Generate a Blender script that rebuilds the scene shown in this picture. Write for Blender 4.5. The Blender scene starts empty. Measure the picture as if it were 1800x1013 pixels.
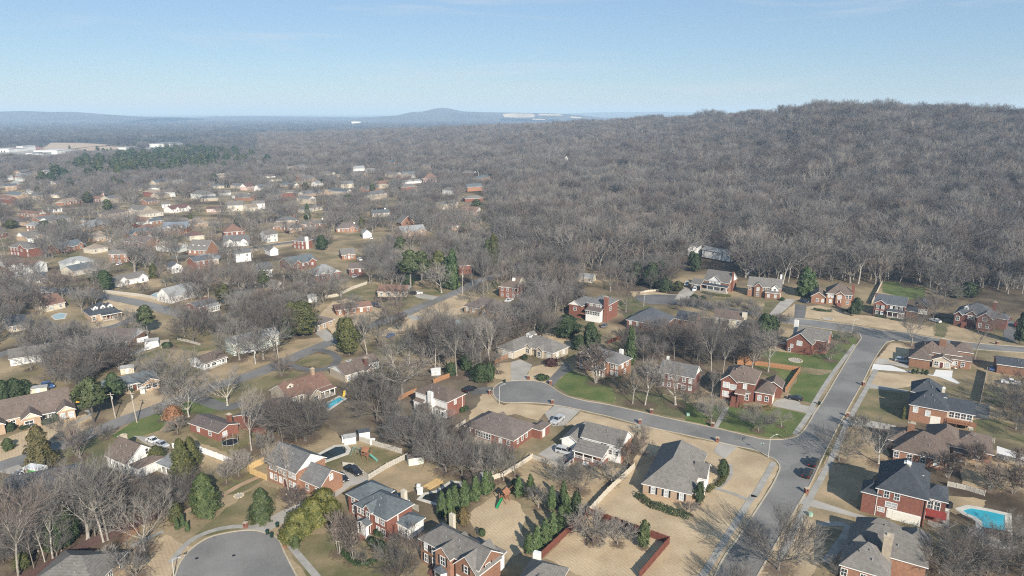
import bpy, bmesh, math, random
from mathutils import Vector, Matrix
from mathutils import noise as mn
R = math.radians
C = bpy.context.scene.collection
scene = bpy.context.scene
rng = random.Random(7)

# ---------------------------------------------------------------- camera, sky, sun, exposure
CAM_H, F, CX, CY = 90.0, 1200.0, 900.0, 506.5
PITCH = math.atan((506.5 - 198.0) / F)
cam = bpy.data.objects.new('camera', bpy.data.cameras.new('camera'))
C.objects.link(cam)
cam.location = (0, 0, CAM_H)
cam.rotation_euler = (math.pi / 2 - PITCH, 0, 0)
cam.data.sensor_width = 36
cam.data.lens = 36 * F / 1800
cam.data.clip_start = 1
cam.data.clip_end = 150000
scene.camera = cam

HAZE = 1.4e-4
SUN_EL, SUN_AZ = R(29), R(159)          # azimuth clockwise from +Y
world = bpy.data.worlds.new('World')
scene.world = world
world.use_nodes = True
wn = world.node_tree
bg = wn.nodes['Background']
sky = wn.nodes.new('ShaderNodeTexSky')
sky.sky_type = 'NISHITA'
sky.sun_disc = False
sky.sun_elevation = SUN_EL
sky.sun_rotation = SUN_AZ
sky.altitude = 200
sky.air_density = 1.0
sky.dust_density = 0.1
sky.ozone_density = 2.2
tint = wn.nodes.new('ShaderNodeVectorMath')
tint.operation = 'MULTIPLY'
tint.inputs[1].default_value = (0.93, 1.02, 1.16)
wn.links.new(sky.outputs[0], tint.inputs[0])
# winter haze evens the sky out
flat = wn.nodes.new('ShaderNodeMix')
flat.data_type = 'RGBA'
flat.inputs['Factor'].default_value = .45
flat.inputs['B'].default_value = (4.9, 7.4, 10.2, 1)
wn.links.new(tint.outputs[0], flat.inputs['A'])
# thin streaks of high cirrus
def wnode(t, **kw):
	n = wn.nodes.new(t)
	for k, v in kw.items():
		setattr(n, k, v)
	return n
wco = wnode('ShaderNodeTexCoord')
wmp = wnode('ShaderNodeMapping')
wmp.inputs['Scale'].default_value = (2.2, 2.2, 22)
wmp.inputs['Rotation'].default_value = (.05, .08, .3)
wnz = wnode('ShaderNodeTexNoise')
wnz.inputs['Scale'].default_value = 1.7
wnz.inputs['Detail'].default_value = 7
wnz.inputs['Distortion'].default_value = .6
wmr = wnode('ShaderNodeMapRange')
wmr.inputs['From Min'].default_value = .53
wmr.inputs['From Max'].default_value = .85
wmr.inputs['To Max'].default_value = .42
wmx = wnode('ShaderNodeMix', data_type='RGBA')
wmx.inputs['B'].default_value = (9.6, 9.5, 9.6, 1)
wn.links.new(wco.outputs['Generated'], wmp.inputs['Vector'])
wn.links.new(wmp.outputs[0], wnz.inputs['Vector'])
wn.links.new(wnz.outputs['Fac'], wmr.inputs['Value'])
wn.links.new(wmr.outputs[0], wmx.inputs['Factor'])
wn.links.new(flat.outputs['Result'], wmx.inputs['A'])
wn.links.new(wmx.outputs['Result'], bg.inputs[0])
bg.inputs[1].default_value = 0.05
sun = bpy.data.objects.new('sun', bpy.data.lights.new('sun', 'SUN'))
C.objects.link(sun)
sun.data.energy = 5.0
sun.data.angle = R(0.5)
sun.data.color = (1.0, 0.935, 0.83)
sd = Vector((math.sin(SUN_AZ) * math.cos(SUN_EL), math.cos(SUN_AZ) * math.cos(SUN_EL), math.sin(SUN_EL)))
sun.rotation_euler = sd.to_track_quat('Z', 'Y').to_euler()
vs = scene.view_settings
vs.view_transform = 'Standard'
vs.look = 'None'
vs.exposure = 0.70
vs.gamma = 1.0
vs.use_curve_mapping = False
try:
	scene.cycles.filter_width = 1.15
	scene.cycles.use_denoising = False
	scene.cycles.volume_bounces = 1
	scene.cycles.max_bounces = 6
	scene.cycles.diffuse_bounces = 3
	scene.cycles.transparent_max_bounces = 8
except Exception:
	pass

# ---------------------------------------------------------------- terrain
def slope_of(y):
	v = (CY - y) / F
	return (math.sin(PITCH) - math.cos(PITCH) * v) / (math.cos(PITCH) + math.sin(PITCH) * v)

COLS = [(420, [(0, 0)]), (500, [(1200, 0), (2000, 4), (3200, 0)]), (600, [(1100, 0), (2200, 13), (3200, 0)]),
		(700, [(1000, 0), (2200, 22), (3200, 0)]), (850, [(800, 0), (1300, 10), (2100, 36), (3200, 0)]),
		(1000, [(600, 0), (1000, 12), (1900, 50), (3000, 0)]), (1150, [(480, 0), (900, 13), (1300, 38), (1700, 64), (2700, 0)]),
		(1250, [(430, 0), (700, 9), (900, 25), (1500, 73), (2500, 0)]), (1330, [(400, 0), (600, 9), (800, 28), (1300, 79), (2300, 0)]),
		(1380, [(380, 0), (600, 13), (800, 36), (1150, 81), (2100, 0)]), (1430, [(370, 0), (600, 17), (750, 39), (1050, 88), (2000, 0)]),
		(1490, [(360, 0), (480, 6), (600, 18), (750, 40), (900, 68), (1000, 89), (1900, 0)]),
		(1650, [(360, 0), (480, 7), (600, 20), (750, 43), (970, 84), (1900, 0)]),
		(1800, [(360, 0), (480, 7), (600, 21), (750, 45), (950, 80), (1900, 0)])]
COLT = [(((px - 900) / F) / 1.0325, pts) for px, pts in COLS]

def _pl(pts, Y):
	if Y <= pts[0][0]:
		return pts[0][1]
	for i in range(1, len(pts)):
		if Y <= pts[i][0]:
			a, b = pts[i - 1], pts[i]
			k = (Y - a[0]) / (b[0] - a[0])
			return a[1] + (b[1] - a[1]) * k
	return pts[-1][1]

def tz(x, y):
	if y < 340:
		return 0.0
	t = x / y
	if t <= COLT[0][0]:
		return 0.0
	z = None
	for i in range(1, len(COLT)):
		if t <= COLT[i][0]:
			k = (t - COLT[i - 1][0]) / (COLT[i][0] - COLT[i - 1][0])
			k = k * k * (3 - 2 * k)
			z = _pl(COLT[i - 1][1], y) * (1 - k) + _pl(COLT[i][1], y) * k
			break
	if z is None:
		z = _pl(COLT[-1][1], y)
	if z > 1:
		z += min(1, z / 20) * 5 * (mn.noise(Vector((x / 140, y / 140, 3.1))) + 0.5 * mn.noise(Vector((x / 60, y / 60, 1.7))))
	return max(z, 0.0)

def ray(px, py):
	X, v = (px - CX) / F, (CY - py) / F
	return Vector((X, math.cos(PITCH) + math.sin(PITCH) * v, -math.sin(PITCH) + math.cos(PITCH) * v))

def G(px, py, h=0.0):
	"""the point where the sight line of a photograph pixel meets the ground lifted by h"""
	d = ray(px, py)
	k = (h - CAM_H) / d.z if d.z < -1e-4 else 1e9
	p = Vector((0, 0, CAM_H)) + d * min(k, 60000)
	if p.y < 345 or tz(p.x, p.y) < 0.01 and p.x / p.y < 0.0:
		return p
	Y = 340.0
	while Y < 6000:
		q = Vector((0, 0, CAM_H)) + d * (Y / d.y)
		if q.z <= tz(q.x, q.y) + h:
			return q
		Y += 4 if Y < 900 else 12
	return p

def hz(gp, y_top):
	"""height above ground point gp whose top shows at pixel row y_top"""
	return CAM_H - gp.y * slope_of(y_top) - gp.z

def to_px(p):
	f = Vector((0, math.cos(PITCH), -math.sin(PITCH)))
	u = Vector((0, math.sin(PITCH), math.cos(PITCH)))
	r = p - Vector((0, 0, CAM_H))
	d = r.dot(f)
	return (CX + F * r.x / d, CY - F * r.dot(u) / d, d)

def pip(p, poly):
	x, y = p[0], p[1]
	c, j = False, len(poly) - 1
	for i in range(len(poly)):
		a, b = poly[i], poly[j]
		if (a[1] > y) != (b[1] > y) and x < (b[0] - a[0]) * (y - a[1]) / (b[1] - a[1]) + a[0]:
			c = not c
		j = i
	return c

# ---------------------------------------------------------------- mesh helpers
class MB:
	def __init__(s):
		s.v, s.f, s.m = [], [], []
	def face(s, pts, mi=0):
		n = len(s.v)
		s.v.extend(tuple(p) for p in pts)
		s.f.append(tuple(range(n, n + len(pts))))
		s.m.append(mi)
	def box(s, x0, x1, y0, y1, z0, z1, mi=0, top=None):
		P = [(x0, y0, z0), (x1, y0, z0), (x1, y1, z0), (x0, y1, z0), (x0, y0, z1), (x1, y0, z1), (x1, y1, z1), (x0, y1, z1)]
		n = len(s.v)
		s.v.extend(P)
		for q in ((0, 3, 2, 1), (4, 5, 6, 7), (0, 1, 5, 4), (1, 2, 6, 5), (2, 3, 7, 6), (3, 0, 4, 7)):
			s.f.append(tuple(n + i for i in q))
			s.m.append(mi if top is None or q != (4, 5, 6, 7) else top)
	def tube(s, p0, p1, r0, r1, n=5, mi=0, cap=False):
		p0, p1 = Vector(p0), Vector(p1)
		d = (p1 - p0)
		if d.length < 1e-6:
			return
		d.normalize()
		a = d.orthogonal().normalized()
		b = d.cross(a)
		k = len(s.v)
		for i in range(n):
			t = 2 * math.pi * i / n
			s.v.append(tuple(p0 + (a * math.cos(t) + b * math.sin(t)) * r0))
		if r1 < 1e-4:
			s.v.append(tuple(p1))
			for i in range(n):
				s.f.append((k + i, k + (i + 1) % n, k + n))
				s.m.append(mi)
			return
		for i in range(n):
			t = 2 * math.pi * i / n
			s.v.append(tuple(p1 + (a * math.cos(t) + b * math.sin(t)) * r1))
		for i in range(n):
			s.f.append((k + i, k + (i + 1) % n, k + n + (i + 1) % n, k + n + i))
			s.m.append(mi)
		if cap:
			s.f.append(tuple(k + n + i for i in range(n)))
			s.m.append(mi)
	def lathe(s, prof, n=10, mi=0, cx=0, cy=0):
		k = len(s.v)
		for r, z in prof:
			for i in range(n):
				t = 2 * math.pi * i / n
				s.v.append((cx + r * math.cos(t), cy + r * math.sin(t), z))
		for j in range(len(prof) - 1):
			for i in range(n):
				s.f.append((k + j * n + i, k + j * n + (i + 1) % n, k + (j + 1) * n + (i + 1) % n, k + (j + 1) * n + i))
				s.m.append(mi)
		s.f.append(tuple(k + (len(prof) - 1) * n + i for i in range(n)))
		s.m.append(mi)
	def mesh(s, name, mats):
		me = bpy.data.meshes.new(name)
		me.from_pydata(s.v, [], s.f)
		for m in mats if isinstance(mats, (list, tuple)) else [mats]:
			me.materials.append(m)
		me.polygons.foreach_set('material_index', s.m)
		me.update()
		return me

def link(name, me, parent=None, loc=None, rz=0.0, scale=None):
	o = bpy.data.objects.new(name, me)
	C.objects.link(o)
	if parent is not None:
		o.parent = parent
	if loc is not None:
		o.location = loc
	if rz:
		o.rotation_euler = (0, 0, rz)
	if scale is not None:
		o.scale = scale if isinstance(scale, (tuple, list)) else (scale,) * 3
	return o

def tag(o, label, cat, group=None):
	o['label'] = label
	o['category'] = cat
	if group:
		o['group'] = group
	return o

def struct(o, kind='structure', label=None):
	o['kind'] = kind
	if label:
		o['label'] = label
	return o

def copy_thing(src, loc, rz, scale=None):
	r = src.copy()
	C.objects.link(r)
	r.location = loc
	r.rotation_euler = (0, 0, rz)
	if scale is not None:
		r.scale = scale if isinstance(scale, (tuple, list)) else (scale,) * 3
	for ch in list(src.children):
		c = ch.copy()
		C.objects.link(c)
		c.parent = r
		for g in list(ch.children):
			d = g.copy()
			C.objects.link(d)
			d.parent = c
	return r

# ---------------------------------------------------------------- materials
def mat(name, col, var=0.15, scale=1.0, rough=0.9, col2=None, scale2=None, spec=0.3, obj_random=0.0, world_pos=False, rows=None, metal=0.0, detail=4, bias=0.5, fine=None, cracks=False):
	m = bpy.data.materials.new(name)
	m.use_nodes = True
	nt = m.node_tree
	bs = nt.nodes['Principled BSDF']
	bs.inputs['Roughness'].default_value = rough
	bs.inputs['Specular IOR Level'].default_value = spec
	bs.inputs['Metallic'].default_value = metal
	if world_pos:
		co = nt.nodes.new('ShaderNodeNewGeometry').outputs['Position']
	else:
		co = nt.nodes.new('ShaderNodeTexCoord').outputs['Object']
	nz = nt.nodes.new('ShaderNodeTexNoise')
	nz.inputs['Scale'].default_value = scale
	nz.inputs['Detail'].default_value = detail
	nt.links.new(co, nz.inputs['Vector'])
	cr = nt.nodes.new('ShaderNodeValToRGB')
	if 'dormant' not in name and 'field' not in name:
		col = tuple(c * .84 for c in col)
		col2 = tuple(c * .84 for c in col2) if col2 else None
	c2 = col2 if col2 else tuple(min(1, c * (1 + 2 * var)) for c in col)
	c1 = col if col2 else tuple(c * (1 - var) for c in col)
	cr.color_ramp.elements[0].color = (*c1, 1)
	cr.color_ramp.elements[1].color = (*c2, 1)
	cr.color_ramp.elements[0].position = bias - 0.16
	cr.color_ramp.elements[1].position = bias + 0.16
	nt.links.new(nz.outputs['Fac'], cr.inputs['Fac'])
	out = cr.outputs['Color']
	def mul(out, fac_socket, lo, hi):
		mr = nt.nodes.new('ShaderNodeMapRange')
		mr.inputs['To Min'].default_value = lo
		mr.inputs['To Max'].default_value = hi
		nt.links.new(fac_socket, mr.inputs['Value'])
		mx = nt.nodes.new('ShaderNodeVectorMath')
		mx.operation = 'SCALE'
		nt.links.new(out, mx.inputs[0])
		nt.links.new(mr.outputs[0], mx.inputs['Scale'])
		return mx.outputs[0]
	if fine:
		n2 = nt.nodes.new('ShaderNodeTexNoise')
		n2.inputs['Scale'].default_value = fine[0]
		n2.inputs['Detail'].default_value = 3
		nt.links.new(co, n2.inputs['Vector'])
		out = mul(out, n2.outputs['Fac'], 1 - fine[1], 1 + fine[1])
	if scale2:
		n3 = nt.nodes.new('ShaderNodeTexNoise')
		n3.inputs['Scale'].default_value = scale2[0]
		n3.inputs['Detail'].default_value = 2
		nt.links.new(co, n3.inputs['Vector'])
		out = mul(out, n3.outputs['Fac'], 1 - scale2[1], 1 + scale2[1])
	if rows:                                  # (scale, strength, direction angle) narrow courses
		wv = nt.nodes.new('ShaderNodeTexWave')
		wv.bands_direction = rows[2]
		wv.inputs['Scale'].default_value = rows[0]
		wv.inputs['Distortion'].default_value = rows[3] if len(rows) > 3 else 0.6
		wv.inputs['Detail Scale'].default_value = 2.0
		src = co
		if len(rows) > 4:
			mp = nt.nodes.new('ShaderNodeMapping')
			mp.inputs['Rotation'].default_value = (0, 0, rows[4])
			nt.links.new(co, mp.inputs['Vector'])
			src = mp.outputs[0]
		nt.links.new(src, wv.inputs['Vector'])
		out = mul(out, wv.outputs['Fac'], 1 - rows[1], 1 + rows[1])
	if cracks:                                # sealed cracks and old patches
		vo = nt.nodes.new('ShaderNodeTexVoronoi')
		vo.feature = 'DISTANCE_TO_EDGE'
		vo.inputs['Scale'].default_value = .13
		wo = nt.nodes.new('ShaderNodeTexNoise')
		wo.inputs['Scale'].default_value = .5
		ad = nt.nodes.new('ShaderNodeVectorMath')
		ad.operation = 'MULTIPLY_ADD'
		ad.inputs[1].default_value = (5, 5, 0)
		nt.links.new(co, wo.inputs['Vector'])
		nt.links.new(wo.outputs['Color'], ad.inputs[0])
		nt.links.new(co, ad.inputs[2])
		nt.links.new(ad.outputs[0], vo.inputs['Vector'])
		st = nt.nodes.new('ShaderNodeMapRange')
		st.inputs['From Max'].default_value = .014
		nt.links.new(vo.outputs['Distance'], st.inputs['Value'])
		out = mul(out, st.outputs[0], .84, 1.0)
		v2 = nt.nodes.new('ShaderNodeTexVoronoi')
		v2.inputs['Scale'].default_value = .06
		nt.links.new(co, v2.inputs['Vector'])
		sp = nt.nodes.new('ShaderNodeSeparateColor')
		nt.links.new(v2.outputs['Color'], sp.inputs[0])
		out = mul(out, sp.outputs[0], .90, 1.10)
	if obj_random:
		oi = nt.nodes.new('ShaderNodeObjectInfo')
		out = mul(out, oi.outputs['Random'], 1 - obj_random, 1 + obj_random)
	nt.links.new(out, bs.inputs['Base Color'])
	return m

M = {}
# roofs
for n, c in dict(taupe=(.158, .147, .135), brown=(.135, .103, .085), mauve=(.13, .106, .096), grey=(.135, .133, .132), slate=(.09, .098, .11),
				bluegrey=(.105, .122, .132), charcoal=(.052, .058, .068), rust=(.185, .11, .082), palegrey=(.25, .255, .255), tan=(.25, .205, .16),
				maroon=(.13, .075, .066), aqua=(.27, .31, .31), blue=(.17, .20, .24)).items():
	M['r_' + n] = mat('shingle_' + n, c, .10, 1.3, .92, rows=(1.1, .08, 'Z', .4), fine=(5, .26), scale2=(.22, .2), obj_random=.12)
# walls
for n, c in dict(red=(.205, .085, .06), orange=(.27, .145, .092), tan=(.40, .29, .20), brown=(.22, .12, .075), stone=(.42, .36, .28), darkred=(.15, .068, .054)).items():
	M['w_' + n] = mat('brick_' + n, c, .10, 2.0, .92, rows=(3.3, .05, 'Z', .3), fine=(8, .2), scale2=(.3, .16), obj_random=.16)
for n, c in dict(white=(.72, .71, .685), cream=(.56, .51, .41), palegrey=(.55, .57, .55), pink=(.58, .42, .38), sage=(.52, .56, .49)).items():
	M['w_' + n] = mat('siding_' + n, c, .03, .8, .75, rows=(2.2, .035, 'Z', .1), scale2=(.4, .06))
M['trim'] = mat('white_trim_paint', (.78, .77, .74), .03, 2, .6)
M['glass'] = mat('window_glass', (.035, .042, .05), .3, .6, .08, spec=.6, obj_random=.5)
M['blind'] = mat('window_with_blinds', (.42, .44, .45), .1, .6, .25, rows=(6, .15, 'Z', 0), obj_random=.3)
M['shutter'] = mat('black_shutter_paint', (.018, .018, .02), .1, 3, .6)
M['garage'] = mat('garage_door_paint', (.72, .69, .62), .03, 2, .6)
M['door_red'] = mat('door_paint', (.12, .035, .025), .1, 2, .5)
M['wood'] = mat('deck_timber', (.28, .13, .07), .15, 2, .8)
# ground
M['litter'] = mat('ground_leaf_litter', (.115, .083, .058), world_pos=True, col2=(.19, .145, .095), scale=.11, fine=(1.3, .30), scale2=(.02, .25))
M['dormant'] = mat('dormant_lawn', (.335, .252, .158), world_pos=True, col2=(.43, .335, .217), scale=.16, fine=(1.9, .26), scale2=(.07, .28), rows=(.42, .06, 'X', 1.5, -.62))
M['dormant_dull'] = mat('dull_dormant_lawn', (.215, .168, .098), world_pos=True, col2=(.35, .26, .16), scale=.13, fine=(1.6, .24), scale2=(.03, .18))
M['olive'] = mat('olive_winter_lawn', (.125, .122, .05), world_pos=True, col2=(.26, .20, .112), scale=.14, fine=(1.5, .26), scale2=(.035, .18))
M['green'] = mat('green_lawn', (.075, .115, .027), world_pos=True, col2=(.145, .16, .052), scale=.13, fine=(1.6, .3), scale2=(.06, .3))
M['green_dull'] = mat('dull_green_lawn', (.085, .098, .037), world_pos=True, col2=(.17, .145, .075), scale=.14, fine=(1.6, .25), scale2=(.04, .2))
M['mulch'] = mat('red_brown_mulch', (.20, .095, .055), world_pos=True, col2=(.29, .16, .10), scale=.4, fine=(2.4, .2))
M['woodfloor'] = mat('wooded_ground', (.115, .09, .062), world_pos=True, col2=(.19, .15, .10), scale=.16, fine=(1.2, .28), scale2=(.04, .2))
M['asphalt'] = mat('road_asphalt', (.17, .164, .155), world_pos=True, col2=(.235, .225, .212), scale=.09, fine=(1.6, .09), scale2=(.02, .14), cracks=True, rough=.85)
M['asphalt_dark'] = mat('older_asphalt', (.115, .111, .106), world_pos=True, col2=(.17, .164, .157), scale=.12, fine=(1.6, .12), cracks=True, rough=.85)
M['concrete'] = mat('driveway_concrete', (.33, .305, .27), world_pos=True, col2=(.43, .40, .355), scale=.18, fine=(2.5, .07), scale2=(.05, .1))
M['concrete_new'] = mat('new_white_concrete', (.66, .65, .62), world_pos=True, col2=(.72, .71, .69), scale=.2, fine=(2.5, .03))
M['walk'] = mat('sidewalk_concrete', (.29, .276, .25), world_pos=True, col2=(.39, .37, .335), scale=.4, fine=(2.5, .07), scale2=(.09, .12))
M['kerb'] = mat('kerb_concrete', (.42, .36, .26), world_pos=True, col2=(.50, .44, .34), scale=.3, fine=(2.0, .12))
M['path_dirt'] = mat('dirt_path', (.36, .25, .165), .1, .4, world_pos=True)
M['straw'] = mat('pine_straw', (.27, .135, .075), world_pos=True, col2=(.34, .20, .12), scale=.25, fine=(1.8, .2))
# ---------------------------------------------------------------- ground sheet to the horizon
EDGE = sorted([(((px - 900) / F) / 1.0325, 90 / slope_of(py)) for px, py in [(700, 300), (780, 420), (830, 462), (960, 452), (1050, 478), (1190, 478), (1300, 486), (1400, 500), (1480, 496), (1530, 499), (1640, 506), (1700, 516), (1760, 540), (1810, 556)]])
def wood_from(t):
	return _pl(EDGE, t)

def build_ground():
	m = bpy.data.materials.new('countryside_ground')
	m.use_nodes = True
	nt = m.node_tree
	bs = nt.nodes['Principled BSDF']
	bs.inputs['Roughness'].default_value = 1
	bs.inputs['Specular IOR Level'].default_value = .1
	pos = nt.nodes.new('ShaderNodeNewGeometry').outputs['Position']
	def noise(scale, detail=3, dist=0.0):
		n = nt.nodes.new('ShaderNodeTexNoise')
		n.inputs['Scale'].default_value = scale
		n.inputs['Detail'].default_value = detail
		n.inputs['Distortion'].default_value = dist
		nt.links.new(pos, n.inputs['Vector'])
		return n.outputs['Fac']
	def ramp(fac, stops):
		r = nt.nodes.new('ShaderNodeValToRGB')
		e = r.color_ramp.elements
		while len(e) < len(stops):
			e.new(.5)
		for el, (p, c) in zip(e, stops):
			el.position = p
			el.color = (*c, 1)
		nt.links.new(fac, r.inputs['Fac'])
		return r.outputs['Color']
	def mix(fac, a, b):
		x = nt.nodes.new('ShaderNodeMix')
		x.data_type = 'RGBA'
		nt.links.new(fac, x.inputs['Factor'])
		nt.links.new(a, x.inputs['A'])
		nt.links.new(b, x.inputs['B'])
		return x.outputs['Result']
	litter = ramp(noise(.09, 5), [(.3, (.06, .046, .033)), (.5, (.10, .077, .052)), (.7, (.16, .125, .085))])
	grass = ramp(noise(.05, 5), [(.30, (.125, .118, .055)), (.46, (.24, .192, .115)), (.66, (.40, .305, .19))])
	a1 = nt.nodes.new('ShaderNodeAttribute')
	a1.attribute_name = 'suburb'
	a2 = nt.nodes.new('ShaderNodeAttribute')
	a2.attribute_name = 'plain'
	patch = nt.nodes.new('ShaderNodeMapRange')
	patch.inputs['From Min'].default_value = .36
	patch.inputs['From Max'].default_value = .5
	nt.links.new(noise(.022, 2), patch.inputs['Value'])
	mm = nt.nodes.new('ShaderNodeMath')
	mm.operation = 'MULTIPLY'
	nt.links.new(patch.outputs[0], mm.inputs[0])
	nt.links.new(a1.outputs['Fac'], mm.inputs[1])
	near = mix(mm.outputs[0], litter, grass)
	# fields and woods of the far plain
	mp = nt.nodes.new('ShaderNodeMapping')
	mp.inputs['Scale'].default_value = (.0011, .00042, 1)
	nt.links.new(pos, mp.inputs['Vector'])
	fn = nt.nodes.new('ShaderNodeTexNoise')
	fn.inputs['Scale'].default_value = 1.0
	fn.inputs['Detail'].default_value = 5
	nt.links.new(mp.outputs[0], fn.inputs['Vector'])
	fields = ramp(fn.outputs['Fac'], [(.30, (.035, .036, .032)), (.52, (.05, .048, .042)), (.60, (.12, .10, .075)), (.66, (.05, .048, .04)), (.74, (.2, .165, .115))])
	col = mix(a2.outputs['Fac'], near, fields)
	fine = nt.nodes.new('ShaderNodeMapRange')
	fine.inputs['To Min'].default_value = .58
	fine.inputs['To Max'].default_value = 1.1
	nt.links.new(noise(.9, 4), fine.inputs['Value'])
	sc = nt.nodes.new('ShaderNodeVectorMath')
	sc.operation = 'SCALE'
	nt.links.new(col, sc.inputs[0])
	nt.links.new(fine.outputs[0], sc.inputs['Scale'])
	nt.links.new(sc.outputs[0], bs.inputs['Base Color'])

	ts = [-1.6 + 3.2 * i / 230 for i in range(231)]
	Ys = [0.0]
	y = 40.0
	while y < 60000:
		Ys.append(y)
		y *= 1.045
	Ys.append(60000)
	v, f, sub, pl = [], [], [], []
	# rows fan out with distance; the first row is a wide strip behind and below the camera
	for j, Y in enumerate(Ys):
		for t in ts:
			w = max(Y, 120.0)
			if j == 0:
				v.append((t * 400, -250.0, 0.0))
			else:
				v.append((t * w, Y, tz(t * w, Y)))
			z = v[-1][2]
			hill = min(1, z / 6) if Y > 330 else 0
			wood = max(hill, 0 if t < .03 else min(1, max(0, (Y - wood_from(t) + 6) / 12)))
			sub.append(1 - wood)
			pl.append(min(1, max(0, (Y - 1500) / 600)) * (1 - min(1, z / 8)))
	n = len(ts)
	for j in range(len(Ys) - 1):
		for i in range(n - 1):
			f.append((j * n + i, j * n + i + 1, (j + 1) * n + i + 1, (j + 1) * n + i))
	me = bpy.data.meshes.new('ground')
	me.from_pydata(v, [], f)
	me.materials.append(m)
	for nm, d in (('suburb', sub), ('plain', pl)):
		at = me.attributes.new(nm, 'FLOAT', 'POINT')
		at.data.foreach_set('value', d)
	me.polygons.foreach_set('use_smooth', [True] * len(f))
	struct(link('ground', me))

build_ground()

def hill_mesh(name, ridge, Yc, depth, m, label, seed=0):
	"""a far ridge: ridge = [(px, row)], rounded in section"""
	xs = []
	n = 160
	x0, x1 = ridge[0][0], ridge[-1][0]
	mb_v, mb_f = [], []
	K = 14
	for i in range(n + 1):
		px = x0 + (x1 - x0) * i / n
		row = _pl([(a, b) for a, b in ridge], px)
		top = max(2, CAM_H - Yc * slope_of(row))
		fade = 1
		for k in range(K + 1):
			s = -1 + 2 * k / K
			Y = Yc + s * depth
			X = (px - 900) / F / 1.0325 * Yc * (1 + .0 * s)
			prof = math.cos(s * math.pi / 2) ** 1.2
			z = top * prof * (1 + .10 * mn.noise(Vector((X / 900 + seed, Y / 900, .3))) * (1 - prof ** 3)) - .8
			mb_v.append((X, Y, z))
	for i in range(n):
		for k in range(K):
			a = i * (K + 1) + k
			mb_f.append((a, a + K + 1, a + K + 2, a + 1))
	me = bpy.data.meshes.new(name)
	me.from_pydata(mb_v, [], mb_f)
	me.materials.append(m)
	me.polygons.foreach_set('use_smooth', [True] * len(mb_f))
	o = link(name, me)
	struct(o, 'structure', label)
	return o

M['farhill'] = mat('wooded_far_hill', (.055, .055, .048), world_pos=True, col2=(.10, .095, .08), scale=.0016, fine=(.006, .25), detail=5)
M['quarry'] = mat('hill_with_bare_quarry_rock', (.06, .058, .05), world_pos=True, col2=(.12, .11, .09), scale=.0016, fine=(.006, .25), detail=5)
hill_mesh('hill', [(-120, 200), (0, 196.5), (40, 195), (90, 197), (120, 196.5), (170, 201), (230, 205), (300, 206.5)], 7000, 1100, M['farhill'], 'long blue wooded ridge on the horizon behind the plain')
hill_mesh('hill', [(640, 206.5), (700, 203), (725, 197), (745, 196), (765, 191), (778, 189.3), (790, 191), (815, 196), (860, 197.5), (960, 199), (1000, 201), (1030, 204), (1060, 207)], 8000, 1200, M['quarry'], 'broad blue mountain with a rounded summit beyond the forest')
hill_mesh('hill', [(330, 206.5), (380, 204.5), (440, 204), (520, 205), (600, 206.5)], 9500, 1200, M['farhill'], 'low blue swell of wooded land on the horizon', 3)
hill_mesh('hill', [(960, 201), (1050, 197.5), (1160, 196.5), (1260, 198), (1360, 199.5), (1500, 201)], 16000, 2500, M['farhill'], 'very pale distant ridge beside the forested hill', 5)

def quarry_face(pts, Y, name, label, m):
	me = MB()
	P = [Vector(((px - 900) / F / 1.0325 * Y, Y, CAM_H - Y * slope_of(r))) for px, r in pts]
	B = [p + Vector((0, 260, 0)) for p in P]
	me.face(P)
	me.face(B[::-1])
	for i in range(len(P)):
		j = (i + 1) % len(P)
		me.face([P[j], P[i], B[i], B[j]])
	o = link(name, me.mesh(name, m))
	struct(o, 'structure', label)
M['rockface'] = mat('bare_quarry_rock', (.40, .365, .31), .12, .004, world_pos=True)
quarry_face([(886, 206), (884, 200.5), (900, 199.5), (935, 200), (941, 203), (938, 206.5), (910, 207)], 6780, 'rock_face', 'pale quarry face cut into the far mountain', M['rockface'])
quarry_face([(945, 203), (950, 200), (985, 201), (990, 203.5)], 6760, 'rock_face', 'smaller pale quarry bench beside the larger face', M['rockface'])
quarry_face([(1002, 207), (1004, 205), (1022, 206), (1022, 208)], 6750, 'rock_face', 'small pale quarry cut at the mountain foot', M['rockface'])
quarry_face([(935, 210.5), (938, 209), (958, 209.5), (960, 211)], 6730, 'rock_face', 'pale spoil bench low on the mountain', M['rockface'])

# ---------------------------------------------------------------- flat sheets: lawns, roads, drives (pixels of the photograph -> ground)
OPEN, PAVED = [], []            # world polygons kept clear of scattered trees
Z_LAWN, Z_DRIVE, Z_ROAD, Z_WALK = .02, .05, .04, .07
zstep = [0]
def sheet(name, pts, m, z, label=None, wobble=0.0, keep=None, sub=1):
	zstep[0] += 1
	zz = z + (zstep[0] % 40) * .0004
	W = [G(px, py) for px, py in pts]
	if wobble:
		Q = []
		for i in range(len(W)):
			a, b = W[i], W[(i + 1) % len(W)]
			n = max(1, int((b - a).length / 1.2))
			nx = Vector((-(b - a).y, (b - a).x, 0)).normalized()
			for k in range(n):
				p = a.lerp(b, k / n)
				Q.append(p + nx * wobble * (mn.noise(Vector((p.x / 3.1, p.y / 3.1, zstep[0]))) + .5 * mn.noise(Vector((p.x / .9, p.y / .9, zstep[0])))))
		W = Q
	me = bpy.data.meshes.new(name)
	vv = [(p.x, p.y, tz(p.x, p.y) + zz) for p in W]
	area = sum(vv[i][0] * vv[(i + 1) % len(vv)][1] - vv[(i + 1) % len(vv)][0] * vv[i][1] for i in range(len(vv)))
	if area < 0:
		vv.reverse()
	me.from_pydata(vv, [], [tuple(range(len(vv)))])
	me.materials.append(m)
	o = struct(link(name, me), 'structure', label)
	if keep is not None:
		keep.append([(p.x, p.y) for p in W])
	return o

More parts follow.
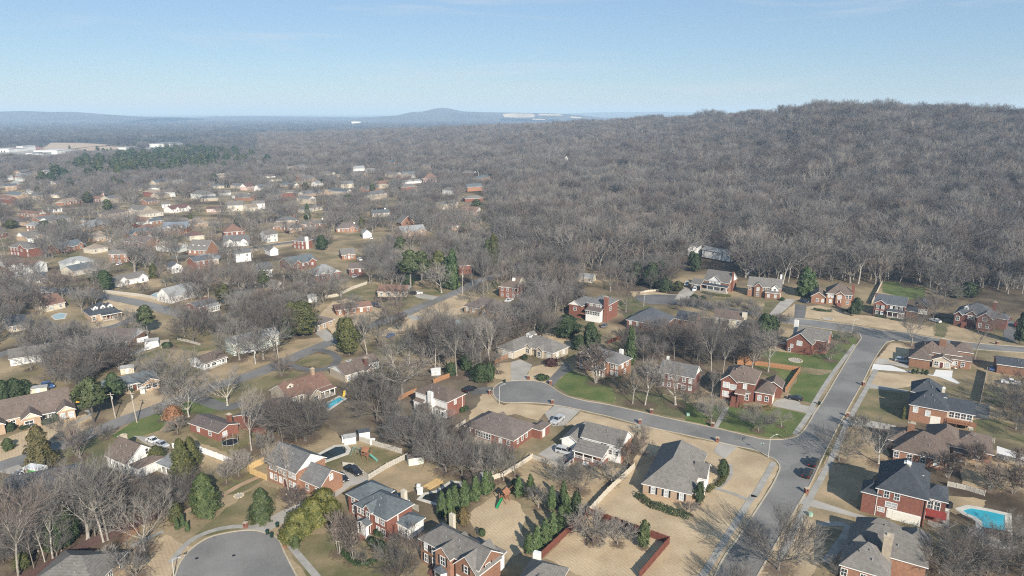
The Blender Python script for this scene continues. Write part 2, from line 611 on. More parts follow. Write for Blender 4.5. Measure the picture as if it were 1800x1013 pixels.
def smooth(pts, n=5):
	out = []
	for i in range(len(pts) - 1):
		p0 = pts[max(i - 1, 0)]; p1 = pts[i]; p2 = pts[i + 1]; p3 = pts[min(i + 2, len(pts) - 1)]
		for k in range(n):
			t = k / n
			out.append(p1 * (2 * t ** 3 - 3 * t ** 2 + 1) + (p2 - p0) * .5 * (t ** 3 - 2 * t ** 2 + t) + p2 * (-2 * t ** 3 + 3 * t ** 2) + (p3 - p1) * .5 * (t ** 3 - t ** 2))
	out.append(pts[-1])
	return out

def ribbon(name, pts, w, m, z, label=None, h=0.0, keep=None, sm=True):
	zstep[0] += 1
	zz = z + (zstep[0] % 40) * .0004
	W = [G(px, py) for px, py in pts]
	if sm and len(W) > 2:
		W = smooth(W)
	Lp, Rp = [], []
	for i, p in enumerate(W):
		d = (W[min(i + 1, len(W) - 1)] - W[max(i - 1, 0)])
		d.z = 0
		d.normalize()
		nx = Vector((-d.y, d.x, 0)) * w / 2
		for q, s in ((Lp, 1), (Rp, -1)):
			a = p + nx * s
			q.append(Vector((a.x, a.y, tz(a.x, a.y) + zz)))
	mb = MB()
	for i in range(len(W) - 1):
		up = Vector((0, 0, h))
		mb.face([Rp[i] + up, Rp[i + 1] + up, Lp[i + 1] + up, Lp[i] + up])
		if h:
			mb.face([Rp[i], Rp[i + 1], Rp[i + 1] + up, Rp[i] + up])
			mb.face([Lp[i + 1], Lp[i], Lp[i] + up, Lp[i + 1] + up])
	o = struct(link(name, mb.mesh(name, m)), 'structure', label)
	if keep is not None:
		keep.append([(p.x, p.y) for p in Lp] + [(p.x, p.y) for p in reversed(Rp)])
	return o

def kerb(pts, w=.34):
	ribbon('kerb', pts, w, M['kerb'], .03, 'pale concrete kerb along the street edge', h=.11)

# lawns -------------------------------------------------------------
D, DD, OL, GR, GD, MU, WF, ST = (M[k] for k in ('dormant', 'dormant_dull', 'olive', 'green', 'green_dull', 'mulch', 'woodfloor', 'straw'))
LAWNS = [
	(D, 'striped straw-coloured lawn round the hip-roofed corner house', [(1118, 742), (1200, 768), (1262, 779), (1296, 787), (1350, 804), (1369, 821), (1362, 840), (1300, 940), (1250, 1016), (1126, 1018), (1177, 945), (1034, 897), (1100, 830), (1125, 790)]),
	(D, 'straw-coloured lawn inside the dark red fence', [(957, 982), (1032, 905), (1118, 934), (1172, 954), (1124, 1018), (1030, 1018)]),
	(D, 'straw-coloured back lawn beside the cypress row', [(822, 905), (872, 868), (908, 882), (925, 905), (915, 935), (930, 965), (890, 985), (850, 955), (830, 925)]),
	(DD, 'dull straw lawn behind the white porch house', [(930, 795), (1010, 830), (1095, 822), (1112, 826), (1062, 868), (1034, 893), (985, 886), (935, 868), (900, 850), (912, 815)]),
	(D, 'straw-coloured verge in front of the brown brick ranch', [(880, 713), (900, 709), (972, 714), (957, 727), (945, 740), (905, 728), (860, 738), (835, 745)]),
	(D, 'straw-coloured front lawn of the white porch house', [(1020, 724), (1046, 730), (1070, 735), (1126, 750), (1110, 775), (1060, 757), (1030, 748), (995, 748)]),
	(D, 'straw-coloured lawn beside the half-timber-white brick house', [(828, 692), (866, 693), (876, 707), (884, 712), (860, 738), (835, 748), (822, 735)]),
	(D, 'straw-coloured lawn in front of the grey ranch on the court', [(935, 645), (985, 636), (1000, 640), (978, 653), (960, 673), (945, 672), (928, 667), (928, 657)]),
	(D, 'straw-coloured back lawn behind the grey ranch', [(950, 584), (985, 588), (1005, 604), (1003, 611), (965, 596)]),
	(D, 'straw-coloured lawn left of the court', [(868, 640), (905, 636), (900, 672), (885, 669), (862, 664), (845, 655)]),
	(DD, 'dull straw yard between the picket fence and the dark pool', [(648, 843), (680, 822), (715, 806), (742, 816), (782, 827), (760, 845), (735, 862), (700, 868), (668, 856)]),
	(OL, 'olive play yard behind the picket fence', [(600, 822), (625, 797), (655, 785), (690, 795), (712, 800), (670, 828), (650, 834), (640, 830)]),
	(DD, 'golden straw lawn on the east side of the street', [(1418, 866), (1470, 778), (1492, 745), (1510, 748), (1560, 775), (1562, 815), (1520, 850), (1500, 902), (1440, 885)]),
	(DD, 'straw strip by the lower driveway', [(1408, 886), (1500, 909), (1490, 935), (1440, 925), (1400, 900)]),
	(D, 'straw lawn under the large spreading street tree', [(1352, 980), (1398, 898), (1440, 925), (1440, 990), (1420, 1018), (1330, 1018)]),
	(D, 'straw strip along the upper east side of the street', [(1520, 672), (1540, 632), (1566, 603), (1625, 607), (1600, 625), (1575, 640), (1545, 640)]),
	(D, 'bare straw panel between two driveways', [(1540, 653), (1605, 662), (1632, 668), (1597, 680), (1560, 684), (1531, 677)]),
	(OL, 'olive shaded lawn in front of the dark-roofed brick house', [(1526, 684), (1598, 694), (1600, 740), (1560, 746), (1502, 732), (1512, 708)]),
	(D, 'straw-coloured bank in front of the upper brick houses', [(1418, 540), (1440, 537), (1500, 553), (1535, 556), (1590, 566), (1640, 575), (1640, 592), (1593, 584), (1550, 578), (1500, 570), (1415, 558)]),
	(D, 'straw wedge between the two drives at the top of the street', [(1371, 554), (1400, 533), (1398, 545), (1396, 557)]),
	(DD, 'straw bank under the red brick house at the street end', [(1663, 572), (1690, 575), (1752, 592), (1765, 605), (1700, 602), (1640, 594)]),
	(GD, 'narrow green side yard between two upper brick houses', [(1648, 564), (1668, 560), (1666, 578), (1662, 594), (1642, 590)]),
	(GR, 'vivid green back lawn at the edge of the wood', [(1549, 497), (1600, 499), (1628, 505), (1625, 524), (1600, 527), (1552, 514)]),
	(GR, 'green lawn in front of the grey-roofed two-storey house', [(975, 676), (1002, 650), (1020, 658), (1050, 668), (1085, 690), (1078, 710), (1030, 702), (998, 694)]),
	(GD, 'dull green lawn under the pale trees', [(1080, 690), (1150, 690), (1205, 705), (1210, 738), (1150, 727), (1085, 712)]),
	(GR, 'green corner lawn below the brown-roofed brick house', [(1206, 708), (1270, 716), (1300, 716), (1357, 715), (1416, 728), (1397, 762), (1385, 769), (1350, 769), (1290, 758), (1205, 740)]),
	(GR, 'bright green side lawn along the sidewalk', [(1386, 690), (1409, 655), (1440, 660), (1462, 655), (1432, 709), (1404, 704)]),
	(GR, 'green lawn below the gabled brick house', [(1342, 614), (1385, 620), (1440, 625), (1478, 600), (1500, 590), (1506, 600), (1466, 652), (1412, 646), (1338, 634)]),
	(GR, 'green lawn inside the brown board fence', [(1322, 640), (1336, 643), (1402, 654), (1384, 676), (1352, 662), (1325, 652)]),
	(GD, 'dull green verge beside the upper street', [(1448, 579), (1500, 585), (1500, 592), (1478, 600), (1450, 592)]),
	(GD, 'shaded green yard beyond the brick deck', [(1706, 740), (1735, 735), (1800, 750), (1800, 778), (1740, 768), (1708, 758)]),
	(GD, 'green patch by the driveway fence', [(1730, 684), (1762, 680), (1775, 695), (1760, 715), (1728, 705)]),
	(DD, 'straw back lawn with crape myrtles', [(1690, 800), (1760, 790), (1800, 805), (1800, 862), (1740, 868), (1690, 850)]),
	(DD, 'brown lawn round the turquoise pool', [(1650, 870), (1690, 872), (1735, 880), (1715, 905), (1680, 905), (1655, 890)]),
	(OL, 'olive front lawn beside the round court', [(342, 940), (385, 905), (430, 868), (465, 850), (490, 862), (482, 900), (478, 918), (435, 929), (375, 940)]),
	(OL, 'olive front lawn of the blue-grey roofed house', [(502, 962), (545, 942), (600, 930), (640, 945), (690, 970), (720, 1018), (545, 1018), (520, 985)]),
	(MU, 'red-brown mulch bed under the small magnolia', [(440, 917), (462, 914), (500, 900), (512, 905), (485, 922), (458, 922)]),
	(D, 'straw lawn beside the lower left court', [(195, 1018), (225, 975), (262, 950), (295, 940), (318, 955), (340, 962), (318, 985), (300, 1018)]),
	(ST, 'rust-coloured pine straw bed along the brown fence', [(105, 992), (160, 965), (238, 928), (248, 930), (225, 950), (180, 975), (150, 992)]),
	(D, 'straw front lawn of the long tan ranch', [(22, 765), (75, 748), (150, 728), (178, 740), (118, 772), (38, 800), (0, 812), (-30, 818), (-30, 790)]),
	(D, 'straw lawn in front of the grey ranch', [(208, 740), (222, 712), (262, 685), (290, 688), (283, 708), (215, 733)]),
	(GR, 'green lawn beside the leaning street poles', [(196, 768), (232, 742), (292, 722), (300, 740), (280, 757), (220, 775)]),
	(GD, 'green verge under the large cedar', [(34, 818), (110, 785), (180, 772), (182, 800), (120, 825), (60, 828)]),
	(GR, 'green front lawn with a forked bare tree', [(300, 730), (315, 712), (360, 697), (400, 703), (380, 722), (340, 738), (305, 748)]),
	(OL, 'olive back yard of the red brick ranch', [(335, 760), (385, 772), (440, 775), (430, 810), (395, 795), (350, 778)]),
	(OL, 'olive side yard of the yellow fence house', [(405, 815), (436, 830), (466, 842), (420, 870), (392, 868)]),
	(OL, 'olive lawn inside the loop drive', [(518, 640), (532, 628), (560, 621), (585, 626), (588, 635), (565, 645), (540, 645)]),
	(OL, 'olive front lawn of the rust-roofed house', [(440, 672), (480, 656), (520, 652), (540, 655), (500, 668), (470, 685), (440, 690)]),
	(DD, 'golden verge north of the left street', [(360, 655), (400, 640), (450, 622), (520, 598), (575, 592), (585, 596), (470, 640), (380, 672)]),
	(OL, 'olive back yards beyond the carport ranch', [(330, 620), (300, 600), (345, 590), (375, 580), (400, 600), (385, 615)]),
	(D, 'straw yards between the brown ranches', [(560, 555), (585, 530), (610, 525), (655, 540), (690, 545), (650, 570), (610, 588), (590, 596), (575, 575)]),
	(OL, 'olive lawn beside the rust-roofed ranch', [(603, 515), (645, 498), (690, 505), (660, 520), (655, 530), (610, 522)]),
	(OL, 'brown-olive lawn at the straight street', [(715, 505), (780, 508), (800, 512), (770, 525), (720, 545), (680, 552), (660, 535), (715, 522)]),
	(D, 'wide straw lawn along the straight street', [(705, 562), (755, 540), (808, 515), (828, 522), (815, 540), (812, 552), (770, 560), (740, 585), (700, 590), (660, 592)]),
	(D, 'straw lawn in front of the dormered house', [(145, 578), (210, 558), (240, 556), (250, 562), (205, 572), (160, 583)]),
	(D, 'straw verge across from the dormered house', [(175, 548), (180, 525), (240, 538), (280, 548), (240, 550), (212, 546)]),
	(D, 'straw strip behind the grey picket fence', [(185, 514), (230, 518), (285, 527), (290, 535), (240, 527), (186, 520)]),
	(DD, 'tan lawn of the white front ranch', [(205, 500), (262, 488), (290, 492), (280, 505), (230, 508)]),
	(OL, 'olive lawn of the grey-roofed ranch', [(128, 482), (175, 474), (196, 478), (160, 488), (130, 490)]),
	(D, 'straw yard with white sheds', [(205, 580), (250, 578), (268, 590), (230, 600), (208, 595)]),
	(OL, 'olive yard below the white fence', [(235, 628), (280, 612), (300, 618), (290, 640), (240, 650)]),
	(D, 'straw lawn in front of the red brick two-storey', [(55, 490), (85, 492), (100, 500), (70, 505)]),
	(D, 'far straw lawn on the suburb street', [(385, 442), (460, 430), (520, 422), (530, 428), (470, 440), (400, 448)]),
	(D, 'pale oval lawn of the cream house', [(365, 372), (400, 370), (430, 372), (425, 378), (385, 378)]),
	(D, 'straw lawn beside the court with the lamp', [(1108, 512), (1150, 513), (1175, 517), (1112, 522)]),
	(GD, 'green strip round the upper court', [(1085, 530), (1112, 522), (1130, 534), (1150, 540), (1100, 560)]),
	(GD, 'green bank below the grey-roofed white-gabled house', [(1345, 532), (1375, 530), (1360, 548), (1340, 548)]),
	(D, 'straw lawn edge by the brown ranch drive', [(1090, 745), (1115, 752), (1112, 768), (1085, 765)]),
	(WF, 'shaded bare ground under the middle grove', [(1090, 600), (1150, 575), (1300, 585), (1385, 602), (1342, 620), (1320, 650), (1240, 668), (1120, 660), (1112, 630)]),
	(WF, 'leaf-strewn ground under the thicket', [(545, 720), (640, 690), (720, 660), (790, 640), (870, 655), (850, 690), (820, 740), (755, 780), (700, 790), (600, 770)]),
	(WF, 'leaf-strewn ground of the lower left wood', [(-30, 880), (60, 850), (180, 840), (300, 800), (370, 850), (330, 900), (238, 925), (80, 998), (20, 1020), (-30, 1020)]),
]
for m, lb, pts in LAWNS:
	sheet('lawn' if m not in (MU, WF, ST) else ('mulch_bed' if m in (MU, ST) else 'woodland_ground'), pts, m, Z_LAWN, lb, wobble=.9 if m not in (D, GR) else .55, keep=OPEN if m is not WF else None)

# roads --------------------------------------------------------------
W_K = [(1255, 1016), (1272.6, 980), (1300, 942), (1343.5, 875.7), (1357.5, 853.5), (1368, 832), (1370.5, 820), (1362, 808.5), (1350, 802.5), (1327, 792), (1297, 785.5)]
S_K = [(1297, 785.5), (1262, 777.6), (1200, 764), (1128.6, 748.4), (1070, 732.5), (1047, 727.5), (1020, 721), (975, 712.5), (935, 708.5), (900, 708.5), (884, 707.5), (873, 702), (867, 692), (868.5, 682), (880, 673), (900, 670), (933, 669.5), (958, 674), (973, 683)]
N_K = [(973, 683), (985, 691), (1000, 697.7), (1028.5, 705), (1075, 713), (1150, 730), (1200, 741), (1258, 753), (1292, 761), (1333.5, 771), (1358.5, 773.4), (1388.6, 771), (1408, 762), (1422, 743.4), (1433.6, 723), (1448.6, 701.7), (1470, 665), (1500, 615), (1512, 598), (1513, 592), (1505, 587), (1450, 578.5), (1367, 566.5), (1330, 558)]
TOP_K = [(1330, 549), (1367, 556.5), (1430, 563), (1500, 572.5), (1550, 581), (1593, 585), (1627, 592), (1720, 604), (1830, 612)]
E_K = [(1830, 622), (1720, 615), (1627, 604), (1575, 599), (1565, 601), (1556.7, 604), (1538, 630), (1516.7, 672), (1500, 702), (1473.6, 750), (1450, 797), (1428.6, 844), (1413.6, 870.7), (1398.6, 895.7), (1352, 977.5), (1330, 1016)]
sheet('road', W_K + S_K[1:] + N_K[1:] + TOP_K + E_K, M['asphalt'], Z_ROAD, 'grey asphalt street with a side street and court', keep=PAVED)
for k in (W_K, S_K, N_K, TOP_K, E_K):
	kerb(k)
CT = [(300 + 6, 1018), (318, 987.5), (341.7, 961), (375, 942.5), (433.5, 932.4), (467, 937.5), (488.6, 947.5), (501, 974), (524, 1018)]
sheet('road', [(306, 1030)] + CT + [(530, 1045), (306, 1045)], M['asphalt'], Z_ROAD, 'round grey asphalt turning court at the lower edge', keep=PAVED)
kerb(CT)
ribbon('road', [(1245, 537), (1290, 546), (1335, 553)], 6.5, M['asphalt_dark'], Z_ROAD, 'short street joining the upper court', keep=PAVED)
UC = [(1115, 523.5), (1122, 519.5), (1150, 517.4), (1185, 518.5), (1205, 520.5), (1245, 533), (1245, 541), (1190, 536), (1142, 535), (1122, 529)]
sheet('road', UC, M['asphalt_dark'], Z_ROAD, 'upper round court with a lamp post', keep=PAVED)
kerb(UC[:6])
ribbon('road', [(-40, 834), (0, 821), (38, 809), (120, 778), (215, 740), (282, 716), (350, 688), (425, 665), (475, 647), (533.6, 621), (590, 598), (633, 578), (692, 560), (750, 535), (808.6, 511), (842, 494), (900, 477), (950, 452), (985, 436)], 6.6, M['asphalt'], Z_ROAD, 'long straight grey street crossing the left half', keep=PAVED)
ribbon('road', [(-30, 498), (60, 506), (117, 512), (183.6, 521), (250, 534), (300, 548), (345, 560)], 7.5, M['asphalt'], Z_ROAD, 'far left street past the dormered house', keep=PAVED)
ribbon('road', [(-30, 634), (0, 624), (40, 613), (95, 598)], 6, M['asphalt'], Z_ROAD, 'grey lane at the left edge', keep=PAVED)
ribbon('road', [(120, 590), (200, 574), (232, 560), (262, 540)], 5, M['asphalt_dark'], Z_ROAD, 'grey lane beside the dormered house', keep=PAVED)
ribbon('road', [(300, 452), (380, 446), (470, 432), (560, 420)], 7, M['asphalt_dark'], Z_ROAD, 'far suburb street', keep=PAVED)
ribbon('road', [(305, 700), (345, 700), (395, 716), (430, 708)], 5, M['asphalt_dark'], Z_ROAD, 'drive past the forked bare tree', keep=PAVED)
# sidewalks -----------------------------------------------------------
for pts, w in (([(1503, 606), (1462, 660), (1428.6, 713.5), (1423.6, 726), (1397, 764)], 1.5), ([(1360, 813), (1328.5, 869), (1317, 882), (1233, 1016)], 1.5),
			([(1540, 650), (1523, 683), (1503, 719), (1490, 742), (1459, 812), (1428.6, 867), (1418, 888), (1370, 985)], 1.5), ([(1318, 881), (1288, 868), (1257, 859)], 1.1),
			([(1283, 816), (1284, 835), (1270, 852), (1258, 860)], 1.1), ([(1278, 716), (1258, 752)], 1.3), ([(500, 945), (515, 965), (545, 1000), (560, 1018)], 1.5),
			([(300, 990), (330, 955), (372, 934), (420, 926), (465, 932)], 1.4), ([(1118, 751), (1128, 748)], 1.6), ([(1545, 860), (1543, 880), (1548, 898)], 1.6),
			([(130, 745), (160, 728), (150, 722)], 1.1), ([(1705, 735), (1707, 757)], 1.2), ([(1438, 922), (1490, 925), (1470, 965), (1450, 990)], 1.8)):
	ribbon('sidewalk', pts, w, M['walk'], Z_WALK, 'pale concrete walk', keep=PAVED)
ribbon('path', [(316, 908), (335, 896), (392, 870), (425, 852), (455, 839)], 1.6, M['path_dirt'], Z_WALK, 'narrow tan dirt path across the olive lawn')
ribbon('path', [(230, 962), (262, 945), (288, 935)], 1.1, M['walk'], Z_WALK, 'narrow grey path beside the pine straw bed')
# driveways -----------------------------------------------------------
CO, CN, AS = M['concrete'], M['concrete_new'], M['asphalt_dark']
for m, lb, pts in [
	(CN, 'bright new concrete driveway behind the brown-roofed house', [(1535, 640), (1567, 643), (1593, 652), (1640, 660), (1645, 650), (1675, 652), (1673, 664), (1688, 674), (1682, 675), (1650, 663), (1603, 655), (1532, 650)]),
	(CO, 'grey concrete parking apron with a parked car', [(1543, 630), (1562, 632), (1562, 637), (1600, 640), (1596, 648), (1565, 641), (1538, 640)]),
	(CO, 'concrete walk of the dark-roofed brick house', [(1530, 675), (1597, 687), (1596, 690), (1521, 682)]),
	(CO, 'concrete driveway in front of the brown hip-roofed ranch', [(1483, 738), (1500, 734), (1575, 749), (1572, 757), (1500, 748), (1478, 746)]),
	(CO, 'concrete driveway leading to the cream garage door', [(1413, 872), (1420, 875), (1500, 902), (1545, 915), (1600, 930), (1630, 945), (1600, 950), (1500, 909), (1406, 886)]),
	(CO, 'concrete driveway with a parked black car', [(1358, 712), (1364, 704), (1382, 700), (1405, 707), (1408, 712), (1440, 717), (1430, 730), (1410, 725), (1359, 714)]),
	(CO, 'short concrete driveway of the corner house', [(1265, 778), (1296, 786), (1273, 808), (1254, 794)]),
	(CO, 'concrete parking pad beside the white porch', [(945, 799), (975, 780), (988, 784), (1010, 795), (1009, 807), (993, 819)]),
	(CO, 'concrete driveway with a silver pickup', [(975, 713), (1020, 722), (993, 748), (972, 750), (957, 727)]),
	(CO, 'concrete driveway of the grey ranch', [(898, 637), (915, 632), (936, 642), (927, 657), (927, 668), (898, 671)]),
	(AS, 'asphalt driveway of the grey-roofed two-storey house', [(993, 637), (1000, 640), (1003, 652), (985, 664), (973, 680), (959, 673), (978, 653)]),
	(AS, 'asphalt driveway with a black car', [(815, 688), (848, 681), (867, 681), (867, 692), (835, 694)]),
	(CO, 'concrete driveway of the white-gabled brick house', [(1375, 526), (1400, 526), (1386, 540), (1367, 556), (1352, 553)]),
	(AS, 'asphalt driveway beside the brick house', [(1398, 535), (1417, 537), (1414, 561), (1396, 559)]),
	(CO, 'pale driveway with a white car', [(1200, 506), (1222, 512), (1205, 530), (1185, 527)]),
	(AS, 'tree-shaded driveway with a red truck', [(1763, 563), (1792, 566), (1790, 600), (1765, 600)]),
	(CO, 'concrete drive of the brown ranch behind the big evergreen', [(560, 568), (567, 573), (591, 596), (573, 601), (551, 584)]),
	(CO, 'pale concrete apron at the left street', [(-4, 830), (32, 817), (41, 823), (17, 834)]),
	(AS, 'asphalt pad under the box truck', [(17, 834), (41, 823), (75, 826), (100, 838), (75, 850), (30, 850)]),
	(CO, 'concrete drive behind the white gabled house', [(234, 766), (262, 769), (300, 785), (290, 795), (255, 780)]),
	(AS, 'asphalt drive end beyond the sunroom', [(1706, 706), (1740, 713), (1738, 737), (1712, 735)]),
	(CN, 'pale concrete pad right of the brown ranch', [(1752, 784), (1800, 800), (1800, 818), (1752, 806)]),
	(CO, 'concrete drive with black trucks', [(590, 835), (605, 826), (640, 838), (650, 846), (612, 856), (585, 866), (570, 858)]),
	(CO, 'patio behind the big brick house', [(1632, 905), (1668, 885), (1670, 890), (1667, 925), (1640, 928), (1630, 920)]),
	(CO, 'driveway of the rust-roofed ranch', [(722, 517), (745, 517), (770, 522), (760, 528), (735, 524)]),
	(CO, 'concrete drive across the straight street', [(715, 555), (735, 555), (745, 562), (725, 564)]),
]:
	sheet('driveway', pts, m, Z_DRIVE, lb, keep=PAVED)
ribbon('driveway', [(452, 932), (480, 918), (505, 905), (548, 885), (580, 868), (602, 852)], 4.6, CO, Z_DRIVE, 'pale driveway rising from the round court', keep=PAVED)
ribbon('driveway', [(510, 642), (545, 651), (578, 647), (593, 634), (586, 623), (565, 616), (548, 616)], 3.2, AS, Z_DRIVE, 'looped asphalt drive round an oval lawn', keep=PAVED)
# manhole covers on the court
# ---------------------------------------------------------------- houses
HOUSES = []
_wm = {}
def win_mesh(w, h):
	k = (round(w, 2), round(h, 2))
	if k not in _wm:
		fr = MB()
		t = .13
		for a in ((-w / 2 - t, w / 2 + t, h / 2, h / 2 + t), (-w / 2 - t, w / 2 + t, -h / 2 - t, -h / 2), (-w / 2 - t, -w / 2, -h / 2, h / 2), (w / 2, w / 2 + t, -h / 2, h / 2), (-w / 2, w / 2, -.045, .045)):
			fr.box(a[0], a[1], -.07, .02, a[2], a[3])
		if w > .8:
			fr.box(-.03, .03, -.06, .0, -h / 2, h / 2)
		pn = MB()
		pn.box(-w / 2, w / 2, -.025, .015, -h / 2, -.045)
		pn.box(-w / 2, w / 2, -.03, .015, .045, h / 2)
		sh = MB()
		sh.box(-.22, .22, -.05, .01, -h / 2 - .1, h / 2 + .1)
		_wm[k] = (fr.mesh('window', M['trim']), pn.mesh('pane', M['glass']), pn.mesh('pane', M['blind']), sh.mesh('shutter', M['shutter']))
	return _wm[k]

class House:
	def __init__(s, label, short, A, B, e, cat='house', name='house', zt=None):
		s.zt = tz(*G(*A).xy) if zt is None else zt
		a, b = s.un(A, e), s.un(B, e)
		s.ang = math.atan2(b.y - a.y, b.x - a.x)
		s.o = a.copy()
		s.root = bpy.data.objects.new(name, None)
		C.objects.link(s.root)
		s.root.location = (a.x, a.y, s.zt)
		s.root.rotation_euler = (0, 0, s.ang)
		tag(s.root, label, cat)
		s.short = short
		s.vols = []
		s.r = random.Random(label)
		HOUSES.append(s)
	def un(s, P, e):
		if tz(*G(*P).xy) < .5 and s.zt < .5:
			d = ray(*P)
			return Vector((0, 0, CAM_H)) + d * ((e - CAM_H) / d.z)
		d = ray(*P)
		return Vector((0, 0, CAM_H)) + d * ((s.zt + e - CAM_H) / d.z)
	def loc(s, P, e):
		r = s.un(P, e) - s.o
		c, q = math.cos(-s.ang), math.sin(-s.ang)
		return (r.x * c - r.y * q, r.x * q + r.y * c)
	def world(s, x, y, z=0):
		c, q = math.cos(s.ang), math.sin(s.ang)
		return Vector((s.o.x + x * c - y * q, s.o.y + x * q + y * c, s.zt + z))
	def part(s, name, mb, mats, parent=None, loc=None, rz=0):
		return link(name, mb.mesh(name, mats), parent or s.root, loc, rz)
	def vol(s, A, B, e, dep, roof='hip', ax='u', pitch=28, wall='w_red', rm='r_grey', gab=None, o=.4, lift=0.0, dy=0.0, wmin=3.0):
		x0, y0 = s.loc(A, e)
		x1, _ = s.loc(B, e)
		y0 += dy
		if isinstance(dep, tuple):
			W = s.loc(dep, e)[1] - y0
			W = min(max(W, 5), 24)
		else:
			W = dep
		L = max(x1 - x0, 1.5)
		return s.box(x0, y0, L, W, e, roof, ax, pitch, wall, rm, gab, o)
	def box(s, x0, y0, L, W, e, roof='hip', ax='u', pitch=28, wall='w_red', rm='r_grey', gab=None, o=.4, z0=0.0):
		j = len(s.vols)
		e = e + .013 * j
		y0 = y0 + .017 * j
		swap = ax == 'v'
		La, Wa = (W, L) if swap else (L, W)
		hl = roof in ('hip', 'hg')
		hr = roof in ('hip', 'gh')
		tp = math.tan(R(pitch))
		def P(a, b, z):
			# along-ridge a, across b -> local
			return (x0 + (b if swap else a), y0 + (a if swap else b), z)
		t = .2
		mb = MB()
		if roof == 'shed':           # falls toward the viewer-side edge
			rise = Wa * tp
			T = [P(0, 0, e), P(La, 0, e), P(La, Wa, e + rise), P(0, Wa, e + rise)]
			tris = [(0, 1, 2, 3)]
			edges = [(0, 1), (1, 2), (2, 3), (3, 0)]
		elif roof == 'flat':
			rise = .1
			T = [P(0, 0, e), P(La, 0, e), P(La, Wa, e + .1), P(0, Wa, e + .1)]
			tris = [(0, 1, 2, 3)]
			edges = [(0, 1), (1, 2), (2, 3), (3, 0)]
		else:
			rise = Wa / 2 * tp
			il = min(Wa / 2, La / 2 - .05 if hr else La - .1) if hl else 0.0
			ir = La - (min(Wa / 2, La / 2 - .05 if hl else La - .1) if hr else 0.0)
			if hl and hr and Wa > La:
				rise = La / 2 * tp
			T = [P(0, 0, e), P(La, 0, e), P(La, Wa, e), P(0, Wa, e), P(il, Wa / 2, e + rise), P(ir, Wa / 2, e + rise)]
			tris = [(0, 1, 5, 4), (2, 3, 4, 5)]
			edges = [(0, 1), (2, 3)]
			if hl:
				tris.append((3, 0, 4)); edges.append((3, 0))
			else:
				edges += [(3, 4), (4, 0)]
			if hr:
				tris.append((1, 2, 5)); edges.append((1, 2))
			else:
				edges += [(1, 5), (5, 2)]
		if swap:
			tris = [q[::-1] for q in tris]
			edges = [q[::-1] for q in edges]
		Bt = [(p[0], p[1], p[2] - t) for p in T]
		for q in tris:
			mb.face([T[i] for i in q], 0)
			mb.face([Bt[i] for i in reversed(q)], 1)
		for a, b in edges:
			mb.face([T[b], T[a], Bt[a], Bt[b]], 1)
		s.part('roof', mb, [M[rm], M['trim']])
		if not swap and roof in ('hip', 'gable', 'hg', 'gh') and L > 8 and W > 7 and s.o.y < 330:
			for f, g in ((.36, .30), (.55, .36), (.62, .22)):
				vm = _wm.get('vent')
				if vm is None:
					vb = MB()
					vb.lathe([(.1, -.1), (.1, .3), (.16, .31), (.16, .4)], 6)
					vm = _wm['vent'] = vb.mesh('roof_vent', M['r_palegrey'])
				link('roof_vent', vm, s.root, (x0 + L * f, y0 + W * g, e + W * g * tp))
		# walls
		oo = o
		wm = MB()
		bx0, bx1, by0, by1 = oo, La - oo, oo, Wa - oo
		if roof == 'shed':
			zf, zb = e + oo * tp - t, e + (Wa - oo) * tp - t
			c = [P(bx0, by0, 0), P(bx1, by0, 0), P(bx1, by1, 0), P(bx0, by1, 0)]
			hts = [zf, zf, zb, zb]
			for i in range(4):
				k = (i + 1) % 4
				wm.face([(c[i][0], c[i][1], z0), (c[k][0], c[k][1], z0), (c[k][0], c[k][1], hts[k]), (c[i][0], c[i][1], hts[i])])
			we = zf
		else:
			we = e - t * .6 + (oo * tp * .8 if roof != 'flat' else 0)
			wr = e + rise - t * 1.05
			c = [(bx0, by0), (bx1, by0), (bx1, by1), (bx0, by1)]
			for i in range(4):
				k = (i + 1) % 4
				q = [P(*c[i], z0), P(*c[k], z0), P(*c[k], we), P(*c[i], we)]
				wm.face(q if not swap else q[::-1], 0)
			if roof in ('gable', 'hg', 'gh'):
				for end, xx in ((not hl, bx0), (not hr, bx1)):
					if end:
						q = [P(xx, by0, we), P(xx, by1, we), P(xx, Wa / 2, wr)]
						wm.face(q if (xx == bx0) == swap else q[::-1], 1)
		s.part('wall', wm, [M[wall], M[gab or wall]])
		v = dict(x0=x0 + oo, x1=x0 + L - oo, y0=y0 + oo, y1=y0 + W - oo, e=e, rise=rise, rm=rm)
		s.vols.append(v)
		return v
	def wpos(s, v, side, f):
		if side == 'f': return (v['x0'] + f * (v['x1'] - v['x0']), v['y0']), 0
		if side == 'b': return (v['x1'] - f * (v['x1'] - v['x0']), v['y1']), math.pi
		if side == 'r': return (v['x1'], v['y0'] + f * (v['y1'] - v['y0'])), math.pi / 2
		return (v['x0'], v['y0'] + f * (v['y1'] - v['y0'])), -math.pi / 2
	def win(s, v, side, spots, w=.95, h=1.5, shut=False, blind=None):
		fr, pd, pb, sh = win_mesh(w, h)
		for f, z in spots:
			p, rz = s.wpos(v, side, f)
			o = link('window', fr, s.root, (p[0], p[1], z), rz)
			b = s.r.random() < (.4 if blind is None else blind)
			link('pane', pb if b else pd, o, (0, 0, 0))
			if shut:
				for k in (-1, 1):
					link('shutter', sh, s.root, (p[0] + math.cos(rz) * k * (w / 2 + .38), p[1] + math.sin(rz) * k * (w / 2 + .38), z), rz)
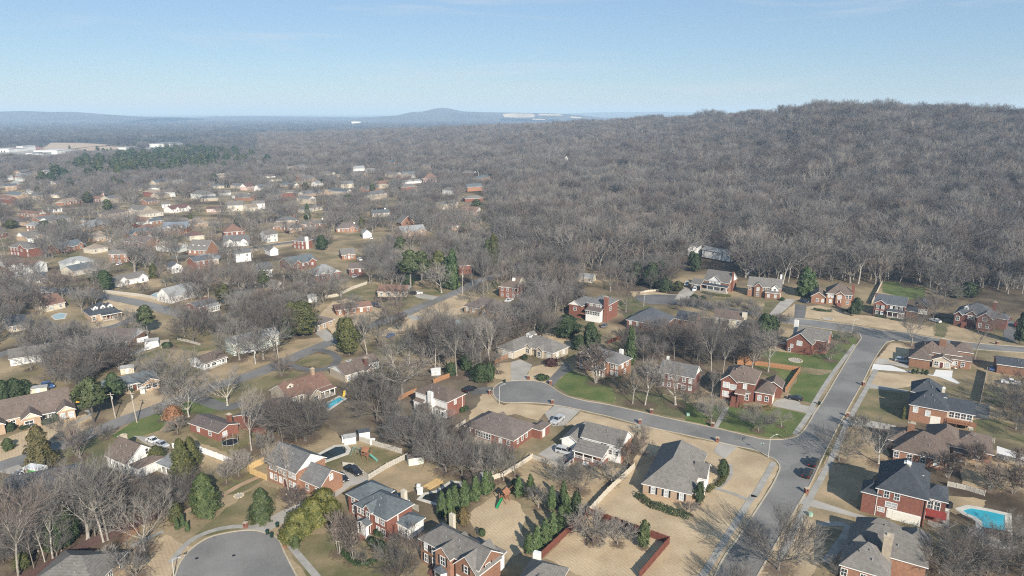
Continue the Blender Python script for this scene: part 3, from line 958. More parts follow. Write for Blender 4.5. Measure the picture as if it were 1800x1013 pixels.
	def auto(s, v, sides='fr', two=False, gap=3.2, w=.95, h=1.5, shut=False, base=0.0, blind=None):
		for sd_ in sides:
			ln = (v['x1'] - v['x0']) if sd_ in 'fb' else (v['y1'] - v['y0'])
			n = max(1, int(ln / gap))
			zs = [v['e'] - 1.35] + ([v['e'] - 4.15] if two else [])
			s.win(v, sd_, [((i + .5) / n, z + base) for i in range(n) for z in zs], w, h, shut, blind)
	def slab(s, name, v, side, f, z0, w, h, m, proud=.06, panels=0):
		p, rz = s.wpos(v, side, f)
		mb = MB()
		if panels:
			for i in range(panels):
				mb.box(-w / 2, w / 2, -proud, .01, z0 + h * i / panels + .02, z0 + h * (i + 1) / panels - .02)
			mb.box(-w / 2, w / 2, -proud * .6, .005, z0, z0 + h)
		else:
			mb.box(-w / 2, w / 2, -proud, .01, z0, z0 + h)
		return s.part(name, mb, m, None, (p[0], p[1], 0), rz)
	def garage(s, v, side, f, w=4.9, m='garage', z0=0.0):
		fr = s.slab('garage_frame', v, side, f, z0, w + .36, 2.5, M['trim'], .04)
		return s.slab('garage_door', v, side, f, z0, w, 2.3, M[m], .09, 4)
	def door(s, v, side, f, z0=.2, m='door_red', w=1.0):
		s.slab('door_frame', v, side, f, z0, w + .4, 2.35, M['trim'], .05)
		return s.slab('door', v, side, f, z0, w, 2.1, M[m], .09)
	def chimney(s, x, y, z0, z1, w=1.1, d=.8, m='w_red', cap=True):
		mb = MB()
		mb.box(x - w / 2, x + w / 2, y - d / 2, y + d / 2, z0, z1)
		o = s.part('chimney', mb, M[m])
		if cap:
			c = MB()
			c.box(x - w / 2 - .1, x + w / 2 + .1, y - d / 2 - .1, y + d / 2 + .1, z1, z1 + .15)
			c.box(x - w / 5, x + w / 5, y - d / 5, y + d / 5, z1 + .15, z1 + .5)
			s.part('chimney_cap', c, M['trim'] if m in ('w_white', 'w_cream') else M['w_stone'], o)
		return o
	def chim_px(s, P, e, z0, z1, **k):
		x, y = s.loc(P, e)
		return s.chimney(x, y, z0, z1, **k)
	def dormer(s, v, f, yb, w=1.7, h=1.9, wall='w_white', depth=3.5):
		x = v['x0'] + f * (v['x1'] - v['x0'])
		z = v['e'] + yb * .55 - .2
		y = v['y0'] + yb
		mb = MB()
		mb.box(x - w / 2, x + w / 2, y, y + depth, z, z + h * .7)
		a = [(x - w / 2 - .2, y - .25, z + h * .7), (x + w / 2 + .2, y - .25, z + h * .7), (x, y - .25, z + h * 1.15)]
		b = [(p[0], p[1] + depth, p[2]) for p in a]
		mb.face(a, 0)
		mb.face([a[0], a[2], b[2], b[0]], 1)
		mb.face([a[2], a[1], b[1], b[2]], 1)
		d = s.part('dormer', mb, [M[wall], M[v['rm']]])
		fr, pd, pb, sh = win_mesh(.8, 1.0)
		link('dormer_window', fr, d, (x, y - .01, z + h * .38))
		link('dormer_pane', pd, d, (x, y - .012, z + h * .38))
	def porch(s, x0, x1, y0, y1, e, n=4, rm=None, col=.22, rail=False, z0=.35, pitch=14, roofed=True, colm='trim'):
		"""columns along y0 carrying a lean-to roof that rises to y1"""
		if roofed:
			tp = math.tan(R(pitch))
			mb = MB()
			T = [(x0 - .3, y0 - .3, e), (x1 + .3, y0 - .3, e), (x1 + .3, y1, e + (y1 - y0) * tp), (x0 - .3, y1, e + (y1 - y0) * tp)]
			Bt = [(p[0], p[1], p[2] - .25) for p in T]
			mb.face(T, 0); mb.face(Bt[::-1], 1)
			for i in range(4):
				k = (i + 1) % 4
				mb.face([T[k], T[i], Bt[i], Bt[k]], 1)
			s.part('porch_roof', mb, [M[rm or s.vols[0]['rm']], M['trim']])
		fl = MB()
		fl.box(x0, x1, y0, y1 - .02, 0, z0)
		s.part('porch_floor', fl, M['w_red'] if rail else M['concrete'])
		cm = MB()
		cm.box(-col / 2, col / 2, -col / 2, col / 2, z0, e - .22)
		me = cm.mesh('porch_column', M[colm])
		for i in range(n):
			link('porch_column', me, s.root, (x0 + .15 + (x1 - x0 - .3) * i / (n - 1), y0 + .2, 0))
		if rail:
			rb = MB()
			for a in (.25, .9):
				rb.box(x0, x1, y0 + .12, y0 + .2, z0 + a, z0 + a + .1)
				rb.box(x1 - .3, x1 - .22, y0, y1 - .05, z0 + a, z0 + a + .1)
			k = x0
			while k < x1:
				rb.box(k, k + .06, y0 + .13, y0 + .19, z0 + .3, z0 + .95)
				k += .28
			k = y0
			while k < y1:
				rb.box(x1 - .29, x1 - .23, k, k + .06, z0 + .3, z0 + .95)
				k += .28
			s.part('porch_rail', rb, M['trim'])
	def steps(s, x, y, n=4, w=1.8, m='w_red', rise=.2):
		mb = MB()
		for i in range(n):
			mb.box(x - w / 2, x + w / 2, y - .35 * (i + 1), y, 0, rise * (n - i))
		s.part('steps', mb, M[m])
# ---------------------------------------------------------------- near houses, each read off its eave corners
def H_corner():
	h = House('tan brick house with a broad grey hip roof on the street corner', 'hip-roofed corner house', (1127, 850), (1216, 870), 3.1)
	v = h.vol((1127, 850), (1216, 870), 3.1, (1274, 802), 'hip', 'v', 41, 'w_tan', 'r_taupe')
	h.win(v, 'f', [(.22, 1.7), (.5, 1.7), (.82, 1.7)], .85, 1.6, True, 1)
	L = v['x1']
	W = v['y1'] - v['y0']
	h.box(L - 1.2, v['y0'] + W * .38, 3.6, W * .34, 3.0, 'gable', 'u', 34, 'w_white', 'r_taupe')
	h.box(L - 3, v['y0'] + .6, 4.6, 5.2, 3.0, 'hip', 'u', 34, 'w_tan', 'r_taupe')
	q = MB(); q.box(-.15, .15, -.15, .15, 0, 2.8)
	me = q.mesh('porch_column', M['trim'])
	for i in range(4):
		link('porch_column', me, h.root, (L + 2.3, v['y0'] + 6.2 + i * 1.6, 0))
	h.win(v, 'r', [(.5, 1.6), (.66, 1.6), (.8, 1.6)], .9, 1.5)
	h.garage(v, 'b', .3)
H_corner()

def H_whiteporch():
	h = House('white two-storey house with a railed back porch and brick gable end', 'white porch house', (1020, 768), (1093.5, 787), 5.0)
	v = h.vol((1020, 768), (1093.5, 787), 5.0, (1118.6, 767), 'gable', 'u', 36, 'w_white', 'r_taupe', 'w_white')
	b = MB(); b.box(v['x1'] + .01, v['x1'] + .09, v['y0'], v['y1'], 0, 4.6)
	h.part('brick_end', b, M['w_orange'])
	h.win(v, 'f', [(.52, 4.0), (.60, 4.0), (.82, 2.6), (.9, 2.6), (.74, 2.6)], .8, 1.2)
	g = h.vol((984, 771.8), (1018, 780), 3.4, (1030, 750), 'gable', 'v', 30, 'w_white', 'r_taupe')
	h.garage(g, 'f', .5, 4.4)
	a = h.loc((1008.5, 791), 3.0)
	c = h.loc((1058.5, 804), 3.0)
	h.porch(a[0], c[0], a[1], v['y0'] - .03, 3.0, 4, 'r_taupe', rail=True, z0=.7, pitch=16)
	h.steps((a[0] + c[0]) / 2 - .4, a[1], 3, 1.5, 'trim')
H_whiteporch()

def H_brownranch():
	h = House('long red brick ranch with a brown-mauve hip roof and garage wing', 'mauve-roofed brick ranch', (815, 748), (903, 775.5), 3.1)
	v = h.vol((815, 748), (903, 775.5), 3.1, (948, 748), 'hip', 'u', 30, 'w_red', 'r_mauve')
	g = h.vol((932, 752), (951, 757.5), 3.0, (973, 745), 'hip', 'v', 32, 'w_red', 'r_mauve')
	h.win(v, 'f', [(.08, 2.0), (.74, 1.7), (.9, 1.7)], .9, 1.2)
	h.win(v, 'f', [(.24 + i * .055, 1.7) for i in range(6)], .75, 1.5, False, .2)
	h.win(v, 'r', [(.2, 1.8), (.4, 1.8), (.6, 1.8)], .7, 1.2)
	h.door(g, 'r', .35, m='garage')
	d = MB(); d.box(v['x0'] + 3.5, v['x0'] + 9, v['y0'] - 2.6, v['y0'] - .02, 0, .5)
	for i in range(7):
		d.box(v['x0'] + 3.5 + i * .88, v['x0'] + 3.6 + i * .88, v['y0'] - 2.6, v['y0'] - 2.5, .5, 1.4)
	d.box(v['x0'] + 3.5, v['x0'] + 9, v['y0'] - 2.6, v['y0'] - 2.5, 1.35, 1.45)
	h.part('deck', d, M['w_stone'])
	h.box(v['x0'] + 4, v['y1'] - 6, 4, 5, 3.6, 'gable', 'v', 36, 'w_red', 'r_mauve', 'w_white')
H_brownranch()

def H_whitered():
	h = House('two-storey house with white front, red brick side and brown hip roof', 'white-fronted brown-roofed house', (727.6, 688), (786, 708), 5.4)
	v = h.vol((727.6, 688), (786, 708), 5.4, (826, 694), 'hip', 'u', 30, 'w_red', 'r_brown')
	f = MB(); f.box(v['x0'] - .02, v['x1'] + .02, v['y0'] - .1, v['y0'] - .01, 0, 5.0)
	h.part('white_front', f, M['w_white'])
	L = v['x1'] - v['x0']
	h.chimney(v['x0'] + L * .52, v['y0'] - .55, 0, 7.2, 1.7, .9, 'w_white', False)
	h.box(v['x0'] + L * .02, v['y0'] - 1.7, L * .30, 2.1, 3.0, 'shed', 'u', 20, 'w_white', 'r_brown', None, .2)
	h.box(v['x0'] + L * .66, v['y0'] - 1.3, L * .32, 1.7, 2.9, 'flat', 'u', 10, 'w_white', 'r_brown', None, .2)
	h.win(v, 'f', [(.08, 4.1), (.16, 4.1), (.24, 4.1), (.72, 4.1), (.80, 4.1), (.88, 4.1)], .75, 1.4, False, .2)
	v2 = h.vols[1]; h.win(v2, 'f', [(.3, 1.6), (.6, 1.6)], .8, 1.3, False, .2)
	v3 = h.vols[2]; h.win(v3, 'f', [(.25, 1.5), (.55, 1.5), (.85, 1.5)], .8, 1.4, False, .1)
	h.win(v, 'r', [(.45, 4.1)], .9, 1.2)
	for fy in (.86,):
		p = MB(); p.box(-.06, .06, -.12, 0, 0, 5)
		pp, rz = h.wpos(v, 'r', fy)
		h.part('downpipe', p, M['trim'], None, (*pp, 0), rz)
H_whitered()

def H_greyranch():
	h = House('wide stone-brick ranch with grey roof and twin front gables', 'grey-roofed stone ranch on the court', (898, 601), (972, 621.7), 3.1)
	v = h.vol((898, 601), (972, 621.7), 3.1, (998.5, 608.4), 'hip', 'u', 32, 'w_stone', 'r_taupe')
	g = h.vol((872, 610), (918, 613), 3.0, (925, 590), 'hip', 'v', 30, 'w_stone', 'r_taupe')
	h.garage(g, 'f', .62, 5.2)
	L = v['x1'] - v['x0']
	for f in (.34, .62):
		q = h.box(v['x0'] + L * f, v['y0'] - 1.4, 3.6, 6, 3.1, 'gable', 'v', 40, 'w_stone', 'r_taupe')
		h.win(q, 'f', [(.5, 1.6)], 1.5, 1.6, False, .3)
	h.dormer(v, .28, 3.2, 2.4, 2.4)
	h.win(v, 'f', [(.9, 1.7)], 1.4, 1.5)
	h.win(v, 'r', [(.3, 1.7), (.7, 1.7)], 1, 1.3)
H_greyranch()

def H_greyhip():
	h = House('two-storey red brick house with grey hip roof above a green lawn', 'grey-roofed brick two-storey', (1015, 622.6), (1088.6, 642), 5.2)
	v = h.vol((1015, 622.6), (1088.6, 642), 5.2, (1110, 629), 'hip', 'u', 30, 'w_orange', 'r_grey')
	L = v['x1'] - v['x0']
	a = h.box(v['x0'] - .5, v['y0'] - 1.6, L * .32, 6, 5.2, 'gable', 'v', 36, 'w_orange', 'r_grey')
	b = h.box(v['x0'] + L * .50, v['y0'] - 1.2, L * .28, 6, 5.2, 'gable', 'v', 40, 'w_orange', 'r_grey')
	h.win(a, 'f', [(.4, 3.9), (.4, 1.4), (.88, 3.9)], 1, 1.6, False, .6)
	h.win(b, 'f', [(.5, 3.9)], 1.4, 1.6)
	h.win(v, 'f', [(.84, 3.9), (.95, 3.9), (.84, 1.5), (.95, 1.5), (.42, 3.9), (.42, 1.5)], .9, 1.5, False, .5)
	h.win(v, 'r', [(.3, 3.9), (.7, 3.9), (.5, 1.5)])
	xm = v['x0'] + L * .64
	h.porch(xm - 1.4, xm + 1.4, v['y0'] - 2.9, v['y0'] - 1.25, 3.0, 3)
	h.door(b, 'f', .5)
	h.chimney(v['x1'] - 3.2, v['y1'] - 1.5, 3, 8.2, 1.3, .9, 'w_white', False)
H_greyhip()

def H_gablered():
	h = House('two-storey red brick house with long grey gable roof behind pale trees', 'grey gable-roofed brick house', (1157, 653.5), (1221.7, 666), 5.4)
	v = h.vol((1157, 653.5), (1221.7, 666), 5.4, (1240, 653.5), 'gable', 'u', 38, 'w_darkred', 'r_grey', 'w_white')
	h.win(v, 'f', [(f, z) for f in (.1, .3, .5, .72, .9) for z in (4.0, 1.5)], .9, 1.4, False, .6)
	h.door(v, 'f', .6)
	h.box(v['x0'] - 6, v['y0'] + 3, 6, 6, 3.0, 'gable', 'u', 30, 'w_darkred', 'r_charcoal')
	h.chimney(v['x0'] + 1.2, v['y0'] + 4.5, 6, 9.6, .8, .8, 'w_white', False)
H_gablered()

def H_bigred():
	h = House('large red brick house with brown roof, brick entry stair and garage wing', 'big brown-roofed brick house', (1267.6, 665), (1328.5, 675.5), 6.4)
	v = h.vol((1267.6, 666), (1328.5, 675.5), 6.4, 13, 'hip', 'u', 34, 'w_red', 'r_brown')
	L = v['x1'] - v['x0']
	a = h.box(v['x0'] - .5, v['y0'] - 1.7, L * .55, 8, 6.4, 'gable', 'v', 40, 'w_red', 'r_brown')
	g = h.vol((1326, 689), (1359, 697), 3.7, (1383.5, 674), 'hip', 'u', 34, 'w_red', 'r_brown')
	h.box(g['x0'] + 1.2, g['y1'] - 5, 6, 7, 3.7, 'gable', 'v', 30, 'w_red', 'r_brown')
	h.win(a, 'f', [(.22, 5.0), (.34, 5.0), (.46, 5.0), (.22, 1.9), (.34, 1.9), (.46, 1.9)], .7, 1.7, False, .9)
	h.win(a, 'f', [(.8, 4.6)], 1.9, 1.6, False, .7)
	h.win(v, 'f', [(.72, 5.0)], 1.0, 1.5)
	q = h.box(v['x0'] + L * .62, v['y0'] - 1.5, L * .3, 2.2, 3.4, 'hip', 'u', 30, 'w_red', 'r_brown', None, .3)
	h.win(q, 'f', [(.3, 1.9), (.7, 1.9)], .9, 1.8, False, .8)
	h.win(g, 'f', [(.25, 1.8), (.68, 1.8)], .95, 1.6, False, .3)
	h.garage(g, 'r', .3, 4.6)
	h.box(v['x0'] + L * .46, v['y0'] - 3.4, 3.2, 2.2, 3.4, 'shed', 'u', 18, 'w_red', 'r_rust', None, .3)
	h.steps(v['x0'] + L * .52, v['y0'] - 3.4, 9, 2.6, 'w_red', .26)
	h.steps(v['x0'] + L * .60, v['y0'] - 3.4, 9, .4, 'w_red', .36)
H_bigred()

def H_gabledbrick():
	h = House('red brick house with steep front gable and white chimney beside the street', 'steep-gabled brick house', (1382, 598), (1428.6, 606.7), 4.6)
	v = h.vol((1382, 598), (1428.6, 606.7), 4.6, 9, 'gable', 'v', 38, 'w_red', 'r_taupe')
	w = h.box(v['x0'] + 1.5, v['y1'] - 3.5, v['x1'] - v['x0'] + 3, 8, 5.2, 'gable', 'u', 40, 'w_red', 'r_taupe')
	h.win(v, 'f', [(.5, 4.2)], 1.8, 1.7, False, .6)
	h.win(v, 'f', [(.2, 2.6), (.12, .9)], .8, 1.3)
	h.win(w, 'r', [(.5, 3.8), (.5, 1.5)], .8, 1.3)
	h.chimney(v['x0'] + .2, v['y1'] + 2.0, 0, 10.2, 1.5, 1.0, 'w_white', False)
	h.porch(v['x0'] - 5, v['x0'] - .1, v['y0'] + 3, v['y0'] + 8, 2.4, 3, roofed=False, rail=True, z0=1.4)
H_gabledbrick()

def H_whitegables():
	h = House('brick and white house with grey roof and two front gables below the wood', 'twin-gabled house by the wood', (1313.5, 502), (1374, 508), 5.4)
	v = h.vol((1313.5, 502), (1374, 508), 5.4, (1384, 501.5), 'gable', 'u', 40, 'w_orange', 'r_taupe', 'w_white')
	L = v['x1'] - v['x0']
	a = h.box(v['x0'] + L * .18, v['y0'] - 1.5, L * .28, 7, 5.4, 'gable', 'v', 46, 'w_brown', 'r_taupe')
	b = h.box(v['x0'] + L * .70, v['y0'] - 1.0, L * .26, 6, 5.0, 'gable', 'v', 46, 'w_white', 'r_taupe')
	c = h.box(v['x0'] + L * .54, v['y0'] - 2.2, L * .44, 2.6, 3.2, 'shed', 'u', 24, 'w_brown', 'r_taupe', None, .2)
	h.win(a, 'f', [(.5, 4.2), (.5, 1.5)], 1.1, 1.7, False, .8)
	h.win(b, 'f', [(.5, 4.4)], .9, 1.4, False, .2)
	h.win(c, 'f', [(.25, 1.6), (.75, 1.6)], .9, 1.5, False, .2)
	h.win(v, 'f', [(.06, 4.2), (.5, 4.3), (.62, 4.3)], .8, 1.3)
	h.garage(v, 'r', .25, 2.8)
	h.chimney(v['x1'] - .6, v['y0'] + 5, 4, 11.4, .9, .9, 'w_white', False)
H_whitegables()

def H_porchgable():
	h = House('dark-roofed house with a white gable and full-width front porch', 'white gabled porch house by the upper court', (1236, 492), (1282, 499), 5.0)
	v = h.vol((1236, 492), (1282, 499), 5.0, (1296, 491), 'gable', 'u', 38, 'w_orange', 'r_taupe', 'w_white')
	L = v['x1'] - v['x0']
	a = h.box(v['x0'] + L * .18, v['y0'] - .6, L * .52, 6, 5.2, 'gable', 'v', 40, 'w_white', 'r_taupe')
	h.win(a, 'f', [(.25, 4.2), (.52, 4.2), (.78, 4.2)], .9, 1.3, False, .1)
	h.porch(v['x0'] - .6, v['x1'] + .3, v['y0'] - 3.0, v['y0'] - .65, 3.3, 5, 'r_charcoal', z0=.9)
	h.win(v, 'f', [(.15, 1.9), (.4, 1.9), (.85, 1.9)], .9, 1.5)
	g = h.vol((1213, 498.5), (1233, 501), 3.0, 8, 'gable', 'u', 30, 'w_orange', 'r_taupe')
	h.garage(g, 'f', .6, 4.4, 'shutter')
	h.chimney(v['x1'] + .4, v['y0'] + 4, 0, 10.4, .7, 1.4, 'w_red', False)
H_porchgable()

def H_upperbrick():
	h = House('orange brick two-storey house with brown hip roof and gabled garage', 'brown hip-roofed brick house at the drive', (1452, 515.5), (1500, 520), 5.4)
	v = h.vol((1452, 515.5), (1500, 520), 5.4, 12, 'hip', 'u', 38, 'w_orange', 'r_brown')
	L = v['x1'] - v['x0']
	a = h.box(v['x0'] + L * .33, v['y0'] - 1.4, L * .36, 6, 5.4, 'gable', 'v', 40, 'w_orange', 'r_brown')
	g = h.vol((1425, 521), (1452, 524), 3.5, 12, 'gable', 'v', 36, 'w_orange', 'r_brown')
	h.win(a, 'f', [(.5, 4.2)], 1.6, 1.5, False, .5)
	h.door(a, 'f', .5, .6)
	h.win(v, 'f', [(.1, 4.2), (.24, 4.2), (.8, 4.2), (.92, 4.2), (.17, 1.6), (.85, 1.6)], .95, 1.5, False, .4)
	h.win(g, 'f', [(.45, 1.8), (.85, 1.8)], .9, 1.5)
	h.steps(v['x0'] + L * .51, v['y0'] - 1.4, 6, 1.8, 'w_red', .22)
	h.chimney(v['x1'] + .4, v['y0'] + 5, 0, 9.6, 1.3, .9, 'w_red', False)
H_upperbrick()

def H_slateporch():
	h = House('red brick house with slate roof, columned porch and white garage door', 'slate-roofed porch house', (1536, 531), (1593.5, 539), 5.5)
	v = h.vol((1536, 532), (1593.5, 539), 5.5, 9.5, 'gable', 'u', 36, 'w_red', 'r_slate')
	L = v['x1'] - v['x0']
	a = h.box(v['x0'] - .4, v['y0'] - 1.6, L * .46, 6.5, 5.5, 'gable', 'v', 34, 'w_red', 'r_slate')
	h.win(a, 'f', [(.3, 4.0), (.75, 4.0), (.28, 1.4), (.73, 1.4)], 1.0, 1.5, True, .4)
	h.win(v, 'f', [(.56, 4.2), (.72, 4.2), (.88, 4.2)], .9, 1.2, True, .3)
	h.porch(v['x0'] + L * .46, v['x1'], v['y0'] - 2.4, v['y0'] - .03, 3.0, 4, 'r_charcoal')
	h.win(v, 'f', [(.62, 1.6), (.88, 1.6)], .9, 1.5)
	h.door(v, 'f', .75)
	g = h.vol((1607, 537.5), (1632, 540.5), 3.6, 11, 'gable', 'v', 34, 'w_brown', 'r_slate')
	h.garage(g, 'f', .5, 5.0)
	h.box(v['x1'], v['y0'] + 2, 5, 5, 3.2, 'gable', 'u', 30, 'w_brown', 'r_charcoal')
	h.chimney(v['x0'] - .2, v['y0'] + 4, 0, 9.2, .9, 1.2, 'w_red')
H_slateporch()

def H_endbrick():
	h = House('dark red brick house with grey roof, big street gable and small dormer', 'three-gabled house at the street end', (1673.5, 551), (1752, 563.5), 5.4)
	v = h.vol((1678, 550), (1750, 561), 5.4, 13, 'hip', 'u', 34, 'w_darkred', 'r_slate')
	L = v['x1'] - v['x0']
	a = h.box(v['x0'] + L * .56, v['y0'] - 2.8, L * .44, 9, 5.4, 'gable', 'v', 40, 'w_darkred', 'r_slate')
	b = h.box(v['x0'] - .6, v['y0'] - 1.6, L * .25, 7, 5.0, 'gable', 'v', 42, 'w_darkred', 'r_slate')
	c = h.box(v['x0'] + L * .28, v['y0'] - .8, L * .28, 6, 5.8, 'gable', 'v', 40, 'w_darkred', 'r_slate')
	h.win(a, 'f', [(.5, 5.2)], 1.5, 1.5, False, .3)
	h.win(a, 'f', [(.25, 2.2), (.72, 2.2)], .9, 1.7, False, .2)
	h.win(b, 'f', [(.5, 3.4)], 1.2, 1.8, False, .3)
	h.win(c, 'f', [(.3, 4.4), (.7, 4.4)], .9, 1.3, False, .5)
	h.dormer(v, .24, 2.2, 1.6, 2.2)
	h.steps(v['x0'] + L * .27, v['y0'] - .8, 8, 1.8, 'w_red', .26)
	h.box(v['x1'] - 1, v['y0'] + 5, 5.5, 7, 4.6, 'hip', 'u', 34, 'w_darkred', 'r_slate')
	h.chimney(v['x1'] - 1.5, v['y1'] - 2, 4, 10.2, 1.5, .9, 'w_darkred')
H_endbrick()

def H_browncomplex():
	h = House('rambling brown brick house with brown roofs and a tall brick chimney', 'brown-roofed house with the tall chimney', (1597, 628.4), (1638, 634.5), 3.5)
	v = h.vol((1597, 628.4), (1638, 634.5), 3.5, 11, 'hip', 'u', 34, 'w_brown', 'r_brown')
	b = h.vol((1673, 616), (1711, 619), 5.6, 12, 'hip', 'u', 32, 'w_orange', 'r_brown', dy=0)
	k = h.vol((1672, 631), (1709, 635), 3.3, 6, 'shed', 'u', 18, 'w_orange', 'r_brown')
	s = h.vol((1638, 632), (1676, 638), 3.0, 9, 'gable', 'v', 26, 'w_stone', 'r_brown')
	m = h.box(v['x1'] - 4, v['y0'] + 7, 14, 9, 4.4, 'hip', 'u', 36, 'w_brown', 'r_brown')
	h.box(v['x1'] - 5, v['y0'] + 5, 6, 12, 4.0, 'hip', 'v', 38, 'w_brown', 'r_brown')
	h.win(s, 'f', [(.2, 1.6), (.78, 1.6)], 1.2, 1.6, False, .6)
	h.door(s, 'f', .48, .2)
	h.win(k, 'f', [(.1, 1.7), (.2, 1.7), (.6, 1.7)], 1.0, 1.5, False, .3)
	h.chimney(s['x0'] + 2.6, s['y1'] - 1.2, 0, 9.2, 2.1, 1.3, 'w_brown')
H_browncomplex()

def H_darkhip():
	h = House('brick house with two dark slate hip roofs and a rear deck', 'dark double-hip house with the deck', (1597.6, 711), (1668.5, 724), 5.2)
	v = h.vol((1597.6, 711), (1668.5, 724), 5.2, 9.5, 'hip', 'u', 40, 'w_orange', 'r_charcoal')
	b = h.box(v['x0'] - .2, v['y1'] + .5, v['x1'] - v['x0'] - .5, 9.5, 5.9, 'hip', 'u', 40, 'w_orange', 'r_charcoal')
	h.win(v, 'f', [(.16, 3.8), (.5, 3.3)], 1.1, 1.6, False, 1)
	h.slab('garage_door', v, 'f', .72, .2, 2.6, 2.6, M['garage'], .08, 4)
	q = h.box(v['x1'] - .4, v['y0'] + 2.4, 7.5, 7, 4.4, 'shed', 'u', 14, 'w_cream', 'r_charcoal')
	h.win(q, 'f', [(.2, 3.2), (.42, 3.2), (.64, 3.2), (.86, 3.2)], 1.2, 1.5, False, 0)
	h.box(v['x1'] - 3, v['y1'] - .5, 3, 3, 6.2, 'gable', 'u', 30, 'w_cream', 'r_charcoal')
	d = MB()
	x0, x1, y0, y1 = v['x1'] + .2, v['x1'] + 7.4, v['y0'] - .6, v['y0'] + 2.7
	d.box(x0, x1, y0, y1, 1.9, 2.1)
	for i in range(10):
		d.box(x0 + i * .79, x0 + i * .79 + .1, y0, y0 + .1, 0 if i % 3 == 0 else 2.1, 3.1)
	d.box(x0, x1, y0, y0 + .1, 3.0, 3.1)
	d.box(x1 - .1, x1, y0, y1, 3.0, 3.1)
	h.part('deck', d, M['wood'])
	h.chimney(v['x1'] - 1.2, v['y1'] + 1.5, 3, 8.4, .8, .8, 'w_cream')
H_darkhip()

def H_brownlong():
	h = House('very long pink-brick ranch with brown hip roofs beside the dark-roofed house', 'long brown-roofed ranch', (1569, 790), (1683, 815), 3.0)
	v = h.vol((1569, 790), (1670, 812), 3.0, 13, 'hip', 'u', 34, 'w_orange', 'r_brown')
	c = h.box(v['x0'] - 1.8, v['y0'] + 5.5, 10, 9, 3.0, 'hip', 'u', 32, 'w_orange', 'r_brown')
	b = h.vol((1668, 784), (1748, 800.5), 3.0, 13, 'hip', 'u', 28, 'w_orange', 'r_brown')
	h.box(v['x0'] + 7, v['y0'] + 9, 9, 12, 3.3, 'hip', 'v', 36, 'w_orange', 'r_brown')
	h.win(v, 'f', [(.05, 1.6), (.3, 1.6), (.55, 1.6), (.8, 1.6)], 1.1, 1.5)
	h.win(b, 'f', [(.2, 1.5), (.4, 1.5), (.62, 1.5)], 1.6, 1.8, False, 0)
	h.porch(b['x0'] + 1, b['x1'] - 6, b['y0'] - 2.4, b['y0'] - .03, 2.7, 5, 'r_brown', pitch=6, colm='w_tan')
	h.chimney(v['x1'] - 9, v['y1'] - 3, 2, 7.6, 1.7, 1.1, 'w_brown')
H_brownlong()

def H_bigdark():
	h = House('tall red brick house with charcoal hip roof and basement garage', 'tall charcoal-roofed brick house', (1539, 857.5), (1634, 881), 7.0)
	v = h.vol((1539, 857.5), (1634, 881), 7.0, 14.5, 'hip', 'v', 42, 'w_red', 'r_charcoal')
	a = h.box(v['x0'] - 3.2, v['y0'] - .45, 4.4, 6, 5.2, 'hip', 'v', 40, 'w_red', 'r_charcoal')
	b = h.box(v['x1'] - 1, v['y0'] + 3.5, 5.2, 8, 5.6, 'hip', 'u', 36, 'w_red', 'r_charcoal')
	h.win(v, 'f', [(.2, 5.8), (.41, 5.8)], .95, 1.5, False, 0)
	h.win(v, 'f', [(.32, 3.5)], 2.2, 1.2, False, 1)
	h.win(v, 'f', [(.13, 1.8)], 1.3, 1.0, False, .5)
	h.garage(v, 'f', .64, 5.4)
	h.door(v, 'f', .32, .2, 'garage')
	h.win(b, 'f', [(.35, 4.0), (.62, 4.0)], 1.2, 2.0, False, 0)
	h.win(v, 'r', [(.08, 5.6), (.08, 2.6)], .9, 1.5)
	aw = MB()
	aw.face([(b['x0'] + .6, b['y0'] - .02, 3.0), (b['x1'] + .4, b['y0'] - .02, 3.0), (b['x1'] + .4, b['y0'] - 1.8, 2.2), (b['x0'] + .6, b['y0'] - 1.8, 2.2)])
	aw.face([(b['x0'] + .6, b['y0'] - 1.8, 2.2), (b['x1'] + .4, b['y0'] - 1.8, 2.2), (b['x1'] + .4, b['y0'] - 1.8, 1.95), (b['x0'] + .6, b['y0'] - 1.8, 1.95)])
	h.part('awning', aw, mat('red_awning_cloth', (.20, .035, .03), .1, 2))
	h.box(v['x1'] - 5.5, v['y0'] + 8.2, 4.5, 5, 8.6, 'gable', 'u', 34, 'w_cream', 'r_charcoal')
	h.chimney(v['x1'] - 4.6, v['y0'] + 6.6, 6, 11.6, 1.3, 1.3, 'w_cream')
	for f in (.02, .97):
		p, rz = h.wpos(v, 'f', f)
		q = MB(); q.box(-.07, .07, -.14, 0, 0, 6.7)
		h.part('downpipe', q, M['shutter'] if f > .5 else M['trim'], None, (*p, 0), rz)
H_bigdark()

def H_bottomright():
	h = House('taupe-roofed house with staggered hips and a tall stone chimney', 'staggered taupe-roofed house', (1474.5, 992.6), (1560, 1018), 3.3)
	v = h.vol((1474.5, 992.6), (1565, 1020), 3.3, 9, 'hip', 'u', 42, 'w_orange', 'r_taupe')
	w = h.box(v['x0'] + .3, v['y0'] + 5.8, 14.5, 9, 4.2, 'hip', 'u', 42, 'w_orange', 'r_taupe')
	u = h.box(v['x0'] + 1.2, v['y0'] + 11.5, 10, 8, 3.4, 'hip', 'u', 40, 'w_orange', 'r_taupe')
	h.box(v['x0'] + 9.5, v['y0'] + 12, 6, 7.5, 3.6, 'hip', 'v', 42, 'w_orange', 'r_taupe')
	h.chimney(v['x1'] - .8, v['y0'] + 5.6, 0, 9.0, 1.6, 1.5, 'w_stone')
	h.win(v, 'f', [(.08, 1.7), (.5, 1.7)], 1, 1.5)
H_bottomright()

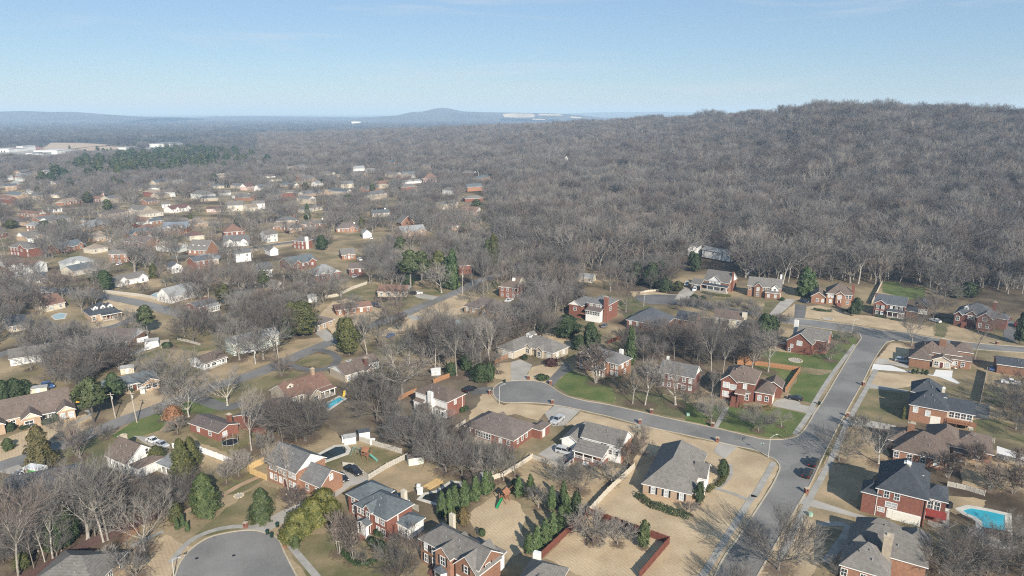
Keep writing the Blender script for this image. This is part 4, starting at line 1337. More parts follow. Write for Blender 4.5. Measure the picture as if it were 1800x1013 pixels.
def H_bluegrey():
	h = House('red brick two-storey house with blue-grey hip roof and white portico', 'blue-grey roofed brick house', (621, 886), (679, 916), 5.3)
	v = h.vol((621, 886), (679, 916), 5.3, (733.5, 888), 'hip', 'u', 33, 'w_red', 'r_bluegrey')
	L = v['x1'] - v['x0']
	b = h.box(v['x0'] - 5.6, v['y0'] + 1.6, 8, (v['y1'] - v['y0']) * 1.05, 5.0, 'hip', 'v', 33, 'w_red', 'r_bluegrey')
	a = h.box(v['x0'] + L * .30, v['y0'] - .9, L * .30, 5, 5.5, 'gable', 'v', 48, 'w_red', 'r_bluegrey')
	h.win(a, 'f', [(.5, 4.3)], .95, 1.8, False, 0)
	h.win(v, 'f', [(.1, 4.2), (.1, 1.6), (.25, 4.2), (.25, 1.6), (.7, 4.2), (.87, 4.2), (.72, 1.6), (.89, 1.6)], .9, 1.6, False, .15)
	h.win(b, 'f', [(.25, 4.1), (.7, 4.1), (.25, 1.5), (.7, 1.5)], .9, 1.7, False, .15)
	xm = v['x0'] + L * .45
	h.box(xm - 1.6, v['y0'] - 2.5, 3.2, 1.8, 3.1, 'gable', 'v', 30, 'trim', 'r_bluegrey', 'trim', .6)
	h.porch(xm - 1.5, xm + 1.5, v['y0'] - 2.5, v['y0'] - .95, 2.95, 2, roofed=False)
	h.door(a, 'f', .5)
	h.steps(xm, v['y0'] - 2.5, 3, 2, 'w_red')
	W = v['y1'] - v['y0']
	p = h.box(v['x1'] - 1.6, v['y1'] - 5.0, 5.4, 5.4, 3.1, 'hip', 'u', 22, 'w_white', 'r_bluegrey')
	h.win(p, 'f', [(.45, 1.5), (.62, 1.5), (.8, 1.5)], 1.0, 1.7)
	h.box(v['x0'] + 1, v['y1'] - 1, 5, 4, 3.2, 'gable', 'v', 24, 'w_cream', 'r_bluegrey')
	h.chimney(v['x1'] - 3.0, v['y1'] + .5, 0, 7.4, 1.2, .9, 'w_cream', False)
	pp, rz = h.wpos(v, 'r', .42)
	q = MB(); q.box(-.09, .09, -.16, 0, 0, 5)
	h.part('downpipe', q, M['trim'], None, (*pp, 0), rz)
H_bluegrey()

def H_tauperoof():
	h = House('brick house with black shutters, bay window and taupe gabled roof', 'black-shuttered brick house', (734, 946), (842, 1005), 5.5)
	v = h.vol((734, 946), (842, 1005), 5.5, (886, 973), 'hg', 'u', 36, 'w_orange', 'r_taupe')
	L = v['x1'] - v['x0']
	a = h.box(v['x0'] + L * .32, v['y0'] - 1.6, L * .30, 7, 5.5, 'gable', 'v', 40, 'w_orange', 'r_taupe')
	b = h.box(v['x0'] + L * .63, v['y0'] - 1.1, L * .40, 7.5, 4.6, 'gable', 'v', 44, 'w_orange', 'r_taupe')
	h.win(v, 'f', [(.1, 4.2), (.24, 4.2), (.1, 1.5), (.24, 1.5)], .85, 1.7, True, .1)
	h.win(a, 'f', [(.5, 4.2)], 1.2, 1.8, True, .1)
	h.win(b, 'f', [(.5, 4.6)], .8, 1.4, True, .1)
	h.win(v, 'r', [(.4, 4.6)], 1.2, 1.5, True, .1)
	h.garage(b, 'f', .5, 5.0)
	y = v['y0'] - 1.6
	xb = v['x0'] + L * .47
	bay = MB()
	pts = [(xb - 1.5, y), (xb - .9, y - 1.0), (xb + .9, y - 1.0), (xb + 1.5, y)]
	for i in range(3):
		bay.face([(*pts[i], .3), (*pts[i + 1], .3), (*pts[i + 1], 2.6), (*pts[i], 2.6)])
	bw = h.part('bay_window', bay, M['trim'])
	fr, pd, pb, sh = win_mesh(1.3, 1.5)
	link('bay_pane', pd, bw, (xb, y - 1.05, 1.5))
	br = MB()
	E = [(xb - 1.8, y), (xb - 1.1, y - 1.3), (xb + 1.1, y - 1.3), (xb + 1.8, y)]
	for i in range(3):
		br.face([(*E[i], 2.6), (*E[i + 1], 2.6), (xb, y, 3.5)])
	h.part('bay_roof', br, M['r_slate'])
	h.door(v, 'f', .335, .8, 'garage')
	h.steps(v['x0'] + L * .30, v['y0'], 6, 1.8, 'w_darkred', .2)
	h.chimney(v['x0'] + 1.2, v['y0'] + 8.2, 3, 7.4, 1.2, .8, 'w_cream', False)
	h.box(v['x0'] + L * .45, v['y1'] - 1, 8, 4, 3.2, 'shed', 'u', 10, 'w_white', 'r_taupe')
H_tauperoof()

def H_bottomcenter():
	h = House('taupe hip-roofed house cut by the lower edge, with a white chimney', 'taupe house at the lower edge', (905, 1027), (975, 1047), 5.4)
	v = h.vol((905, 1027), (975, 1047), 5.4, (1030, 1006), 'hip', 'u', 36, 'w_red', 'r_taupe')
	h.box(v['x0'] + 1, v['y0'] - 1.2, 5, 6, 5.4, 'gable', 'v', 36, 'w_red', 'r_taupe')
	h.auto(v, 'fr', True)
	h.chim_px((944, 985), 5.4, 0, 7.2, w=1.4, d=1.0, m='w_white', cap=False)
H_bottomcenter()

def H_bottomleft():
	h = House('low grey hip-roofed house beside the dark brown fence', 'grey house by the brown fence', (45, 1030), (170, 1034), 3.0)
	v = h.vol((45, 1030), (172, 1026), 3.0, 11, 'hip', 'u', 28, 'w_tan', 'r_taupe')
	h.auto(v, 'fr')
H_bottomleft()

def H_yellowfence():
	h = House('orange brick two-storey house with charcoal gable roofs and white upper gable', 'charcoal gable-roofed brick house', (465, 810), (520, 833.5), 5.5)
	v = h.vol((465, 810), (520, 833.5), 5.5, (574, 804), 'gable', 'u', 33, 'w_orange', 'r_grey', 'w_white')
	h.win(v, 'f', [(f, z) for f in (.12, .27, .44, .6, .78, .92) for z in (4.3, 1.7) if not (z < 2 and f == .6)], .85, 1.5, False, .4)
	h.door(v, 'f', .6, .3)
	g = h.box(v['x1'] - .2, v['y0'] + .8, 7.6, (v['y1'] - v['y0']) * .86, 3.4, 'gable', 'u', 38, 'w_orange', 'r_grey', 'w_orange')
	h.win(g, 'f', [(.3, 1.7), (.8, 1.7)], .9, 1.5, False, .5)
	h.win(g, 'r', [(.5, 4.4)], .9, 1.4, False, 1)
	pp, rz = h.wpos(g, 'r', .05)
	q = MB(); q.box(-.08, .08, -.14, 0, 0, 3.2)
	h.part('downpipe', q, M['trim'], None, (*pp, 0), rz)
H_yellowfence()

def H_redranch():
	h = House('low red brick ranch with wide mauve-brown gable roof and red chimney', 'red brick ranch with trampoline', (329, 743), (383.5, 762), 2.8)
	v = h.vol((329, 743), (383.5, 762), 2.8, (423, 745), 'gable', 'u', 19, 'w_red', 'r_mauve')
	h.win(v, 'r', [(.3, 1.5)], 1.3, 1.5, False, .2)
	h.win(v, 'f', [(.3, 1.5), (.7, 1.5)], 1, 1.2)
	h.box(v['x0'] + 7.5, v['y0'] + 8.5, 13, 15, 3.0, 'gable', 'v', 18, 'w_red', 'r_mauve')
	h.chimney(v['x1'] - 2.2, v['y1'] - 1.0, 2, 5.6, 1.3, .9, 'w_red')
H_redranch()

def H_whitegable():
	h = House('white house with steep brown roof and a stone chimney on its end', 'white brown-roofed house', (182.7, 801), (222, 817.6), 3.3)
	v = h.vol((182.7, 801), (222, 817.6), 3.3, (271, 789), 'gable', 'u', 40, 'w_white', 'r_brown')
	h.win(v, 'f', [(f, 1.6) for f in (.15, .3, .5, .75, .92)], .8, 1.4, False, .5)
	h.win(v, 'r', [(.68, 4.4)], .7, 1.5, False, 0)
	h.box(v['x1'] - .3, v['y0'] + .3, 4.6, 7.5, 2.8, 'hip', 'v', 22, 'w_white', 'r_brown')
	h.chimney(v['x0'] - .5, v['y0'] + 5.0, 0, 6.6, 1.0, 2.0, 'w_stone')
	h.porch(v['x1'] + 4, v['x1'] + 10, v['y0'] + 5, v['y0'] + 12, 2.6, 4, 'r_palegrey', pitch=5)
H_whitegable()

def H_tanlong():
	h = House('long tan brick ranch with brown roof, gabled entry and cream gables', 'long tan brick ranch', (-24, 746), (132, 713), 3.0)
	v = h.vol((-24, 746), (128, 714), 3.0, 14, 'gable', 'u', 30, 'w_tan', 'r_brown', 'w_cream')
	L = v['x1'] - v['x0']
	a = h.vol((36, 737), (73, 729), 3.1, 6, 'gable', 'v', 36, 'w_tan', 'r_brown', 'w_cream', dy=-1.6)
	b = h.vol((99, 724), (133, 716), 3.1, 7, 'gable', 'v', 34, 'w_tan', 'r_brown', 'w_cream', dy=-1.4)
	c = h.vol((-24, 748), (10, 741), 3.0, 7, 'gable', 'v', 34, 'w_tan', 'r_brown', 'w_cream', dy=-2.6)
	h.win(a, 'f', [(.35, 1.6)], 2.0, 1.7, False, .3)
	h.win(b, 'f', [(.25, 1.6), (.75, 1.6)], 1.1, 1.7, False, .5)
	h.win(v, 'f', [(.28, 1.6), (.66, 1.6), (.73, 1.6)], 1.0, 1.5)
	h.porch(a['x1'] + .3, a['x1'] + 3.6, v['y0'] - 1.6, v['y0'] - .03, 2.9, 3, pitch=8)
	h.door(v, 'f', .56, .2, 'door_red')
H_tanlong()

def H_greyleft():
	h = House('pale brick ranch with blue-grey gable roof across the street', 'blue-grey roofed ranch', (176, 689), (279, 664), 2.8)
	v = h.vol((176, 689), (279, 664), 2.8, 9, 'gable', 'u', 24, 'w_tan', 'r_bluegrey')
	b = h.vol((248, 674), (279, 666), 2.9, 6, 'gable', 'v', 28, 'w_tan', 'r_bluegrey', 'w_tan', dy=-1.4)
	h.win(b, 'f', [(.3, 1.5), (.72, 1.5)], 1.4, 1.5, False, .1)
	h.win(v, 'f', [(.1, 1.5), (.5, 1.5), (.66, 1.5)], 1.1, 1.4, True, .2)
	h.door(v, 'f', .58, .2)
H_greyleft()

def H_carport():
	h = House('small white ranch with brown gable roof and open carport', 'white carport ranch', (357.6, 640), (398.5, 626), 2.6)
	v = h.vol((357.6, 640), (398.5, 626), 2.6, 9, 'gable', 'u', 22, 'w_white', 'r_brown', 'w_palegrey')
	h.porch(v['x0'] + .4, v['x1'], v['y0'] - .9, v['y0'] - .05, 2.5, 5, 'r_brown', pitch=3)
	h.win(v, 'f', [(.15, 1.4), (.45, 1.4), (.85, 1.4)], 1.8, 1.5, False, 0)
	h.win(v, 'l', [(.5, 1.5)], 1.2, 1.2)
H_carport()

def H_redchimney():
	h = House('brown-roofed ranch with a bright red chimney and white end wing', 'red-chimney ranch', (606, 661), (672, 641), 2.8)
	v = h.vol((606, 661), (650, 648), 2.8, 11, 'gable', 'u', 22, 'w_stone', 'r_brown', 'w_white')
	w = h.vol((640, 650), (676, 637.5), 2.8, 9, 'gable', 'u', 22, 'w_white', 'r_brown', dy=3.5)
	e = h.vol((640, 652), (657, 647), 2.7, 5, 'gable', 'v', 26, 'w_stone', 'r_brown', 'w_red', dy=-1.2)
	h.win(v, 'f', [(.15, 1.4), (.4, 1.4), (.6, 1.4)], 1.2, 1.5, False, .3)
	h.win(w, 'f', [(.6, 1.5), (.8, 1.5)], 1.0, 1.5, False, .1)
	h.door(v, 'f', .85, .2, 'door_red')
	h.chimney(v['x1'] + .6, v['y0'] + 2.2, 0, 6.0, 1.5, 1.1, 'w_darkred')
H_redchimney()

def H_rustroof():
	h = House('stone-white house with broad rust-red roof beside the small pool', 'rust-roofed stone house', (506, 702), (583, 675), 3.0)
	v = h.vol((506, 702), (583, 675), 3.0, 11, 'gable', 'u', 30, 'w_stone', 'r_rust', 'w_stone')
	a = h.vol((540, 696), (562, 688), 3.0, 6, 'gable', 'v', 38, 'w_stone', 'r_rust', dy=-1.6)
	h.win(a, 'f', [(.5, 1.6)], 1.6, 1.6)
	h.win(v, 'f', [(.15, 1.5), (.3, 1.5), (.82, 1.5), (.93, 1.5)], 1.1, 1.5, False, .2)
	h.dormer(v, .18, 3.0, 2.2, 1.8, 'w_cream')
	h.porch(v['x1'] - 6, v['x1'], v['y0'] - 2.8, v['y0'] - .04, 2.7, 4, 'r_rust', pitch=6)
	h.chimney(v['x0'] + 12.5, v['y0'] + 5, 3, 8, 1.1, .9, 'w_tan')
H_rustroof()

# ------- plainer houses further off: (label, short, A, B, eave, depth, roof, ridge, pitch, wall, roof colour, gable, extras)
FAR = [
('pale sage two-storey house half hidden by tall bare trees', 'sage house behind the trees', (408, 606), (492, 586), 4.8, 8, 'gable', 'u', 26, 'w_sage', 'r_palegrey', None, 'fr2'),
('white house with pale aqua-grey roof behind the round grey tree', 'aqua-roofed white house', (770, 577), (809, 583), 2.8, 13, 'hip', 'v', 24, 'w_white', 'r_aqua', None, 'fr'),
('tan brick house with dark taupe roof on the straight street', 'taupe-roofed tan brick house', (814, 538), (872, 549), 3.2, 13, 'hip', 'u', 32, 'w_tan', 'r_mauve', None, 'frG'),
('red brick two-storey house with white gable and white chimney', 'white-chimney brick house', (876, 503.5), (908, 507), 5.6, 14, 'hg', 'u', 32, 'w_red', 'r_brown', 'w_cream', 'fr2C'),
('white-windowed sunroom house with grey hip roof and brick chimney', 'sunroom house', (1031, 532), (1068.5, 538), 7.4, 12, 'hip', 'u', 30, 'w_red', 'r_grey', None, 'fS'),
('large house with blue-grey slate hip roof seen above bare branches', 'slate hip roof above the branches', (1100, 562), (1168, 573), 3.6, 15, 'hip', 'v', 34, 'w_red', 'r_slate', None, 'f'),
('cream two-storey house with brown roof and cream chimney among trees', 'cream house in the grove', (1254, 558), (1307, 564.5), 5.4, 9, 'gable', 'u', 32, 'w_cream', 'r_brown', None, 'f2K'),
('tall white house at the forest edge', 'tall white forest house', (1208, 433), (1226, 435), 6, 9, 'gable', 'v', 38, 'w_white', 'r_slate', None, 'f2'),
('long low white house with dark roof at the forest edge', 'long white forest house', (1233, 438), (1283, 447), 5, 8, 'gable', 'u', 22, 'w_white', 'r_palegrey', None, 'f'),
('tan stone ranch among dense bare trees', 'tan ranch in the trees', (926, 483), (966, 489), 3, 10, 'gable', 'u', 26, 'w_stone', 'r_tan', None, 'f'),
('cream ranch with pale flat roof deep in the trees', 'pale flat-roofed ranch', (1008, 486), (1042, 489), 3, 9, 'gable', 'u', 16, 'w_cream', 'r_palegrey', None, 'f'),
('rust-tan roofed ranch with white garage end on the straight street', 'rust-tan ranch', (662, 513), (716, 513.5), 2.8, 10, 'gable', 'u', 26, 'w_stone', 'r_rust', 'w_white', 'fr'),
('brown ranch with low rust roof behind a bare multi-stemmed tree', 'brown carport ranch', (590, 546), (655, 538), 2.7, 9, 'gable', 'u', 20, 'w_orange', 'r_rust', None, 'f'),
('tan ranch with brown hip roof behind the broad olive evergreen', 'brown hip ranch by the evergreen', (553, 575), (589, 561), 2.7, 14, 'hip', 'u', 26, 'w_tan', 'r_mauve', None, 'fr'),
('red brick ranch with slate roof and glazed back sunroom', 'slate-roofed brick ranch', (346, 541.5), (384, 532), 3.0, 10, 'gable', 'u', 18, 'w_red', 'r_slate', 'w_red', 'flP'),
('light grey roofed white house with steep gable on the far left street', 'pale steep-gabled house', (299, 524), (350, 511), 3.0, 11, 'gable', 'u', 36, 'w_white', 'r_palegrey', None, 'fl'),
('white-fronted ranch with taupe roof behind a round bare tree', 'white-fronted taupe ranch', (199, 497), (262, 485), 2.8, 11, 'gable', 'u', 22, 'w_white', 'r_taupe', None, 'fE'),
('grey-roofed ranch with cream front at a wide drive', 'cream-fronted grey ranch', (128, 478), (172, 469), 2.8, 12, 'gable', 'u', 24, 'w_cream', 'r_bluegrey', None, 'f'),
('cream house with bright rust roof beside white cars', 'rust-roofed cream house', (80, 539), (116, 531), 2.8, 13, 'gable', 'u', 30, 'w_cream', 'r_rust', None, 'fr'),
('dark-roofed house with white columned porch in the trees', 'white columned porch', (46, 491), (80, 488), 3.0, 9, 'gable', 'u', 28, 'w_white', 'r_slate', None, 'fO'),
('orange brick two-storey house with white trim behind a shrub', 'orange two-storey behind the round tree', (190, 448), (226, 446), 5.4, 8, 'gable', 'u', 28, 'w_orange', 'r_taupe', None, 'f2'),
('red brick two-storey house with grey hip roof at the left edge', 'red two-storey at the left edge', (14, 434), (50, 438), 5.4, 10, 'hip', 'u', 34, 'w_red', 'r_taupe', None, 'f2G'),
('brick house with slate-blue roof and white gable trim', 'slate-blue gabled brick house', (104, 438), (149, 429), 3.0, 12, 'gable', 'u', 28, 'w_orange', 'r_bluegrey', None, 'fE'),
('tan-roofed house with cream garage wall', 'cream garage house', (163, 439), (191, 434), 3.0, 11, 'hip', 'u', 26, 'w_cream', 'r_tan', None, 'f'),
('brick two-storey house with greenish-grey hip roof beside a round pine', 'brick house by the round pines', (43, 396), (63, 397), 5.4, 9, 'hip', 'u', 30, 'w_orange', 'r_palegrey', None, 'f2'),
('narrow tan brick gable house with white peak', 'white-peaked tan gable', (140, 391), (153, 390), 6.0, 9, 'gable', 'v', 40, 'w_orange', 'r_taupe', 'w_cream', 'f'),
('long grey-roofed house beyond the tan gable', 'long grey roof', (160, 400), (192, 391), 3.2, 14, 'hip', 'u', 26, 'w_tan', 'r_palegrey', None, ''),
('tan-roofed brick house behind the cream garage', 'tan hip roof', (167, 419), (200, 414), 3.2, 13, 'hip', 'u', 32, 'w_tan', 'r_tan', None, 'f'),
('brick house with long slate roof and a white gable edge', 'long slate-roofed brick house', (226, 413), (268, 408), 3.2, 12, 'gable', 'u', 28, 'w_orange', 'r_bluegrey', None, 'fE'),
('brick house with bright blue-grey roof and white gable', 'blue roof with white gable', (284, 402), (328, 401), 4.2, 12, 'gable', 'u', 34, 'w_orange', 'r_blue', 'w_white', 'fE'),
('low orange brick house with grey roof in the left suburb', 'low orange brick house', (263, 390), (288, 387), 3.2, 10, 'gable', 'u', 24, 'w_orange', 'r_bluegrey', None, 'f'),
('tan hip-roofed ranch in the left suburb', 'tan hip ranch', (255, 377), (288, 373), 3.2, 12, 'hip', 'u', 24, 'w_cream', 'r_tan', None, 'f'),
('grey-roofed house above the slate-blue roof', 'grey roof above the slate one', (218, 392), (250, 387), 3.2, 11, 'hip', 'u', 26, 'w_tan', 'r_palegrey', None, ''),
('brown brick house with large tan brick gable and white dormers', 'tan brick gable with dormers', (328, 439), (363, 441), 3.6, 12, 'gable', 'u', 44, 'w_orange', 'r_taupe', 'w_orange', 'fD'),
('white-trimmed house with grey roof and two white front gables', 'double white gables', (391, 426), (437, 424), 3.4, 12, 'gable', 'u', 32, 'w_white', 'r_grey', None, 'fE'),
('big red brick house with reddish roof in the mid suburb', 'big reddish-roofed house', (393, 409), (431, 406), 5.2, 15, 'hip', 'u', 34, 'w_red', 'r_rust', None, 'f2'),
('cream two-storey house above a pale oval lawn', 'cream house above the oval lawn', (398, 362), (428, 361), 5.4, 11, 'gable', 'u', 34, 'w_cream', 'r_taupe', None, 'f2'),
('pink-walled ranch with maroon roof beside the cream house', 'pink maroon-roofed ranch', (362, 368), (388, 367), 3.0, 10, 'gable', 'u', 20, 'w_pink', 'r_maroon', None, 'f'),
('tan gabled house behind bare trees with pale end wall', 'pale end-walled tan house', (436, 366), (455, 364), 3.6, 11, 'gable', 'u', 30, 'w_cream', 'r_tan', None, 'r'),
('maroon-roofed ranch with white gable ends', 'maroon roof with white gables', (302, 369), (337, 364), 3.2, 12, 'gable', 'u', 28, 'w_white', 'r_maroon', None, 'fE'),
('grey two-storey house with dark porch near the suburb street', 'grey two-storey by the street', (468, 414), (489, 411), 5.4, 9, 'gable', 'u', 30, 'w_palegrey', 'r_taupe', None, 'f2'),
('red brick house with a tall white chimney', 'tall white-chimney brick house', (513, 423), (535, 425), 5.4, 9, 'hip', 'u', 30, 'w_red', 'r_taupe', None, 'f2K'),
('grey hip-roofed house beside the tall white chimney', 'grey hip roof by the white chimney', (508, 402), (531, 401), 3.4, 11, 'hip', 'u', 32, 'w_tan', 'r_taupe', None, ''),
('white two-storey house with brick end on the suburb street', 'white two-storey with brick end', (413, 447), (442, 444), 5.4, 8, 'gable', 'u', 30, 'w_white', 'r_grey', None, 'f2'),
('long red brick two-storey house with slate roof', 'long slate-roofed red two-storey', (342, 461), (374, 455), 5.2, 9, 'gable', 'u', 26, 'w_red', 'r_slate', None, 'f2'),
('small white gabled house with dark roof on the left', 'small white gabled house', (300, 471), (322, 468), 3.6, 10, 'gable', 'v', 32, 'w_white', 'r_slate', None, 'f'),
('white gabled two-storey house with slate roof among trees', 'white gabled slate house', (458, 476), (480, 473), 4.6, 10, 'gable', 'u', 34, 'w_white', 'r_slate', None, 'fE'),
('red brick house with blue-slate roof and three front gables', 'three-gabled slate house', (509, 466), (557, 458), 3.4, 13, 'gable', 'u', 28, 'w_red', 'r_bluegrey', None, 'fE'),
('grey-roofed brick house with pale front gable by the tall trees', 'pale-gabled brick house', (554, 485), (600, 478), 3.6, 13, 'hip', 'u', 34, 'w_red', 'r_palegrey', 'w_palegrey', 'fE'),
('small white gable among dark trees in the middle left', 'small white gable in dark trees', (485, 502), (500, 499), 3.0, 9, 'gable', 'v', 34, 'w_white', 'r_taupe', None, ''),
('orange brick gable end behind a tall pine', 'orange gable by the pine', (440, 520), (455, 513), 3.2, 12, 'gable', 'v', 28, 'w_orange', 'r_slate', None, ''),
('small white open carport in the yard', 'small white carport', (541, 524), (558, 522), 2.5, 6, 'gable', 'u', 20, 'w_white', 'r_palegrey', None, ''),
('brick house with brown roof and white garage door gable', 'white garage gable', (600, 449), (626, 447), 3.2, 12, 'gable', 'u', 28, 'w_orange', 'r_taupe', 'w_white', 'fE'),
('dark brick house under bare trees beside the yard', 'dark brick house under trees', (612, 473), (640, 472), 4.0, 10, 'gable', 'u', 26, 'w_darkred', 'r_mauve', None, 'f'),
('brown gabled house with bright white rakes in the forest', 'white-raked brown gable', (705, 393), (729, 391), 3.6, 12, 'gable', 'v', 44, 'w_orange', 'r_taupe', None, ''),
('grey-roofed house with orange-trimmed gables in the forest', 'grey roof with twin gables', (706, 409), (750, 405), 3.4, 13, 'gable', 'u', 30, 'w_tan', 'r_palegrey', None, 'E'),
('brown hip-roofed house with white windows in the forest', 'brown hip roof in the forest', (785, 398), (808, 397), 3.6, 12, 'hip', 'u', 30, 'w_tan', 'r_brown', None, 'f'),
('large pinkish hip-roofed house on a forest lawn', 'large pinkish hip roof', (743, 314), (768, 314), 5.0, 16, 'hip', 'u', 38, 'w_pink', 'r_rust', None, ''),
('grey gabled house in the far forest clearing', 'grey gables in the clearing', (620, 297), (642, 296), 4.0, 12, 'gable', 'u', 34, 'w_white', 'r_palegrey', None, ''),
('white house in the far forest clearing', 'white house in the clearing', (647, 300), (662, 299), 4.0, 10, 'gable', 'u', 28, 'w_white', 'r_palegrey', None, ''),
('blue-grey twin gabled house near the pinkish roof', 'blue-grey twin gables', (707, 308), (731, 307), 4.6, 11, 'gable', 'u', 36, 'w_palegrey', 'r_bluegrey', None, 'E'),
('pale ranch under the clearing', 'pale ranch under the clearing', (712, 320), (742, 318), 3.0, 11, 'gable', 'u', 20, 'w_white', 'r_palegrey', None, ''),
('white steep-roofed garage in the middle forest', 'white steep garage', (637, 412), (654, 411), 3.2, 9, 'gable', 'v', 40, 'w_white', 'r_palegrey', None, ''),
('cream house with three bright white dormers far left of the pines', 'three white dormers', (380, 310), (398, 309), 3.4, 9, 'gable', 'u', 34, 'w_cream', 'r_tan', None, 'D'),
('red and white gabled house on the far street', 'red and white far gable', (433, 329), (447, 327), 4.0, 10, 'gable', 'u', 36, 'w_pink', 'r_maroon', 'w_white', ''),
('pale blue-roofed house on the far street', 'pale blue roof', (457, 330), (478, 327), 4.0, 10, 'gable', 'u', 30, 'w_white', 'r_blue', None, ''),
('brown ranch on the far street', 'far brown ranch', (474, 316), (496, 314), 3.0, 10, 'gable', 'u', 20, 'w_cream', 'r_brown', None, ''),
('tan house on the far street', 'far tan house', (528, 323), (544, 322), 3.6, 10, 'hip', 'u', 26, 'w_orange', 'r_tan', None, ''),
('white gable by a dark evergreen on the far street', 'far white gable', (557, 323), (569, 321), 3.6, 9, 'gable', 'u', 32, 'w_white', 'r_palegrey', None, ''),
('tan roofed house high among far trees', 'far tan roof', (466, 292), (485, 290), 3.4, 11, 'gable', 'u', 26, 'w_cream', 'r_tan', None, ''),
('pale house beyond the far tan roof', 'far pale house', (511, 296), (528, 294), 3.6, 11, 'gable', 'u', 28, 'w_white', 'r_tan', None, ''),
('white house at the far left near the open strip', 'far left white house', (10, 313), (24, 312), 3.6, 9, 'gable', 'u', 30, 'w_white', 'r_palegrey', None, ''),
('pale house with grey gable at the far left', 'far left grey gable', (31, 315), (44, 314), 3.6, 9, 'gable', 'u', 30, 'w_palegrey', 'r_palegrey', None, ''),
('bright white house below the pines', 'white house below the pines', (80, 303), (93, 302), 4.6, 9, 'gable', 'u', 34, 'w_white', 'r_palegrey', None, ''),
('pale pink gable beside dark evergreens', 'pale pink gable', (180, 338), (194, 337), 3.8, 12, 'gable', 'v', 34, 'w_pink', 'r_mauve', 'w_pink', ''),
('long grey flat building below the pine wood', 'long grey low building', (227, 333), (252, 331), 3.0, 11, 'gable', 'u', 16, 'w_stone', 'r_palegrey', None, ''),
('white house with pale roof beside a dark evergreen', 'white house by the dark evergreen', (88, 343), (108, 343), 3.4, 12, 'hip', 'u', 24, 'w_cream', 'r_palegrey', None, ''),
('small white-roofed house at the left open strip', 'small white roof', (48, 337), (62, 336), 3.0, 9, 'gable', 'u', 24, 'w_white', 'r_palegrey', None, ''),
('white row of windows house in grey trees', 'white windows in grey trees', (88, 368), (110, 366), 3.4, 9, 'gable', 'u', 24, 'w_white', 'r_taupe', None, 'f'),
('white house behind bare trees on the left', 'white house behind bare trees', (284, 360), (300, 359), 3.4, 10, 'gable', 'u', 26, 'w_white', 'r_taupe', None, 'f'),
('white house under grey branches by the two-storey brick', 'white house under branches', (47, 420), (60, 419), 4.4, 8, 'gable', 'u', 28, 'w_white', 'r_taupe', None, 'f'),
('brick gabled house at the left border', 'brick gable at the border', (-8, 411), (12, 408), 3.6, 11, 'gable', 'u', 34, 'w_red', 'r_mauve', 'w_red', 'E'),
('dark slate ranch under oaks at the left border', 'dark slate ranch', (14, 575), (52, 568), 2.8, 12, 'gable', 'u', 26, 'w_stone', 'r_charcoal', None, 'f'),
('pale gabled house under branches near the left border', 'pale gable under branches', (80, 581), (103, 577), 3.4, 10, 'gable', 'v', 34, 'w_cream', 'r_taupe', None, 'f'),
('brown roofed brick ranch with white gable beside the white fence', 'brown ranch by the white fence', (150, 601), (229, 600), 2.8, 13, 'gable', 'u', 28, 'w_orange', 'r_mauve', 'w_white', 'f'),
('white-gabled ranch with long brown roof at the left edge', 'white gable at the left edge', (14, 632), (90, 620), 2.9, 10, 'gable', 'u', 26, 'w_white', 'r_taupe', None, 'fl'),
('grey hip roof at the lower left with a box truck beyond', 'grey roof by the box truck', (2, 879), (132, 852), 3.0, 12, 'gable', 'u', 22, 'w_palegrey', 'r_slate', None, 'f'),
('reddish gabled house deep in the forest', 'reddish forest gable', (1136, 384), (1156, 382), 4.4, 10, 'gable', 'u', 34, 'w_white', 'r_rust', None, 'f'),
('dark cottage roof in the right forest', 'dark forest cottage', (1268, 395), (1292, 394), 3.2, 9, 'gable', 'u', 26, 'w_palegrey', 'r_slate', None, ''),
('tan roof high in the far forest', 'tan far forest roof', (990, 240), (1003, 240), 3, 14, 'gable', 'u', 30, 'w_cream', 'r_tan', None, ''),
('red brick house high in the far forest', 'red far forest house', (1020, 246), (1031, 246), 3, 12, 'hip', 'u', 30, 'w_red', 'r_tan', None, ''),
('cream house with white gable high in the forest', 'cream far forest house', (1060, 235), (1073, 235), 3, 12, 'gable', 'u', 36, 'w_cream', 'r_tan', None, ''),
('tall narrow white house in the forest', 'narrow white forest house', (993, 277), (999, 277), 5, 9, 'gable', 'v', 40, 'w_palegrey', 'r_palegrey', None, ''),
('dark orange house in the far forest', 'dark orange forest house', (1050, 281), (1063, 280), 5, 10, 'gable', 'u', 36, 'w_orange', 'r_mauve', None, ''),
('grey ranch on the forest slope', 'grey forest slope ranch', (756, 263), (770, 263), 3, 14, 'gable', 'u', 24, 'w_pink', 'r_tan', None, ''),
('pale house half hidden in the far forest', 'pale far forest house', (1118, 225), (1130, 225), 3, 14, 'gable', 'u', 30, 'w_cream', 'r_tan', None, ''),
('grey house near the crest of the wooded hill', 'grey house near the crest', (1745, 206), (1768, 207), 6, 14, 'gable', 'u', 34, 'w_stone', 'r_taupe', None, ''),
('dark timber-sided garage at the right edge', 'dark garage at the right edge', (1752, 640), (1825, 650), 3.4, 9, 'gable', 'u', 22, 'w_brown', 'r_charcoal', None, ''),  # dark brown wall colour stands in for tree shadow on a grey side
('brick house with black roof behind the slate hip roof', 'black-roofed annexe', (1186, 560), (1222, 566), 3.4, 9, 'gable', 'u', 32, 'w_red', 'r_charcoal', None, ''),
('white gabled house on the suburb street corner', 'white gabled corner house', (474, 441), (490, 439), 3.6, 11, 'gable', 'v', 36, 'w_white', 'r_taupe', 'w_white', ''),
('brown roof behind a dark oak in the left suburb', 'brown roof behind the oak', (332, 416), (360, 413), 3.2, 11, 'hip', 'u', 28, 'w_cream', 'r_maroon', None, ''),
